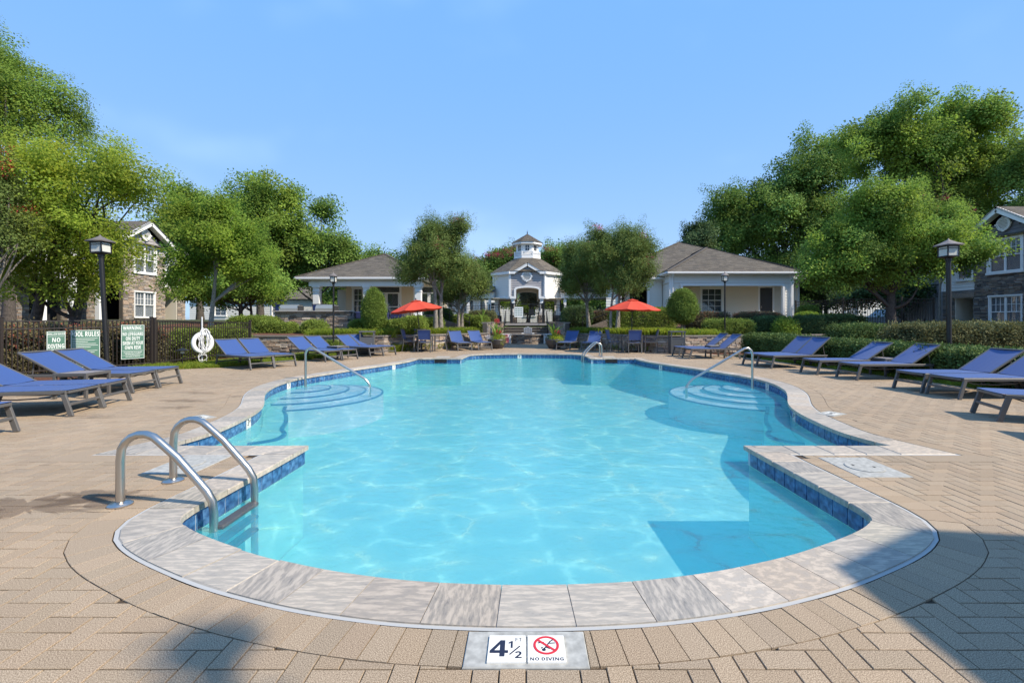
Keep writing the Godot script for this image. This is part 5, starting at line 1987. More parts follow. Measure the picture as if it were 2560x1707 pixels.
func pool_fittings() -> void:
	ladder("steel pool ladder with two arched rails on the near brick deck", -2.345, 3.5, 1.0)
	ladder("steel pool ladder on the far bank in front of the coral umbrella", 2.22, 16.9, -1.0)
	stair_rail("slanting steel handrail over the sunlit entry steps", -5.02, -3.55, 10.35, -0.5)
	stair_rail("slanting steel handrail over the shaded entry steps", 5.08, 3.60, 10.2, -0.5)
	# tiles let into the coping pad in front
	var t := thing("depth_marker", "square deck tile reading 4 1/2 FT in the white pad nearest the camera", "depth marker", P(-0.0765, 1.822, 0.003))
	bar(t, "tile", M.white_tile, Vector3(0, 0.003, 0), Vector3(0.149, 0.008, 0.149))
	text(t, "numeral", "4", Vector3(-0.034, 0.0073, 0.002), FLAT, 0.088, M.navy_ink, 1.1)
	text(t, "numerator", "1", Vector3(0.016, 0.0073, -0.02), FLAT, 0.038, M.navy_ink)
	text(t, "denominator", "2", Vector3(0.046, 0.0073, 0.036), FLAT, 0.036, M.navy_ink, 1.1)
	text(t, "unit", "FT", Vector3(0.045, 0.0073, -0.049), FLAT, 0.021, M.navy_ink, 1.0, false)
	var b := Buf.new()
	b.beam(Vector3(0.012, 0.0073, 0.034), Vector3(0.052, 0.0073, -0.012), 0.005, 0.002)
	part(b, "fraction_bar", M.navy_ink, t)
	t = thing("no_diving_marker", "square deck tile with a red crossed circle reading NO DIVING", "sign", P(0.0815, 1.822, 0.003))
	bar(t, "tile", M.white_tile, Vector3(0, 0.003, 0), Vector3(0.149, 0.008, 0.149))
	text(t, "words", "NO DIVING", Vector3(0, 0.0073, 0.058), FLAT, 0.0155, M.navy_ink, 1.15)
	b = Buf.new()
	b.lathe([Vector2(0.052, 0.0072), Vector2(0.052, 0.0085), Vector2(0.042, 0.0085), Vector2(0.042, 0.0072)], Vector3(0, 0, -0.017), 32)
	b.box(Vector3(0, 0.0078, -0.017), Vector3(0.088, 0.0014, 0.010), Basis(Vector3.UP, -0.72))
	part(b, "crossed_circle", M.red_ink, t)
	b = Buf.new()
	for q in [[-0.004, 0.006, 0.016, -0.028], [0.016, -0.028, 0.034, -0.044], [-0.004, 0.006, -0.010, 0.014], [-0.002, 0.004, 0.014, 0.012], [-0.034, -0.020, -0.008, -0.024], [0.012, -0.018, 0.036, -0.020], [-0.022, 0.010, -0.014, 0.004], [0.02, 0.006, 0.026, 0.012]]:
		b.beam(Vector3(q[0], 0.0072, q[1] - 0.01), Vector3(q[2], 0.0072, q[3] - 0.01), 0.005, 0.0012)
	b.lathe([Vector2(0.008, 0.0066), Vector2(0.008, 0.0078), Vector2(0, 0.0078)], Vector3(-0.010, 0, 0.008), 12)
	part(b, "diver_pictogram", M.navy_ink, t)
	for q in [[-4.44, 6.2, 0.5, "white deck tile with a worn number beside the sunlit side of the pool"], [4.33, 6.45, -0.5, "white deck tile with a worn number beside the shaded side of the pool"]]:
		t = thing("depth_marker", q[3], "depth marker", P(q[0], q[1], 0.002), q[2] * -1.0)
		bar(t, "pad", M.concrete_pad, Vector3(0, 0.0, 0), Vector3(0.34, 0.012, 0.24))
		bar(t, "tile", M.white_tile, Vector3(0, 0.004, 0), Vector3(0.15, 0.01, 0.15))
		text(t, "numeral", "3", Vector3(-0.025, 0.0095, 0), FLAT * Basis(Vector3.FORWARD, q[2] * -3.0), 0.09, M.ink)
		text(t, "fraction", "1/2", Vector3(0.035, 0.0095, 0), FLAT * Basis(Vector3.FORWARD, q[2] * -3.0), 0.035, M.ink)
	wall_marker("waterline tile reading 3 1/2 FT on the sunlit wall near the arched ladder", -3.95, 6.35, "3", true)
	wall_marker("waterline tile reading 3 FT beside the sunlit handrail", -5.22, 10.05, "3", false)
	wall_marker("waterline tile reading 3 FT on the sunlit wall towards the far notch", -4.05, 14.1, "3", false)
	wall_marker("waterline tile reading 4 FT at the middle of the far end", -0.27, 18.25, "4", false)
	wall_marker("waterline tile reading 3 1/2 FT on the shaded wall below the worn deck tile", 3.98, 6.85, "3", true)
	wall_marker("waterline tile reading 3 FT beside the shaded handrail", 5.24, 9.9, "3", false)
	wall_marker("waterline tile reading 3 FT on the shaded wall towards the far notch", 4.12, 13.95, "3", false)
	for q in [[-3.0, "dark skimmer mouth in the sunlit far notch"], [3.0, "dark skimmer mouth in the shaded far notch"]]:
		t = thing("skimmer", q[1], "skimmer", P(q[0], 15.97, -0.085))
		bar(t, "mouth", M.black_void, Vector3(0, 0, -0.004), Vector3(0.42, 0.115, 0.03))
	t = thing("deck_hatch", "round white skimmer hatch with two finger holes in the brick deck", "hatch", P(3.05, 4.10, 0.004))
	b = Buf.new()
	b.lathe([Vector2(0.15, 0.0), Vector2(0.15, 0.004), Vector2(0.145, 0.006), Vector2(0.0, 0.0062)], Vector3.ZERO, 32)
	part(b, "disc", M.concrete_pad, t)
	for k in [-1.0, 1.0]: bar(t, "finger_hole", M.black_void, Vector3(k * 0.075, 0.0055, 0.03 * k - 0.01), Vector3(0.018, 0.004, 0.03))
	t = thing("deck_hatch", "round white skimmer hatch between the rails of the arched ladder", "hatch", P(-3.12, 4.2, 0.004))
	b = Buf.new()
	b.lathe([Vector2(0.13, 0.0), Vector2(0.13, 0.004), Vector2(0.125, 0.006), Vector2(0.0, 0.0062)], Vector3.ZERO, 32)
	part(b, "disc", M.concrete_pad, t)


# ---------- planting ----------
func grass(called: String, label: String, line: Array, n: int, s: float, leaf: String, y_of := false) -> void:  # strips [x, d, half-width] along a line
	var where := []
	var tint := []
	for k in n:
		var f := rng.randf() * (line.size() - 1)
		var i := int(f)
		var a: Array = line[i]
		var c: Array = line[i + 1]
		var u := f - i
		var w := lerpf(a[2], c[2], u)
		var x := lerpf(a[0], c[0], u) + rng.randf_range(-w, w)
		var d := lerpf(a[1], c[1], u) + rng.randf_range(-w, w)
		var y := height(x, d) if y_of else -0.02
		where.append(Transform3D(Basis(Vector3.UP, rng.randf() * TAU).scaled(Vector3.ONE * s * rng.randf_range(0.6, 1.3)), P(x, d, y)))
		var g := rng.randf_range(0.7, 1.2)
		tint.append(Color(g * rng.randf_range(0.9, 1.25), g, g))
	tag(many(called, sprays.tuft, M[leaf], where, tint, self), label, "grass")


func planting() -> void:
	grass("grass", "strip of grass between the brick deck and the black fence", [[-10.3, 12.6, 0.5], [-9.2, 13.6, 0.7], [-8.6, 15.2, 0.9], [-8.0, 17.2, 0.9], [-7.6, 18.6, 0.5]], 5200, 0.75, "leaf_grass")
	grass("grass", "grass verge under the blue loungers along the clipped hedge", [[8.3, 15.6, 0.2], [8.65, 13.0, 0.25], [8.95, 10.0, 0.25], [9.1, 7.5, 0.2]], 2200, 0.5, "leaf_grass")
	grass("lilyturf", "bright lilyturf edging the sunlit retaining walls", [[-9.2, 19.5, 0.12], [-6.0, 19.5, 0.12], [-5.5, 20.4, 0.15], [-4.1, 21.7, 0.15], [-2.6, 23.2, 0.2]], 2600, 2.0, "leaf_grass", true)
	grass("lilyturf", "bright lilyturf edging the retaining wall behind the upright umbrella", [[2.4, 23.2, 0.2], [4.1, 21.5, 0.2], [5.5, 19.7, 0.2], [6.3, 19.4, 0.15], [8.5, 19.9, 0.12]], 2800, 2.0, "leaf_grass", true)
	grass("grass", "mown grass of the terrace around the grill counter", [[-9.0, 20.9, 0.4], [-7.2, 20.6, 0.5], [-5.4, 21.2, 0.4]], 1500, 0.8, "leaf_grass", true)
	# hedges and shrubs
	var B := "bushy"
	shrub("plum_hedge", "red tipped plum hedge behind the loungers at the picture's edge", P(-12.15, 8.0, 0.0), Vector3(1.2, 1.05, 3.6), "leaf_plum", {"category": "hedge", "turn": 0.42, "tips": true, "tip_share": 0.14, "spray": "fine", "s": 0.8, "core": "hedge_twig"})
	shrub("plum_hedge", "red tipped plum hedge behind the NO DIVING sign", P(-12.65, 11.5, 0.0), Vector3(1.2, 1.08, 1.9), "leaf_plum", {"category": "hedge", "turn": -0.42, "tips": true, "tip_share": 0.14, "spray": "fine", "s": 0.8, "core": "hedge_twig"})
	shrub("plum_hedge", "red tipped plum hedge behind the lifeguard WARNING sign", P(-11.9, 13.3, 0.0), Vector3(1.2, 1.1, 1.9), "leaf_plum", {"category": "hedge", "turn": -0.3, "tips": true, "tip_share": 0.14, "spray": "fine", "s": 0.8, "core": "hedge_twig"})
	shrub("azalea", "loose green azalea behind the fence with the life ring", P(-11.5, 15.7, 0.05), Vector3(1.0, 0.85, 1.5), "leaf_box", {"round": 0.7, "spray": "fine", "s": 0.8})
	shrub("azalea", "second loose green azalea behind the end of the pool fence", P(-11.4, 17.4, 0.1), Vector3(1.0, 0.9, 1.4), "leaf_box", {"round": 0.7, "spray": "fine", "s": 0.8})
	for a in [
		[-13.4, 22.4, 0.62, 2.4, 0.85, 1.1, 0.5, "leaf_box", "long mounded boxwood at the end of the grill counter"], [-12.15, 21.65, 0.60, 1.15, 0.66, 0.9, 0.7, "leaf_box", "boxwood ball in front of the grill counter, next to the long mound"],
		[-11.25, 21.5, 0.60, 0.9, 0.55, 0.8, 0.85, "leaf_box", "smallest boxwood ball in front of the grill counter"], [-9.9, 21.3, 0.60, 1.1, 0.66, 0.95, 0.8, "leaf_box", "rounded boxwood ball behind the terrace lamp post, in front of the grill counter"],
		[-7.95, 21.7, 0.66, 0.8, 0.66, 0.8, 0.8, "leaf_box", "boxwood ball half hidden on the grill side of the egg topiary"], [-6.75, 21.7, 0.66, 0.9, 0.62, 0.9, 0.8, "leaf_box", "boxwood ball on the umbrella side of the egg topiary"],
		[-6.1, 21.5, 0.66, 0.8, 0.66, 0.8, 0.7, "leaf_box", "boxwood ball behind the rim of the tilted umbrella"], [-5.35, 21.9, 0.72, 1.1, 0.75, 0.9, 0.5, "leaf_box", "larger boxwood block behind the pole of the tilted umbrella"],
		[-4.65, 22.9, 0.78, 0.9, 0.62, 0.8, 0.5, "leaf_box", "boxwood block at the foot of the tall leaning crape myrtle"], [-5.0, 26.0, 1.15, 1.5, 0.8, 0.8, 0.4, "leaf_hedge", "dark hedge block at the top of the sunlit side stairs"],
		[-3.7, 26.6, 1.05, 1.2, 0.55, 0.8, 0.5, "leaf_box", "boxwood under the white bay window"], [-2.65, 26.2, 0.95, 0.95, 0.6, 0.8, 0.7, "leaf_box", "boxwood next to the mulch bed by the gate steps"],
		[-2.75, 28.6, 1.1, 1.7, 0.78, 1.1, 0.5, "leaf_olive", "brown clipped hedge mound beside the gate steps, sunlit"], [2.95, 26.2, 0.95, 1.7, 1.15, 1.4, 0.6, "leaf_dark", "large round dark hedge beside the gate steps, in shade"],
		[4.5, 26.4, 1.0, 1.5, 0.85, 1.0, 0.5, "leaf_plum", "dull plum hedge behind the forked crape myrtle"], [5.9, 23.0, 0.80, 3.3, 1.10, 1.0, 0.15, "leaf_box", "long bright topped hedge beside the lollipop topiary"],
		[9.55, 24.0, 0.85, 2.3, 0.85, 1.0, 0.4, "leaf_plum", "plum hedge below the porch window"], [9.65, 21.7, 0.66, 2.15, 0.64, 0.85, 0.15, "leaf_box", "yellowish clipped box hedge at the foot of the terrace lamp post"],
		[12.75, 25.0, 0.95, 2.7, 0.75, 1.0, 0.4, "leaf_plum", "plum hedge below the porch door"], [11.85, 22.0, 0.68, 1.7, 0.76, 0.9, 0.3, "leaf_dark", "dark clipped hedge behind the yellowish box hedge"],
		[14.3, 21.6, 0.66, 3.6, 0.82, 1.0, 0.25, "leaf_dark", "long dark hedge in front of the iron fence"], [13.2, 18.0, 0.28, 2.1, 0.82, 1.3, 0.4, "leaf_hedge", "olive hedge in front of the low stone wall"],
		[14.6, 14.9, 0.30, 5.2, 0.86, 1.5, 0.25, "leaf_olive", "long brownish hedge behind the tall black lamp post"], [18.6, 12.6, 0.4, 4.0, 0.86, 1.5, 0.25, "leaf_olive", "brownish hedge below the ground floor windows of the shaded stone building"],
		[17.0, 27.4, 1.1, 1.1, 1.1, 1.0, 0.8, "leaf_box", "tall loose shrub at the corner of the clubhouse wing"], [16.1, 26.0, 1.0, 1.3, 0.75, 0.9, 0.7, "leaf_lime", "pale loose shrub in front of the corner of the clubhouse wing"],
		[18.0, 26.2, 1.0, 1.9, 0.62, 0.8, 0.4, "leaf_box", "clipped yellow green shrub in front of the iron fence"]]:
		var brown: bool = a[7] == "leaf_plum"
		var o := {"round": a[6], "group": "clipped shrubs on the terraces", "s": 1.15 if a[5] < 1.2 else 1.3, "category": "hedge" if a[3] > 1.6 else "shrub"}
		if brown: o.merge({"tips": true, "tip_share": 0.12})
		if a[7] == "leaf_lime" or a[4] > 1.05: o.merge({"core": "hedge_twig", "dens": 0.8})
		shrub("clipped_shrub", a[8], P(a[0], a[1], a[2]), Vector3(a[3], a[4], a[5]), a[7], o)
	var where := ["behind the litter bin with the steel door", "behind the second pair of right bank loungers, past the bin", "behind the lounger pair with the path light", "behind the tall black lamp post"]
	var hp := [[8.95, 16.2, 0.06], [9.3, 13.1, 0.11], [9.62, 10.0, 0.08], [9.8, 6.9, 0.03]]
	for k in 4:
		shrub("low_hedge", "low clipped deck hedge " + where[k], P(hp[k][0], hp[k][1], -0.03), Vector3(0.95, [0.78, 0.72, 0.68, 0.66][k], 3.15), "leaf_hedge", {"category": "hedge", "round": 0.12, "turn": hp[k][2], "group": "low hedge along the deck", "s": 1.1, "dens": 1.2})
	shrub("small_shrub", "small bright shrub below the stone wall behind the loungers", P(-7.9, 18.5, 0.0), Vector3(0.7, 0.45, 0.6), "leaf_box", {"round": 0.9})
	# topiaries
	var t := thing("topiary", "tall egg shaped topiary beside the pavilion column", "topiary", P(-7.1, 21.2, 0.62))
	egg(t, Vector3(0, 1.22, 0), Vector3(0.48, 0.95, 0.48), 0.0)
	t = thing("topiary", "lollipop topiary on pale stems in front of the porch", "topiary", P(7.3, 21.2, 0.62))
	egg(t, Vector3(0, 1.38, 0), Vector3(0.60, 0.78, 0.60), 0.35)
	shrub("azalea", "fresh green fern clump in front of the long dark hedge", P(11.9, 20.9, 0.62), Vector3(0.7, 0.65, 0.5), "leaf_lime", {"round": 0.9, "spray": "drooping", "s": 0.7, "dens": 0.35})
	tree("birch_tree", "bright green birch in front of the sunlit stone apartments, drooping over the pool fence", P(-14.56, 13.20, 0.25), [[-13.98, 5.05, 13.20, 1.74, 1.51, 2.00], [-12.12, 5.17, 13.20, 1.28, 0.99, 1.50], [-13.51, 3.61, 13.20, 1.62, 1.16, 1.90], [-14.91, 3.66, 13.20, 1.16, 1.51, 1.60], [-11.95, 3.49, 13.20, 0.52, 0.81, 0.70], [-14.21, 2.62, 13.20, 1.39, 0.70, 1.20], [-11.17, 4.94, 13.20, 0.46, 0.46, 0.60], [-12.76, 2.62, 13.20, 0.81, 0.64, 0.90]], {"leaf": "leaf_birch", "spray": "drooping", "s": 0.95, "clump": 0.75, "trunk": 0.17, "bark": "bark_brown", "stems": [[-14.6, 13.4], [-14.0, 13.9]], "limbs": 16})
	tree("birch_tree", "tallest tree by the stone apartments, rising above the bright green birch", P(-21.05, 18.50, 0.50), [[-21.05, 10.29, 18.50, 1.79, 2.28, 2.20], [-19.83, 8.83, 18.50, 1.79, 1.63, 2.00], [-19.26, 10.21, 18.50, 0.68, 1.14, 0.80], [-22.03, 11.92, 18.50, 1.14, 1.14, 1.20]], {"leaf": "leaf_maple", "spray": "drooping", "s": 1.05, "clump": 0.85, "trunk": 0.22})
	tree("crape_myrtle", "crape myrtle with red blossom at the edge of the bright birch", P(-13.71, 11.60, 0.20), [[-13.51, 4.40, 11.60, 0.61, 1.22, 0.90], [-13.20, 3.48, 11.60, 0.46, 0.92, 0.60]], {"leaf": "leaf_myrtle", "spray": "fine", "s": 0.9, "clump": 0.5, "trunk": 0.06, "bark": "bark_pale", "blossom": "blossom_red", "flowers": 16})
	tree("sycamore_tree", "young lime green tree with a slender white trunk behind the life ring", P(-12.40, 17.80, 0.45), [[-11.81, 4.40, 17.80, 1.17, 1.17, 1.30], [-11.18, 3.54, 17.80, 1.33, 0.97, 1.20], [-13.45, 5.34, 17.80, 0.56, 0.50, 0.70], [-10.48, 2.92, 17.80, 0.75, 0.66, 0.80], [-12.20, 5.57, 17.80, 0.86, 0.66, 0.80], [-12.59, 4.48, 17.80, 0.63, 0.78, 0.70], [-13.22, 3.23, 17.80, 0.94, 0.86, 1.00]], {"leaf": "leaf_lime", "s": 1.0, "clump": 0.62, "trunk": 0.11, "bark": "bark_white", "limbs": 7})
	tree("oak_tree", "tall tree behind the slender white trunk, leftmost of the wood behind the pavilion", P(-25.78, 36.00, 0.90), [[-26.73, 9.92, 36.00, 2.06, 2.28, 2.20], [-25.15, 7.08, 36.00, 3.16, 2.69, 3.00], [-27.68, 7.71, 36.00, 1.58, 2.21, 1.80]], {"leaf": "leaf_maple", "s": 1.9, "clump": 1.25, "trunk": 0.3})
	tree("oak_tree", "tallest tree of the wood behind the pavilion", P(-23.37, 40.00, 0.90), [[-23.73, 11.06, 40.00, 2.99, 2.99, 2.80], [-21.97, 8.42, 40.00, 3.87, 2.99, 3.20], [-25.48, 7.01, 40.00, 3.16, 2.64, 2.80], [-20.91, 11.58, 40.00, 1.05, 1.93, 1.20], [-26.54, 9.83, 40.00, 1.41, 2.11, 1.50]], {"leaf": "leaf_maple", "s": 2.0, "clump": 1.35, "trunk": 0.35})
	tree("oak_tree", "tree with a loose upright shoot beside the pavilion roof", P(-19.01, 42.00, 0.90), [[-19.38, 7.67, 42.00, 3.14, 2.40, 2.80], [-18.82, 10.81, 42.00, 1.40, 1.55, 1.30], [-16.98, 6.75, 42.00, 2.77, 1.85, 2.40], [-21.22, 5.82, 42.00, 2.95, 2.21, 2.40]], {"leaf": "leaf_oak", "s": 2.0, "clump": 1.3, "trunk": 0.3})
	tree("oak_tree", "low dark tree just above the pavilion ridge", P(-15.90, 47.00, 0.90), [[-15.90, 6.77, 47.00, 2.40, 1.57, 2.20], [-17.55, 5.95, 47.00, 2.89, 1.86, 2.40], [-13.84, 5.95, 47.00, 2.07, 1.24, 2.00]], {"leaf": "leaf_oak", "s": 2.2, "clump": 1.2, "trunk": 0.3})
	tree("shade_tree", "low spreading multi-stemmed tree between the white trunk and the grill counter", P(-16.34, 26.00, 0.90), [[-16.34, 3.31, 26.00, 1.94, 1.10, 1.80], [-18.62, 2.85, 26.00, 1.37, 0.91, 1.40], [-14.51, 3.19, 26.00, 1.14, 0.80, 1.20]], {"leaf": "leaf_maple", "s": 1.4, "clump": 0.8, "trunk": 0.1, "stems": [[-16.2, 26.0], [-16.5, 26.3], [-16.0, 26.5]]})
	tree("crape_myrtle", "tall leaning crape myrtle with pink tips beside the tilted umbrella", P(-4.43, 22.20, 0.90), [[-4.39, 4.48, 22.20, 1.29, 1.01, 1.10], [-3.84, 5.26, 22.20, 0.90, 0.78, 0.80], [-3.30, 5.81, 22.20, 0.43, 0.43, 0.40], [-5.13, 4.05, 22.20, 0.98, 0.74, 0.90], [-4.62, 5.30, 22.20, 0.70, 0.86, 0.70], [-5.72, 3.50, 22.20, 0.55, 0.31, 0.50], [-3.45, 3.80, 22.20, 0.94, 0.62, 0.80], [-5.27, 4.97, 22.20, 0.35, 0.35, 0.40]], {"leaf": "leaf_myrtle", "spray": "fine", "fill": 0.6, "shoots": 1.0, "s": 1.15, "clump": 0.42, "trunk": 0.12, "bark": "bark_pale", "blossom": "blossom_pink", "flowers": 9, "stems": [[-4.42, 22.2], [-4.2, 22.4]]})
	tree("crape_myrtle", "shorter crape myrtle in front of the white bay window", P(-3.65, 24.60, 1.05), [[-3.57, 3.27, 24.60, 1.12, 0.73, 1.00], [-2.75, 3.20, 24.60, 0.73, 0.61, 0.70], [-4.26, 2.70, 24.60, 0.69, 0.39, 0.60], [-3.13, 3.96, 24.60, 0.65, 0.54, 0.60]], {"leaf": "leaf_myrtle", "spray": "fine", "fill": 0.6, "shoots": 1.0, "s": 1.2, "clump": 0.42, "trunk": 0.09, "bark": "bark_pale", "blossom": "blossom_pink", "flowers": 5, "stems": [[-3.66, 24.6], [-3.5, 24.8]]})
	tree("crape_myrtle", "crape myrtle with forked pale trunks behind the upright umbrella", P(4.27, 21.60, 0.85), [[4.37, 4.21, 21.60, 1.25, 1.10, 1.10], [3.36, 4.39, 21.60, 0.80, 0.84, 0.80], [4.99, 4.93, 21.60, 0.72, 0.72, 0.70], [3.44, 5.38, 21.60, 0.34, 0.53, 0.35], [5.56, 4.62, 21.60, 0.46, 0.57, 0.50], [4.65, 3.22, 21.60, 1.21, 0.65, 1.00], [5.41, 3.45, 21.60, 0.68, 0.57, 0.70]], {"leaf": "leaf_myrtle", "spray": "fine", "fill": 0.6, "shoots": 1.0, "s": 1.15, "clump": 0.42, "trunk": 0.075, "bark": "bark_pale", "blossom": "blossom_pink", "flowers": 6, "stems": [[4.02, 21.6], [4.28, 21.5], [4.4, 21.7]]})
	tree("crape_myrtle", "crape myrtle between the gatehouse and the forked pale trunks", P(3.26, 23.60, 0.95), [[2.80, 3.64, 23.60, 1.08, 0.83, 1.00], [2.18, 3.06, 23.60, 0.54, 0.46, 0.60], [3.21, 4.58, 23.60, 0.87, 0.79, 0.80], [2.43, 4.58, 23.60, 0.50, 0.50, 0.50], [3.94, 3.23, 23.60, 0.75, 0.62, 0.70]], {"leaf": "leaf_myrtle", "spray": "fine", "fill": 0.6, "shoots": 1.0, "s": 1.2, "clump": 0.42, "trunk": 0.11, "bark": "bark_pale", "blossom": "blossom_pink", "flowers": 7})
	tree("crape_myrtle", "pink flowering crape myrtle behind the gatehouse roof, next to the bay window side", P(-2.77, 42.00, 1.10), [[-2.10, 7.00, 42.00, 1.40, 0.89, 1.30], [-3.43, 6.12, 42.00, 1.33, 0.96, 1.30], [-1.11, 7.30, 42.00, 0.74, 0.66, 0.80]], {"leaf": "leaf_oak", "s": 1.7, "clump": 0.7, "trunk": 0.12, "blossom": "blossom_pink", "flowers": 40})
	tree("crape_myrtle", "pink flowering crape myrtle behind the gatehouse roof, next to the porch wing side", P(3.14, 42.00, 1.10), [[2.58, 6.93, 42.00, 1.25, 0.89, 1.30], [3.58, 6.27, 42.00, 1.25, 0.96, 1.30], [1.66, 6.75, 42.00, 0.74, 0.59, 0.80], [4.80, 5.45, 42.00, 1.29, 0.92, 1.30]], {"leaf": "leaf_oak", "s": 1.7, "clump": 0.7, "trunk": 0.12, "blossom": "blossom_pink", "flowers": 24})
	tree("plum_tree", "dark red plum tree glimpsed through the gatehouse arch", P(0.27, 44.00, 1.10), [[0.39, 3.64, 44.00, 1.08, 0.54, 1.20], [1.16, 3.33, 44.00, 0.70, 0.39, 0.80]], {"leaf": "leaf_plum", "s": 1.3, "clump": 0.5, "trunk": 0.12})
	tree("garden_tree", "light green garden tree glimpsed through the gatehouse arch below the plum", P(0.12, 47.00, 1.10), [[0.04, 2.64, 47.00, 0.91, 0.58, 1.00], [-2.07, 3.47, 47.00, 1.03, 1.03, 1.00], [2.48, 3.26, 47.00, 1.03, 0.91, 1.00]], {"leaf": "leaf_lime", "s": 1.3, "clump": 0.5, "trunk": 0.12})
	tree("maple_tree", "broad maple with a stout grey trunk standing at the iron fence", P(17.29, 21.50, 0.75), [[17.29, 5.80, 21.50, 2.08, 1.42, 2.00], [15.68, 4.95, 21.50, 2.17, 1.36, 2.00], [18.89, 4.66, 21.50, 2.08, 1.17, 1.90], [17.48, 3.91, 21.50, 2.64, 0.85, 2.00], [14.74, 3.85, 21.50, 1.61, 0.85, 1.60], [20.40, 4.38, 21.50, 1.42, 0.68, 1.30], [14.11, 3.40, 21.50, 0.76, 0.60, 1.00], [16.53, 6.93, 21.50, 1.32, 0.85, 1.40], [21.25, 4.48, 21.50, 0.64, 0.53, 0.70], [15.59, 3.44, 21.50, 1.13, 0.38, 1.00]], {"leaf": "leaf_maple", "s": 1.15, "clump": 0.7, "trunk": 0.24, "bark": "bark_brown", "limbs": 18})
	tree("oak_tree", "huge shaded oak behind the cream clubhouse wing", P(27.90, 50.00, 0.90), [[25.48, 11.29, 50.00, 5.05, 5.05, 4.80], [29.66, 15.03, 50.00, 5.05, 4.61, 4.80], [22.98, 9.76, 50.00, 3.30, 3.95, 2.60], [32.73, 10.20, 50.00, 6.15, 5.05, 5.00], [33.83, 18.10, 50.00, 4.17, 3.95, 3.00], [21.09, 11.73, 50.00, 1.49, 1.93, 1.30], [27.90, 6.24, 50.00, 5.71, 2.64, 4.50], [22.63, 14.15, 50.00, 1.32, 1.98, 1.20]], {"leaf": "leaf_oak", "s": 2.4, "clump": 1.75, "trunk": 0.4, "limbs": 18})
	tree("oak_tree", "tallest oak of the wood behind the shaded stone building", P(30.33, 34.00, 0.90), [[29.43, 13.03, 34.00, 3.88, 3.14, 3.60], [32.42, 14.82, 34.00, 2.84, 2.39, 2.90], [26.14, 14.38, 34.00, 2.84, 2.09, 2.70], [34.81, 11.84, 34.00, 2.84, 2.99, 3.00], [32.12, 10.04, 34.00, 3.88, 2.69, 3.40], [27.93, 16.02, 34.00, 1.55, 1.20, 1.60], [32.27, 16.77, 34.00, 1.43, 1.02, 1.50], [34.51, 15.42, 34.00, 1.49, 1.49, 1.60]], {"leaf": "leaf_maple", "s": 1.75, "clump": 1.2, "trunk": 0.4, "bark": "bark_brown", "limbs": 22})
	tree("oak_tree", "dark oak reaching in beside the roof of the shaded stone building", P(33.88, 30.00, 0.80), [[33.48, 10.86, 30.00, 1.58, 2.50, 2.00], [33.08, 8.49, 30.00, 1.58, 1.32, 1.80]], {"leaf": "leaf_oak", "s": 1.6, "clump": 1.0, "trunk": 0.3})
	tree("oak_tree", "small dark tree just above the clubhouse wing roof", P(17.66, 46.00, 0.90), [[17.66, 9.81, 46.00, 1.13, 1.37, 1.40], [17.18, 9.00, 46.00, 1.37, 0.97, 1.40]], {"leaf": "leaf_dark", "s": 1.9, "clump": 0.8, "trunk": 0.25})
	tree("understory_tree", "dark understory tree behind the iron fence next to the clubhouse wing", P(21.89, 33.00, 0.90), [[21.89, 3.47, 33.00, 2.17, 1.28, 2.20]], {"leaf": "leaf_dark", "s": 1.5, "clump": 0.9, "trunk": 0.15})
	tree("understory_tree", "dark multi-stemmed understory tree behind the iron fence next to the maple trunk", P(24.17, 28.50, 0.70), [[21.41, 2.75, 28.50, 1.75, 0.90, 1.60], [24.42, 3.00, 28.50, 1.75, 0.90, 1.60]], {"leaf": "leaf_dark", "s": 1.4, "clump": 0.8, "trunk": 0.08, "stems": [[24.0, 28.5], [23.6, 28.7], [24.3, 28.9]]})
	tree("crape_myrtle", "crape myrtle with pink blossom rising between the maple and the shaded stone building", P(23.19, 25.50, 0.70), [[22.74, 6.52, 25.50, 1.39, 1.39, 1.40], [24.09, 6.29, 25.50, 1.12, 1.23, 1.20], [22.30, 7.64, 25.50, 0.67, 0.56, 0.70]], {"leaf": "leaf_maple", "s": 1.2, "clump": 0.6, "trunk": 0.08, "bark": "bark_pale", "blossom": "blossom_pink", "flowers": 10})
	tree("shade_tree", "tree standing behind the viewer whose branch tip shades the near pavers", P(6.0, -4.4, 0), [[5.55, 7.0, -0.80, 0.05, 0.05, 0.05], [5.62, 7.0, -1.10, 0.12, 0.08, 0.05], [5.9, 6.2, -3.6, 1.0, 1.2, 0.6], [6.4, 8.0, -4.6, 1.5, 1.2, 0.8]], {"leaf": "leaf_maple", "s": 0.30, "clump": 0.20, "clumps": 0.3, "trunk": 0.07, "fill": 0.22, "limbs": 2})


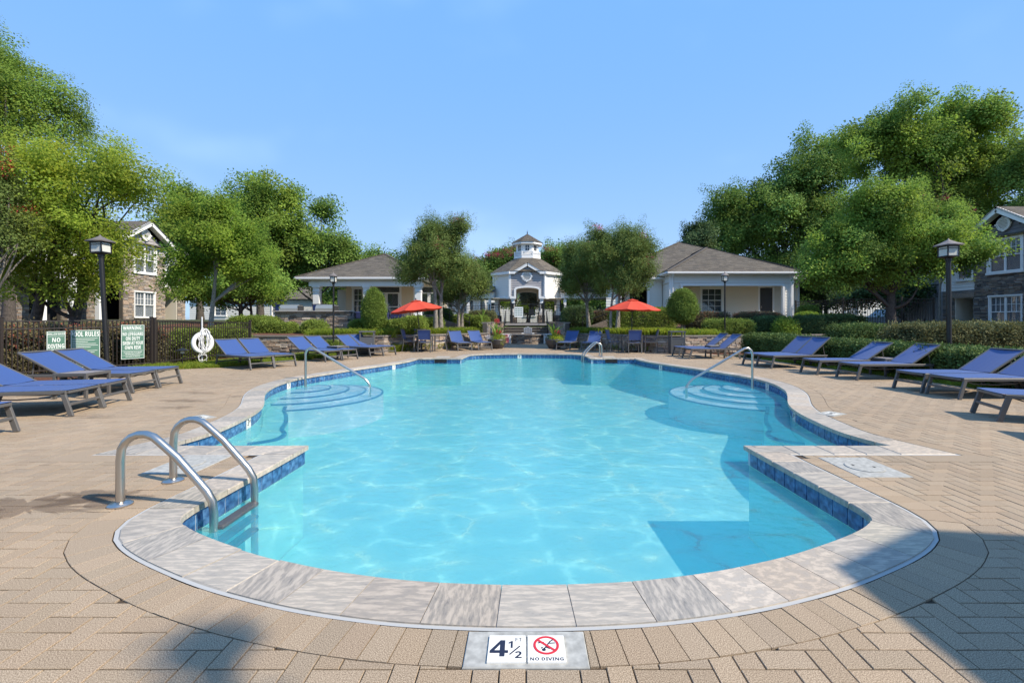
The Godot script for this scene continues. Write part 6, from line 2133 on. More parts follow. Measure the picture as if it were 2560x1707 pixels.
func egg(t: Node3D, c: Vector3, r: Vector3, stem: float) -> void:
	var core := Buf.new()
	core.lathe([Vector2(0.01, c.y - r.y * 0.8), Vector2(r.x * 0.7, c.y - r.y * 0.35), Vector2(r.x * 0.8, c.y), Vector2(r.x * 0.6, c.y + r.y * 0.5), Vector2(0.0, c.y + r.y * 0.85)], Vector3.ZERO, 14)
	part(core, "twigs", M.hedge_core, t)
	var wh := []
	var ti := []
	for k in 1500:
		var d := Vector3(rng.randfn(), rng.randfn(), rng.randfn()).normalized()
		var fat := 1.0 + (0.12 if d.y < 0 else 0.0) * (1.0 - absf(d.y))
		wh.append(Transform3D(turn_any((d + Vector3.UP * 0.3).normalized(), rng.randf_range(0.7, 1.3)), c + d * r * fat * rng.randf_range(0.82, 1.02)))
		var g := rng.randf_range(0.65, 1.2)
		ti.append(Color(g * 0.95, g, g))
	many("foliage", sprays.bushy, M.leaf_box, wh, ti, t)
	for k in 3:
		var b := Buf.new()
		var a := k * 2.1
		b.tube([Vector3(cos(a) * 0.06, -0.05, sin(a) * 0.06), Vector3(cos(a) * 0.09, 0.3, sin(a) * 0.08), Vector3(cos(a) * 0.05, 0.6 + stem, sin(a) * 0.05), c], 0.035, 7)
		part(b, "stem", M.bark_pale, t)


# ---------- furniture ----------
func make_lounger(label: String, rise: float) -> Node3D:  # local x towards the foot end, origin between the front legs
	var t := thing("sun_lounger", label, "sun lounger", Vector3.ZERO, 0, "blue sling sun loungers round the pool")
	var fr: Material = M.frame_grey
	for s in [-0.315, 0.315]:
		var b := Buf.new()
		b.beam(Vector3(0.04, 0.335, s), Vector3(-1.66, 0.335, s), 0.035, 0.05, Vector3.UP, 0.005)
		part(b, "side_rail", fr, t)
		for e in [[0.0, 0.10], [-1.58, -1.70]]:
			b = Buf.new()
			b.beam(Vector3(e[0], 0.33, s), Vector3(e[1], 0.0, s), 0.035, 0.06, Vector3.RIGHT, 0.005)
			part(b, "leg", fr, t)
	for e in [[0.05, 0.165], [-1.64, 0.165], [0.04, 0.335], [-1.66, 0.335], [-1.14, 0.31]]:
		var b := Buf.new()
		b.beam(Vector3(e[0], e[1], -0.30), Vector3(e[0], e[1], 0.30), 0.045, 0.035, Vector3.UP, 0.004)
		part(b, "crossbar", fr, t)
	for z in [-0.2, 0.2]:
		var b := Buf.new()
		b.tube([Vector3(-0.05, 0.32, z), Vector3(-0.25, 0.25, z), Vector3(-0.6, 0.235, z), Vector3(-0.95, 0.25, z), Vector3(-1.1, 0.31, z)], 0.010, 6)
		part(b, "sling_brace", fr, t)
	# seat: fabric that sags a little between the rails
	var b := Buf.new()
	var n := 8
	for i in n:
		for j in 6:
			var f := func(a: int, c: int) -> Vector3:
				var u := a / float(n)
				var w := c / 6.0
				return Vector3(lerpf(0.055, -1.19, u), 0.366 - 0.022 * sin(PI * w) * sin(PI * clampf(u, 0.08, 0.95)), lerpf(-0.318, 0.318, w))
			b.quad(f.call(i, j), f.call(i, j + 1), f.call(i + 1, j + 1), f.call(i + 1, j))
	part(b, "seat_sling", M.blue_sling, t)
	# raised back
	var d := Vector3(-cos(rise), sin(rise), 0)
	var nn := Vector3(sin(rise), cos(rise), 0)
	var o := Vector3(-1.17, 0.37, 0)
	b = Buf.new()
	for j in 6:
		for i in 4:
			var f := func(a: int, c: int) -> Vector3: return o + d * (0.02 + 0.72 * a / 4.0) + Vector3(0, 0, lerpf(-0.30, 0.30, c / 6.0)) - nn * 0.018 * sin(PI * c / 6.0)
			b.quad(f.call(i, j), f.call(i, j + 1), f.call(i + 1, j + 1), f.call(i + 1, j))
	part(b, "back_sling", M.blue_sling, t)
	for s in [-0.30, 0.30]:
		b = Buf.new()
		b.beam(o + Vector3(0, -0.012, s), o + d * 0.76 + Vector3(0, -0.012, s), 0.03, 0.03, nn, 0.004)
		part(b, "back_rail", fr, t)
		b = Buf.new()
		b.beam(o + d * 0.48 + Vector3(0, -0.02, s * 0.9), Vector3(-1.62, 0.33, s * 0.9), 0.014, 0.014, nn)
		part(b, "back_prop", fr, t)
	b = Buf.new()
	b.beam(o + d * 0.755 + Vector3(0, -0.006, -0.31), o + d * 0.755 + Vector3(0, -0.006, 0.31), 0.03, 0.03, nn, 0.004)
	part(b, "back_rail", fr, t)
	return t


func table(label: String, at: Vector3, turn: float, w: float, h: float, parent_name := "side_table") -> Node3D:
	var t := thing(parent_name, label, "table", at, turn)
	var b := Buf.new()
	b.box(Vector3(0, h - 0.012, 0), Vector3(w - 0.08, 0.018, w - 0.08), Basis.IDENTITY, 0.003)
	part(b, "table_top", M.table_top_grey, t)
	for k in 4:
		var a := Basis(Vector3.UP, k * PI / 2)
		b = Buf.new()
		b.box(a * Vector3(0, h - 0.025, w / 2 - 0.02), Vector3(w - 0.08, 0.05, 0.04), a, 0.004)
		part(b, "apron", M.frame_grey, t)
		b = Buf.new()
		b.box(a * Vector3(w / 2 - 0.02, h / 2, w / 2 - 0.02), Vector3(0.045, h, 0.045), a, 0.004)
		part(b, "leg", M.frame_grey, t)
	return t


func make_chair(label: String, seat: float, called := "dining_chair") -> Node3D:  # faces local x
	var t := thing(called, label, "chair", Vector3.ZERO, 0, "blue sling chairs")
	var fr: Material = M.frame_grey
	for s in [-0.26, 0.26]:
		var b := Buf.new()
		b.beam(Vector3(0.24, 0, s), Vector3(0.22, seat + 0.22, s), 0.025, 0.035, Vector3.RIGHT)
		part(b, "leg", fr, t)
		b = Buf.new()
		b.beam(Vector3(-0.28, 0, s), Vector3(-0.20, seat, s), 0.025, 0.035, Vector3.RIGHT)
		part(b, "leg", fr, t)
		b = Buf.new()
		b.beam(Vector3(-0.20, seat, s), Vector3(-0.33, seat + 0.50, s), 0.025, 0.03, Vector3.RIGHT)
		part(b, "back_post", fr, t)
		b = Buf.new()
		b.beam(Vector3(0.25, seat + 0.225, s), Vector3(-0.27, seat + 0.20, s), 0.045, 0.022)
		part(b, "armrest", fr, t)
		b = Buf.new()
		b.beam(Vector3(0.23, seat - 0.01, s), Vector3(-0.2, seat - 0.01, s), 0.025, 0.035)
		part(b, "seat_rail", fr, t)
	for x in [0.22, -0.22]:
		var b := Buf.new()
		b.beam(Vector3(x, seat - 0.03, -0.25), Vector3(x, seat - 0.03, 0.25), 0.025, 0.03)
		part(b, "crossbar", fr, t)
	var b := Buf.new()
	for j in 5:
		var z0 := lerpf(-0.25, 0.25, j / 5.0)
		var z1 := lerpf(-0.25, 0.25, (j + 1) / 5.0)
		var y0 := seat + 0.01 - 0.02 * sin(PI * j / 5.0)
		var y1 := seat + 0.01 - 0.02 * sin(PI * (j + 1) / 5.0)
		b.quad(Vector3(0.24, y0, z0), Vector3(0.24, y1, z1), Vector3(-0.2, y1, z1), Vector3(-0.2, y0, z0))
	part(b, "seat_sling", M.blue_sling, t)
	b = Buf.new()
	b.box(Vector3(-0.275, seat + 0.29, 0), Vector3(0.012, 0.40, 0.50), Basis(Vector3.BACK, 0.25))
	part(b, "back_sling", M.blue_sling, t)
	b = Buf.new()
	b.beam(Vector3(-0.335, seat + 0.505, -0.27), Vector3(-0.335, seat + 0.505, 0.27), 0.025, 0.03)
	part(b, "top_rail", fr, t)
	return t


func umbrella(label: String, at: Vector3, r: float, peak: float, lean: float, turn: float) -> void:
	var t := thing("patio_umbrella", label, "umbrella", at, 0, "coral patio umbrellas")
	var tilt := Basis(Vector3.BACK, lean)
	var b := Buf.new()
	b.tube([Vector3(0, 0.02, 0), tilt * Vector3(0, peak - 0.02, 0)], 0.019, 10)
	part(b, "pole", M.black_paint, t)
	b = Buf.new()
	b.lathe([Vector2(0.26, 0.0), Vector2(0.26, 0.05), Vector2(0.22, 0.075), Vector2(0.03, 0.085), Vector2(0.026, 0.35)], Vector3.ZERO, 20)
	part(b, "base", M.black_paint, t)
	b = Buf.new()
	b.lathe([Vector2(0.028, 0.0), Vector2(0.028, 0.09), Vector2(0.0, 0.12)], tilt * Vector3(0, peak, 0), 8, tilt)
	part(b, "finial", M.black_paint, t)
	var can := Buf.new()
	var steps := 5
	var pt := func(k: float, u: float) -> Vector3:  # k sector edge 0..8, u 0 top .. 1 rim; cloth hangs a little between the ribs
		var a: float = TAU * floorf(k) / 8.0 + turn
		var a2: float = TAU * (floorf(k) + 1) / 8.0 + turn
		var f: float = k - floorf(k)
		var p := Vector3(cos(a), 0, sin(a)).lerp(Vector3(cos(a2), 0, sin(a2)), f)
		return tilt * (p * r * u + Vector3(0, peak - 0.42 * pow(u, 1.25) - 0.03 * sin(PI * f) * u, 0))
	for k in 8:
		for i in steps:
			for j in 4:
				var u0 := 0.16 + 0.84 * i / steps
				var u1 := 0.16 + 0.84 * (i + 1) / steps
				can.quad(pt.call(k + j / 4.0, u0), pt.call(k + minf((j + 1) / 4.0, 0.9999), u0), pt.call(k + minf((j + 1) / 4.0, 0.9999), u1), pt.call(k + j / 4.0, u1))
		for j in 4:
			var q0: Vector3 = pt.call(k + j / 4.0, 1.0)
			var q1: Vector3 = pt.call(k + minf((j + 1) / 4.0, 0.9999), 1.0)
			can.quad(q0, q1, q1 + Vector3(0, -0.025, 0), q0 + Vector3(0, -0.025, 0))
	part(can, "canopy", M.coral_canvas, t)
	var cap := Buf.new()
	for k in 8:
		for j in 2:
			cap.quad(pt.call(k + j / 2.0, 0.01) + Vector3(0, 0.03, 0), pt.call(k + minf((j + 1) / 2.0, 0.9999), 0.01) + Vector3(0, 0.03, 0), pt.call(k + minf((j + 1) / 2.0, 0.9999), 0.22) + Vector3(0, 0.035, 0), pt.call(k + j / 2.0, 0.22) + Vector3(0, 0.035, 0))
	part(cap, "vent_cap", M.coral_canvas, t)
	for k in 8:
		var a := TAU * k / 8.0 + turn
		var e: Vector3 = pt.call(float(k), 0.99)
		b = Buf.new()
		b.beam(tilt * Vector3(0, peak - 0.06, 0), e - Vector3(0, 0.025, 0), 0.012, 0.012)
		part(b, "rib", M.black_paint, t)
		b = Buf.new()
		b.beam(tilt * Vector3(0, peak - 0.52, 0), (pt.call(float(k), 0.55) as Vector3) - Vector3(0, 0.02, 0), 0.010, 0.010)
		part(b, "strut", M.black_paint, t)


func bin_box(label: String, at: Vector3, turn: float) -> void:
	var t := thing("litter_bin", label, "litter bin", at, turn, "square litter bins against the stone walls")
	for k in 4:
		var a := Basis(Vector3.UP, k * PI / 2)
		var b := Buf.new()
		b.box(a * Vector3(0, 0.33, 0.265), Vector3(0.48, 0.60, 0.02), a, 0.004)
		part(b, "door_panel" if k == 0 else "side_panel", M.bin_grey, t)
		b = Buf.new()
		b.box(a * Vector3(0.255, 0.44, 0.255), Vector3(0.05, 0.88, 0.05), a, 0.005)
		part(b, "corner_post", M.bin_grey, t)
		b = Buf.new()
		b.box(a * Vector3(0, 0.645, 0.265), Vector3(0.48, 0.05, 0.03), a, 0.004)
		part(b, "rail", M.bin_grey, t)
	bar(t, "roof", M.bin_grey, Vector3(0, 0.89, 0), Vector3(0.60, 0.045, 0.60))
	bar(t, "plinth", M.black_paint, Vector3(0, 0.025, 0), Vector3(0.5, 0.05, 0.5))
	var b := Buf.new()
	b.lathe([Vector2(0.2, 0.05), Vector2(0.2, 0.70)], Vector3.ZERO, 16)
	b.lathe([Vector2(0.0, 0.66), Vector2(0.2, 0.665)], Vector3.ZERO, 16)
	part(b, "liner", M.black_void, t)
	bar(t, "latch", M.steel, Vector3(0.17, 0.4, 0.28), Vector3(0.03, 0.05, 0.012))


func furniture() -> void:
	var low := 0.53
	var mid := 0.58
	var high := 0.69
	var spots := [
		[-5.99, 5.10, 0.98, 0.2, low, "blue sun lounger cut by the picture's edge on the sunlit bank"],
		[-6.34, 6.58, 0.975, 0.224, low, "blue sun lounger on the sunlit bank, first of the row before the small table"],
		[-6.49, 7.23, 0.975, 0.224, low, "blue sun lounger directly beside the small table on the sunlit bank"],
		[-7.19, 8.60, 0.996, 0.09, low, "blue sun lounger in front of the NO DIVING and POOL RULES signs"],
		[-7.26, 9.30, 0.996, 0.09, low, "blue sun lounger in front of the leaning lamp post"],
		[-7.21, 12.45, 0.87, -0.5, mid, "blue sun lounger on the grass edge beside the life ring"],
		[-6.88, 13.02, 0.87, -0.5, mid, "blue sun lounger next to the one by the life ring, towards the wall"],
		[-6.27, 14.83, 0.894, -0.447, mid, "blue sun lounger before the lamp post of the stone wall, nearer the life ring"],
		[-5.96, 15.45, 0.894, -0.447, mid, "blue sun lounger whose back hides the foot of the slim lamp post"],
		[-5.50, 16.80, 0.878, -0.479, mid, "blue sun lounger between the small table and the open litter bin"],
		[-5.20, 17.38, 0.878, -0.479, mid, "blue sun lounger in front of the open litter bin, last on the sunlit bank"],
		[-2.69, 20.05, 0.40, -0.917, high, "blue sun lounger against the far wall next to the tilted umbrella's table"],
		[-1.82, 20.40, 0.40, -0.917, high, "blue sun lounger against the far wall next to the flower pot with white blooms"],
		[1.66, 20.40, -0.34, -0.94, high, "sunlit blue sun lounger against the far wall next to the lime leaved flower pot"],
		[2.72, 19.95, -0.34, -0.94, high, "half shaded blue sun lounger against the far wall near the upright umbrella"],
		[5.57, 16.95, -1.0, -0.05, high, "blue sun lounger beside the litter bin with the steel door"],
		[5.62, 16.00, -1.0, -0.05, high, "second blue sun lounger from the litter bin with the steel door"],
		[6.61, 13.46, -0.987, -0.158, high, "third blue sun lounger from the litter bin along the clipped hedge"],
		[6.71, 12.85, -0.987, -0.158, high, "fourth blue sun lounger from the litter bin, touching the third"],
		[7.08, 11.40, -1.0, -0.03, mid, "blue sun lounger on the far side of the small table with the path light"],
		[7.31, 10.38, -1.0, -0.03, mid, "blue sun lounger on the near side of the small table with the path light"],
		[7.22, 8.62, -1.0, 0.0, mid, "blue sun lounger standing before the tall black lamp post"],
		[7.25, 7.92, -1.0, 0.0, mid, "blue sun lounger joined to the one before the tall black lamp post"],
		[6.30, 6.24, -0.933, 0.36, mid, "pale shining blue sun lounger of which mostly the foot end shows"],
		[5.86, 5.06, -0.933, 0.36, mid, "blue sun lounger of which only a front leg shows at the shaded bank"]]
	var proto := {}
	for q in spots:
		var o: Node3D
		if proto.has(q[4]): o = copy_of(proto[q[4]], q[5])
		else:
			o = make_lounger(q[5], q[4])
			proto[q[4]] = o
		var dir := Vector2(q[2], q[3]).normalized()
		o.position = P(q[0] - dir.x * 0.1, q[1] - dir.y * 0.1, 0.001)
		o.rotation.y = atan2(dir.y, dir.x)
	var st := table("square grey side table between two loungers before the POOL RULES sign", P(-7.75, 7.95, 0.001), 0.1, 0.52, 0.43)
	copy_of(st, "square grey side table in front of the slim lamp post of the stone wall", P(-6.7, 16.2, 0.001), -0.45)
	copy_of(st, "square grey side table between the two loungers by the litter bin", P(6.85, 16.5, 0.001), 0.0)
	copy_of(st, "square grey side table in front of the path light on the shaded bank", P(8.75, 11.0, 0.001), 0.0)
	# dining sets under the umbrellas
	table("square grey dining table under the tilted coral umbrella", P(-4.40, 19.75, 0.001), 0.06, 0.80, 0.72, "dining_table")
	table("square grey dining table under the upright coral umbrella", P(4.47, 19.25, 0.001), -0.1, 0.80, 0.72, "dining_table")
	umbrella("coral red patio umbrella leaning over the dining table by the pavilion", P(-4.55, 19.85, 0.0), 1.16, 2.22, 0.115, 0.2)
	umbrella("coral red patio umbrella standing upright before the long bright topped hedge", P(4.47, 19.3, 0.0), 1.17, 2.22, -0.02, 0.39)
	var ch := make_chair("blue sling chair with its back to the pool at the tilted umbrella's table", 0.44)
	ch.position = P(-4.25, 19.25, 0.001)
	ch.rotation.y = PI / 2
	copy_of(ch, "blue sling chair seen from the side at the tilted umbrella's table, towards the litter bin", P(-5.05, 19.8, 0.001), 0.0)
	copy_of(ch, "blue sling chair on the wall side of the tilted umbrella's table", P(-4.75, 20.35, 0.001), -PI / 2 + 0.2)
	copy_of(ch, "blue sling chair at the tilted umbrella's table, towards the far loungers", P(-3.75, 19.95, 0.001), PI + 0.2)
	copy_of(ch, "blue sling chair with its back to the pool at the upright umbrella's table", P(4.42, 18.7, 0.001), PI / 2)
	copy_of(ch, "blue sling chair seen from the side at the upright umbrella's table, towards the litter bin", P(5.2, 19.1, 0.001), PI - 0.1)
	copy_of(ch, "blue sling chair at the upright umbrella's table, towards the half shaded lounger", P(3.75, 19.25, 0.001), 0.1)
	bin_box("dark open litter bin against the sunlit wall behind the last loungers", P(-6.40, 18.35, 0.0), 0.25)
	bin_box("litter bin with steel door against the wall corner next to the upright umbrella", P(6.05, 18.25, 0.0), -0.12)
	# grill counter on the terrace
	var t := thing("grill_counter", "stone faced outdoor kitchen counter with a grey slab top", "counter", P(-12.72, 23.0, 0.75))
	stone_face(t, "facing", Vector3(0, 0, 0), Basis.IDENTITY, 3.68, 1.02, [], 0.16, 0.52, 0.07, 0.15, 120, 0.6, "pale")
	stone_face(t, "facing", Vector3(3.68, 0, -0.02), Basis(Vector3(0, 0, -1), Vector3.UP, Vector3(1, 0, 0)), 0.8, 1.02, [], 0.16, 0.4, 0.07, 0.15, 40, 0.3, "pale")
	var b := Buf.new()
	b.box(Vector3(1.84, 1.055, -0.38), Vector3(3.82, 0.055, 1.0), Basis.IDENTITY, 0.008)
	part(b, "counter_top", M.path_grey, t)
	bar(t, "outlet_vent", M.vent_dark, Vector3(0.95, 0.80, 0.05), Vector3(0.30, 0.09, 0.02))
	bar(t, "outlet_vent", M.vent_dark, Vector3(2.55, 0.80, 0.05), Vector3(0.30, 0.09, 0.02))
	for k in 2:
		var g := thing("gas_grill", ["covered steel gas grill on the counter, between the blue chairs", "covered steel gas grill on the counter, behind the terrace lamp post"][k], "grill", P([-12.15, -10.3][k], 23.55, 1.83))
		b = Buf.new()
		var prof := PackedVector2Array([Vector2(-0.33, 0), Vector2(0.33, 0), Vector2(0.33, 0.13), Vector2(0.24, 0.28), Vector2(0.05, 0.33), Vector2(-0.22, 0.30), Vector2(-0.33, 0.16)])
		b.wall_poly(prof, Vector3(0.47, 0, 0), Basis(Vector3(0, 0, 1), Vector3.UP, Vector3(1, 0, 0)), 0.94)
		part(b, "hood", M.grill_cover, g)
		bar(g, "hood_end", M.vent_dark, Vector3(0.485, 0.13, 0), Vector3(0.03, 0.26, 0.6))
		bar(g, "lid_rim", M.vent_dark, Vector3(0, 0.315, -0.05), Vector3(0.98, 0.02, 0.3))
	# bar chairs and sofas of the pavilion
	var hi := make_chair("blue sling bar chair behind the grill counter, beyond its free end", 0.75, "bar_chair")
	hi.position = P(-13.0, 24.3, 0.95)
	hi.rotation.y = PI / 2
	for q in [[-11.05, 24.4, "blue sling bar chair between the two covered grills, nearer the free end"], [-10.75, 24.3, "blue sling bar chair between the two covered grills, nearer the lamp post"], [-7.3, 25.2, "blue sling bar chair under the pavilion eave behind the boxwood balls"], [-6.6, 25.0, "blue sling bar chair behind the red rim of the tilted umbrella"]]:
		copy_of(hi, q[2], P(q[0], q[1], 0.95), PI / 2 if q[0] < -10 else 0.3)
	for q in [[-8.85, 25.2, "navy cushioned sofa beside the grill counter"], [-7.9, 26.0, "navy cushioned sofa behind the egg topiary"]]:
		var s := thing("outdoor_sofa", q[2], "sofa", P(q[0], q[1], 1.0))
		for k in 2:
			b = Buf.new()
			b.box(Vector3(-0.42 + k * 0.84, 0.34, 0.05), Vector3(0.80, 0.22, 0.75), Basis.IDENTITY, 0.05)
			part(b, "seat_cushion", M.navy_cushion, s)
			b = Buf.new()
			b.box(Vector3(-0.42 + k * 0.84, 0.62, -0.32), Vector3(0.80, 0.42, 0.22), Basis(Vector3.RIGHT, -0.2), 0.06)
			part(b, "back_cushion", M.navy_cushion, s)
		bar(s, "frame", M.frame_grey, Vector3(0, 0.16, -0.05), Vector3(1.8, 0.12, 0.85))
		for k in 4: bar(s, "leg", M.frame_grey, Vector3([-0.85, 0.85][k % 2], 0.06, [-0.4, 0.3][k / 2]), Vector3(0.06, 0.12, 0.06))
		for sd in [-1.0, 1.0]: bar(s, "arm", M.frame_grey, Vector3(sd * 0.9, 0.5, 0), Vector3(0.06, 0.06, 0.8))
	var rk := thing("wood_rack", "dark slatted rack between the grill counter and the navy sofa", "rack", P(-8.85, 24.0, 0.95))
	for k in 6: bar(rk, "slat", M.frame_grey, Vector3(0, 0.1 + k * 0.13, 0), Vector3(0.34, 0.03, 0.25))
	for sd in [-1.0, 1.0]: bar(rk, "upright", M.frame_grey, Vector3(sd * 0.17, 0.42, 0), Vector3(0.03, 0.84, 0.25))


func lamp_post(label: String, at: Vector3, h: float, head: float, lean: Vector3, plain: bool) -> void:  # h: to the head's underside
	var t := thing("lamp_post", label, "lamp post", at, 0, "black lamp posts round the pool")
	var top := Vector3(0, h, 0) + lean
	var b := Buf.new()
	var r := 0.036 if plain else 0.052
	b.tube([Vector3(0, 0, 0), Vector3(0, 0.5, 0) + lean * 0.5 / h, top], [r * 1.1, r, r * 0.95], 14)
	part(b, "pole", M.black_paint, t)
	b = Buf.new()
	b.lathe([Vector2(r * 1.9, 0.0), Vector2(r * 1.8, 0.12), Vector2(r * 1.2, 0.18)], Vector3.ZERO, 14)
	part(b, "base", M.black_paint, t)
	var up := (top).normalized()
	var bs := Basis(Quaternion(Vector3.UP, up))
	var w := head
	var gh := w * (0.72 if not plain else 0.95)
	b = Buf.new()
	b.lathe([Vector2(r * 1.2, -0.10), Vector2(r * 1.3, -0.03), Vector2(w * 0.42, 0.0)], top, 12, bs)
	part(b, "collar", M.black_paint, t)
	var cage := Node3D.new()
	cage.name = "lantern"
	t.add_child(cage, true)
	cage.transform = Transform3D(bs, top)
	var k2 := w * 0.36
	for k in 4:
		var a := Basis(Vector3.UP, k * PI / 2)
		bar(cage, "glass_pane", M.lamp_glass, a * Vector3(0, gh / 2 + 0.015, k2 - 0.006), Vector3(k2 * 2 - 0.012, gh - 0.02, 0.006), a)
		bar(cage, "corner_bar", M.black_paint, a * Vector3(k2, gh / 2 + 0.01, k2), Vector3(0.022, gh, 0.022), a)
		bar(cage, "bottom_rail", M.black_paint, a * Vector3(0, 0.015, k2), Vector3(k2 * 2, 0.028, 0.022), a)
		bar(cage, "top_rail", M.black_paint, a * Vector3(0, gh, k2), Vector3(k2 * 2, 0.028, 0.022), a)
		if not plain: bar(cage, "glazing_bar", M.black_paint, a * Vector3(0, gh * 0.78, k2 + 0.002), Vector3(k2 * 2, 0.012, 0.012), a)
	b = Buf.new()
	if plain:
		b.lathe([Vector2(w * 0.50 * 1.41, gh), Vector2(w * 0.52 * 1.41, gh + 0.02), Vector2(w * 0.2, gh + w * 0.5), Vector2(w * 0.08, gh + w * 0.62), Vector2(0.0, gh + w * 0.9)], Vector3.ZERO, 4, Basis(Vector3.UP, PI / 4))
	else:
		b.lathe([Vector2(w * 0.55 * 1.41, gh + 0.01), Vector2(w * 0.56 * 1.41, gh + 0.035), Vector2(w * 0.30 * 1.41, gh + w * 0.25), Vector2(w * 0.08, gh + w * 0.44), Vector2(w * 0.05, gh + w * 0.48), Vector2(0.0, gh + w * 0.56)], Vector3.ZERO, 4, Basis(Vector3.UP, PI / 4))
	part(b, "roof", M.lamp_roof, cage)


func pool_sign(label: String, at: Vector3, b: Basis, w: float, h: float, rows: Array) -> Node3D:  # rows: [text, height from top, cap, narrow, lines of small print]
	var t := thing("pool_sign", label, "sign", at, 0, "green pool signs on the black fence")
	bar(t, "board", M.sign_green, Vector3.ZERO, Vector3(w, h, 0.012), b)
	for e in [-1.0, 1.0]:
		bar(t, "border", M.sign_white, b * Vector3(e * (w / 2 - 0.008), 0, 0.0068), Vector3(0.010, h - 0.006, 0.001), b)
		bar(t, "border", M.sign_white, b * Vector3(0, e * (h / 2 - 0.008), 0.0069), Vector3(w - 0.028, 0.010, 0.001), b)
	for r in rows:
		if r[0] == "-":
			bar(t, "rule", M.sign_white, b * Vector3(0, h / 2 - r[1], 0.0068), Vector3(w - 0.06, 0.006, 0.001), b)
		elif r[0] == "=":
			bar(t, "print_line", M.sign_white, b * Vector3(-(w - 0.06 - r[2]) / 2, h / 2 - r[1], 0.0068), Vector3(r[2], 0.009, 0.001), b)
		else:
			text(t, "lettering", r[0], b * Vector3(r[4] if r.size() > 4 else 0.0, h / 2 - r[1] - r[2] / 2, 0.007), b, r[2], M.sign_white, r[3])
	return t


func small_things() -> void:
	lamp_post("tall leaning lamp post with a broad lantern at the black pool fence", P(-10.12, 11.0, 0.0), 2.95, 0.36, Vector3(-0.16, 0, 0), false)
	lamp_post("tall black lamp post with a broad lantern on the shaded bank", P(10.24, 11.0, 0.1), 2.76, 0.36, Vector3(-0.02, 0, 0), false)
	lamp_post("slim lamp post in front of the retaining wall by the grill counter", P(-7.75, 18.3, 0.0), 2.86, 0.25, Vector3(0, 0, 0), true)
	lamp_post("slim lamp post on the terrace before the cream porch", P(9.27, 21.2, 0.66), 2.5, 0.27, Vector3(0, 0, 0), true)
	# signs on the fence
	var dir := Vector3(-0.405, 0, 0.914)
	var b := Basis(-dir, Vector3.UP, (-dir).cross(Vector3.UP))
	var at := func(x: float, d: float, y: float) -> Vector3: return P(x, d, y) + b.z * 0.05
	pool_sign("small green sign reading SHALLOW WATER NO DIVING", at.call(-11.59, 11.19, 0.83), b, 0.345, 0.47, [["SHALLOW WATER", 0.045, 0.045, 0.62], ["-", 0.125], ["NO", 0.165, 0.10, 0.75], ["DIVING", 0.315, 0.10, 0.62], ["-", 0.440]])
	var small := []
	for k in 15: small.append(["=", 0.215 + k * 0.045, [0.50, 0.44, 0.30, 0.47, 0.51, 0.36, 0.22][k % 7]])
	pool_sign("wide green sign headed POOL RULES half hidden by lounger backs", at.call(-11.36, 11.70, 0.61), b, 0.58, 0.95, [["POOL RULES:", 0.045, 0.12, 0.58]] + small)
	pool_sign("green sign reading WARNING NO LIFEGUARD ON DUTY SWIM AT YOUR OWN RISK", at.call(-10.95, 12.63, 0.74), b, 0.54, 0.94, [["WARNING:", 0.04, 0.095, 0.66], ["-", 0.165], ["NO LIFEGUARD", 0.205, 0.095, 0.50], ["ON DUTY", 0.330, 0.095, 0.58], ["SWIM AT YOUR", 0.455, 0.095, 0.50], ["OWN RISK", 0.580, 0.095, 0.58], ["-", 0.715], ["CHILDREN SHOULD NOT USE THE SWIMMING", 0.745, 0.026, 0.55], ["POOL WITHOUT ADULT SUPERVISION", 0.790, 0.026, 0.55], ["-", 0.835], ["ADULTS SHOULD NOT SWIM ALONE", 0.860, 0.026, 0.55]])
	# life ring on its post
	var t := thing("life_ring", "white life ring with coiled white rope hanging on a post by the fence", "life ring", P(-9.75, 13.75, 0.0))
	bar(t, "post", M.white_plastic, Vector3(-0.09, 0.72, -0.06), Vector3(0.025, 1.44, 0.025))
	var r := Buf.new()
	var pts := []
	var tb := Basis(Vector3.UP, 0.9)
	for k in 33: pts.append(tb * Vector3(cos(TAU * k / 32) * 0.235, 0, 0) + Vector3(0, 0.66 + sin(TAU * k / 32) * 0.27, 0.04))
	r.tube(pts, 0.062, 10, false)
	part(r, "ring", M.white_plastic, t)
	for j in 9:
		r = Buf.new()
		pts = []
		var o := Vector3(rng.randf_range(-0.04, 0.04), 0, rng.randf_range(0.05, 0.12))
		var rx := rng.randf_range(0.06, 0.17)
		var ry := rng.randf_range(0.28, 0.42)
		for k in 25: pts.append(tb * (Vector3(cos(TAU * k / 24) * rx * (1.0 + 0.15 * sin(k * 1.7 + j)), 0.95 - ry * 0.62 + sin(TAU * k / 24) * ry, 0) + o))
		r.tube(pts, 0.009, 5, false)
		part(r, "rope", M.rope_white, t)
	r = Buf.new()
	pts = []
	for k in 30: pts.append(tb * Vector3(-0.04 + cos(k * 0.42) * 0.11, 0.26 + sin(k * 0.42) * 0.10 - k * 0.003, 0.03 + k * 0.002))
	r.tube(pts, 0.008, 5)
	part(r, "rope", M.rope_white, t)
	# path lights
	for q in [[-9.75, 12.9, "low black path light on the grass beside the WARNING sign"], [9.62, 11.4, "low path light with a pale lens behind the small table on the shaded bank"]]:
		t = thing("path_light", q[2], "path light", P(q[0], q[1], 0.0))
		r = Buf.new()
		r.tube([Vector3(0, 0, 0), Vector3(0, 0.42, 0)], 0.014, 8)
		part(r, "stem", M.black_paint, t)
		r = Buf.new()
		r.lathe([Vector2(0.045, 0.40), Vector2(0.05, 0.48)], Vector3.ZERO, 12)
		part(r, "lens", M.lamp_glass, t)
		r = Buf.new()
		r.lathe([Vector2(0.15, 0.47), Vector2(0.155, 0.485), Vector2(0.05, 0.54), Vector2(0.0, 0.57)], Vector3.ZERO, 14)
		part(r, "hat", M.bin_grey if q[0] > 0 else M.black_paint, t)
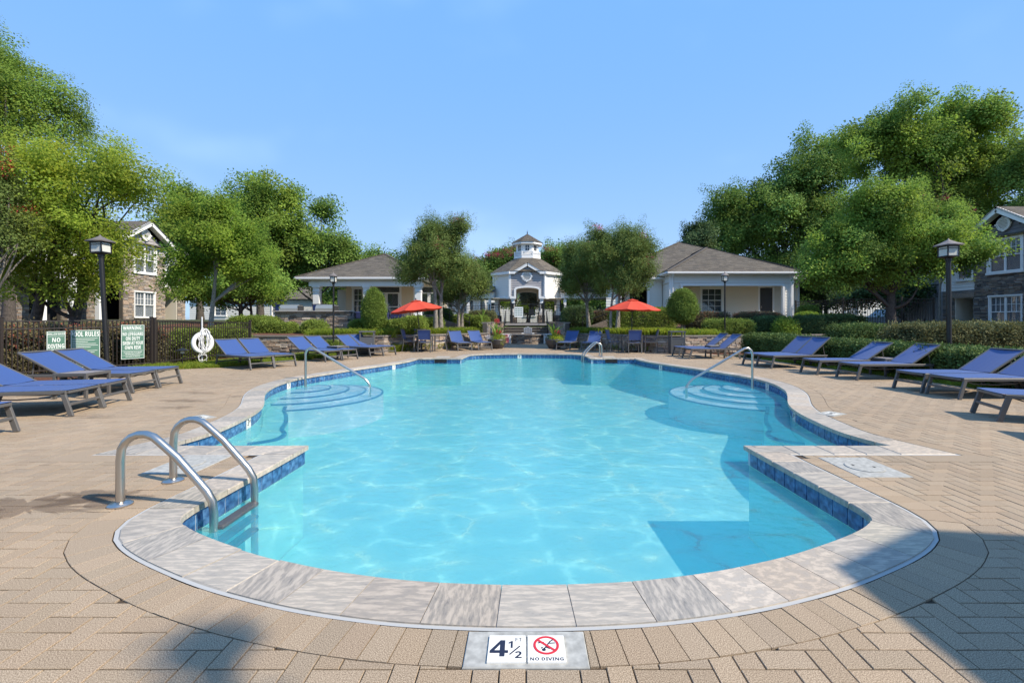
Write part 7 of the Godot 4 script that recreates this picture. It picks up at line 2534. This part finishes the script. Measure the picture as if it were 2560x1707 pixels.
	# fire pit ring with white garden chairs
	t = thing("fire_pit", "round stacked stone fire pit on the brick path before the gate steps", "fire pit", P(0.12, 26.9, 0.0))
	var n := 14
	for k in n:
		var a := TAU * k / n
		var b2 := Basis(Vector3.UP, a)
		var w := 2.0 * 0.93 * tan(PI / n)
		var face := stone_face(t, "facing", b2 * Vector3(-w / 2, 0, 0.93), b2, w, 0.48, [], 0.14, 0.36, 0.06, 0.1, 14 if b2.z.z > 0 else 0, 0.2)
		bar(t, "cap_stone", M.stone_cap, b2 * Vector3(0, 0.51, 0.86), Vector3(w + 0.05, 0.055, 0.32), b2)
	bar(t, "ash_bed", M.mortar, Vector3(0, 0.3, 0), Vector3(1.2, 0.05, 1.2))
	for q in [[0.12, 28.3, PI / 2, "white slatted garden chair facing the fire pit in front of the steps"], [-1.35, 26.6, 0.2, "white slatted garden chair behind the flower pot with white blooms"], [1.5, 26.6, PI - 0.2, "white slatted garden chair behind the lime leaved flower pot"]]:
		t = thing("garden_chair", q[3], "chair", P(q[0], q[1], 0.0), q[2] + PI, "white garden chairs round the fire pit")
		for k in 5: bar(t, "back_slat", M.white_plastic, Vector3(0.32, 0.62 - 0.02 * absf(k - 2), (k - 2) * 0.105), Vector3(0.022, 0.74 - 0.06 * absf(k - 2), 0.09), Basis(Vector3.BACK, -0.35))
		for k in 5: bar(t, "seat_slat", M.white_plastic, Vector3(0.1 - k * 0.105, 0.30 + k * 0.02, 0), Vector3(0.09, 0.022, 0.52))
		for e in [-1.0, 1.0]:
			bar(t, "arm", M.white_plastic, Vector3(-0.1, 0.54, e * 0.33), Vector3(0.72, 0.025, 0.13))
			bar(t, "leg", M.white_plastic, Vector3(-0.38, 0.27, e * 0.30), Vector3(0.09, 0.54, 0.03))
			bar(t, "rear_leg", M.white_plastic, Vector3(0.22, 0.2, e * 0.30), Vector3(0.6, 0.09, 0.03), Basis(Vector3.BACK, -0.5))
	# flower pots
	for q in [[-1.38, 21.7, "dark flower pot with lime leaves, a red canna and white and pink blooms"], [1.36, 21.7, "dark flower pot with lime leaves and a tall green canna beside the sunlit lounger"]]:
		t = thing("flower_pot", q[2], "flower pot", P(q[0], q[1], 0.0))
		r = Buf.new()
		r.lathe([Vector2(0.26, 0.0), Vector2(0.40, 0.22), Vector2(0.45, 0.42), Vector2(0.43, 0.46), Vector2(0.38, 0.44), Vector2(0.0, 0.42)], Vector3.ZERO, 24)
		part(r, "pot", M.planter_dark, t)
		var bunch := func(nm: String, mt: String, c: Vector3, rad: Vector3, cnt: int, s: float, sp: String) -> void:
			var wh := []
			var ti := []
			for k in cnt:
				var d := Vector3(rng.randfn(), rng.randfn(), rng.randfn()).normalized()
				wh.append(Transform3D(turn_any((d + Vector3.UP).normalized(), s * rng.randf_range(0.7, 1.3)), c + d * rad * pow(rng.randf(), 0.4)))
				var g := rng.randf_range(0.7, 1.2)
				ti.append(Color(g, g, g))
			many(nm, sprays[sp], M[mt], wh, ti, t)
		bunch.call("lime_foliage", "leaf_chartreuse", Vector3(0.12, 0.46, 0.25), Vector3(0.34, 0.24, 0.2), 60, 0.7, "bushy")
		bunch.call("green_foliage", "leaf_hedge", Vector3(0, 0.55, 0), Vector3(0.38, 0.18, 0.35), 60, 0.8, "bushy")
		bunch.call("red_blossom", "blossom_red", Vector3(0.1, 0.82, 0.12), Vector3(0.16, 0.08, 0.1), 12, 0.55, "bushy")
		if q[0] < 0:
			bunch.call("white_blossom", "blossom_white", Vector3(-0.35, 0.56, 0.12), Vector3(0.2, 0.10, 0.15), 24, 0.5, "bushy")
			bunch.call("pink_blossom", "blossom_pink", Vector3(0.47, 0.50, 0.05), Vector3(0.14, 0.2, 0.14), 22, 0.5, "bushy")
			bunch.call("canna_blossom", "blossom_red", Vector3(0.0, 1.32, 0.0), Vector3(0.12, 0.1, 0.1), 12, 0.6, "bushy")
		r = Buf.new()
		for k in 16:
			var a := k * 2.4
			var o := Vector3(cos(a), 0, sin(a))
			var lean := 0.12 + 0.10 * (k % 3)
			var hh := 0.5 + 0.045 * (k % 8)
			var sx := Vector3(-o.z, 0, o.x) * 0.045
			var m0 := o * 0.06 + Vector3(0, 0.5, 0)
			var m1 := o * lean + Vector3(0, 0.45 + hh * 0.7, 0)
			var m2 := o * lean * 2.2 + Vector3(0, 0.45 + hh, 0)
			var g := 0.8 + 0.05 * (k % 7)
			r.col = Color(g, g, g)
			r.quad(m0 - sx * 0.4, m0 + sx * 0.4, m1 + sx, m1 - sx)
			r.tri(m1 - sx, m1 + sx, m2)
		part(r, "canna_leaves", M.leaf_maple, t).set_meta("kind", "stuff")
	t = thing("canna_plant", "red tipped canna standing in the mulch bed behind the far loungers", "plant", P(-2.35, 24.6, 0.75))
	r = Buf.new()
	for k in 12:
		var a := k * 2.4
		var o := Vector3(cos(a), 0, sin(a))
		var sx := Vector3(-o.z, 0, o.x) * 0.05
		var y := 0.08 * k
		r.quad(Vector3(0, y, 0) - sx * 0.4, Vector3(0, y, 0) + sx * 0.4, o * 0.18 + Vector3(0, y + 0.25, 0) + sx, o * 0.18 + Vector3(0, y + 0.25, 0) - sx)
		r.tri(o * 0.18 + Vector3(0, y + 0.25, 0) - sx, o * 0.18 + Vector3(0, y + 0.25, 0) + sx, o * 0.32 + Vector3(0, y + 0.38, 0))
	part(r, "leaves", M.leaf_maple, t).set_meta("kind", "stuff")
	t = thing("agave_plant", "spiky blue green yucca behind the half shaded lounger", "plant", P(2.55, 23.6, 0.68))
	r = Buf.new()
	for k in 26:
		var a := k * 2.4
		var o := Vector3(cos(a), 0.25 + 0.04 * (k % 14), sin(a)).normalized()
		var sx := Vector3(-o.z, 0, o.x) * 0.025
		r.tri(-sx, sx, o * 0.55)
	part(r, "leaves", M.leaf_oak, t).set_meta("kind", "stuff")
	t = thing("utility_box", "teal green utility box lid in the lilyturf below the side stairs", "utility box", P(-3.75, 22.3, 0.62))
	r = Buf.new()
	r.box(Vector3(0, 0.09, 0), Vector3(0.46, 0.18, 0.34), Basis.IDENTITY, 0.03)
	part(r, "lid", M.teal_lid, t)
	bar(t, "rim", M.sign_green, Vector3(0, 0.02, 0), Vector3(0.52, 0.05, 0.40))
	# parked car glimpsed through the fence
	t = thing("parked_car", "pale blue car glimpsed through the iron fence beside the maple trunk", "car", P(27.0, 33.0, 0.75), 0.3)
	r = Buf.new()
	r.wall_poly(PackedVector2Array([Vector2(-2.1, 0.3), Vector2(2.1, 0.3), Vector2(2.15, 0.75), Vector2(1.3, 0.9), Vector2(0.7, 1.38), Vector2(-0.9, 1.42), Vector2(-1.7, 0.95), Vector2(-2.15, 0.85)]), Vector3(0, 0, 0.85), Basis.IDENTITY, 1.7)
	part(r, "body", M.car_paint, t)
	bar(t, "side_window", M.pane, Vector3(0.0, 1.12, 0.86), Vector3(1.5, 0.36, 0.02))
	for k in 4:
		r = Buf.new()
		r.lathe([Vector2(0.0, -0.1), Vector2(0.32, -0.1), Vector2(0.33, 0.1), Vector2(0.0, 0.1)], Vector3([-1.3, 1.3][k % 2], 0.32, [-0.8, 0.82][k / 2]), 16, Basis(Vector3.RIGHT, PI / 2))
		part(r, "wheel", M.black_void, t)
	# the building behind the viewer, whose gable shades the near corner of the deck
	t = thing("bath_house", "gabled bath house behind the viewer, known by its shadow on the deck corner", "building", P(8.48, -4.5, 0.0))
	siding(t, "front_wall", Vector3(1.7, 0, -4.68), Basis(Vector3(-1, 0, 0), Vector3.UP, Vector3(0, 0, -1)), 3.4, 5.0, M.white_siding)
	bar(t, "block", M.white_siding, Vector3(0, 2.45, 0), Vector3(3.4, 4.9, 9.2))
	for e in [-1.0, 1.0]:
		r = Buf.new()
		var pl := [Vector3(e * 1.95, 5.0, 5.0), Vector3(e * 1.95, 5.0, -5.07), Vector3(0, 6.17, -5.07), Vector3(0, 6.17, 5.0)]
		if e > 0: pl = [pl[1], pl[0], pl[3], pl[2]]
		pl = [pl[1], pl[0], pl[3], pl[2]]
		shingles(r, pl, 0.25)
		part(r, "roof", M.shingle, t).set_meta("kind", "stuff")
	r = Buf.new()
	r.wall_poly(PackedVector2Array([Vector2(-1.9, 4.95), Vector2(1.9, 4.95), Vector2(0, 6.1)]), Vector3(0, 0, -4.65), Basis.IDENTITY, 0.1)
	part(r, "gable_panel", M.white_siding, t)
	# far wood closing the view behind the buildings
	var far := tree("far_tree", "far wood tree closing the view behind the sunlit stone apartments", P(-34, 62, 1.0), [[-34, 6.0, 62, 5.5, 4.5, 4.0], [-31, 3.5, 62, 5.0, 2.8, 3.5], [-37, 3.5, 61, 4.5, 2.6, 3.5]], {"leaf": "leaf_oak", "s": 3.0, "clump": 1.7, "trunk": 0.3, "limbs": 4}, "far wood behind the buildings")
	var seen_at := ["beyond the pale far garage", "behind the low multi-stemmed tree by the grill counter", "behind the pavilion roof", "behind the hall with the bay windows", "behind the gatehouse", "behind the clubhouse porch roof", "behind the dark iron fence", "behind the shaded stone building"]
	for k in 8:
		var c := copy_of(far, "far wood tree closing the view " + seen_at[k], P(-22 + k * 9.5, 60 + (k * 37 % 9), 1.0), k * 1.9)
		c.scale = Vector3.ONE * (0.8 + 0.07 * (k * 3 % 5))
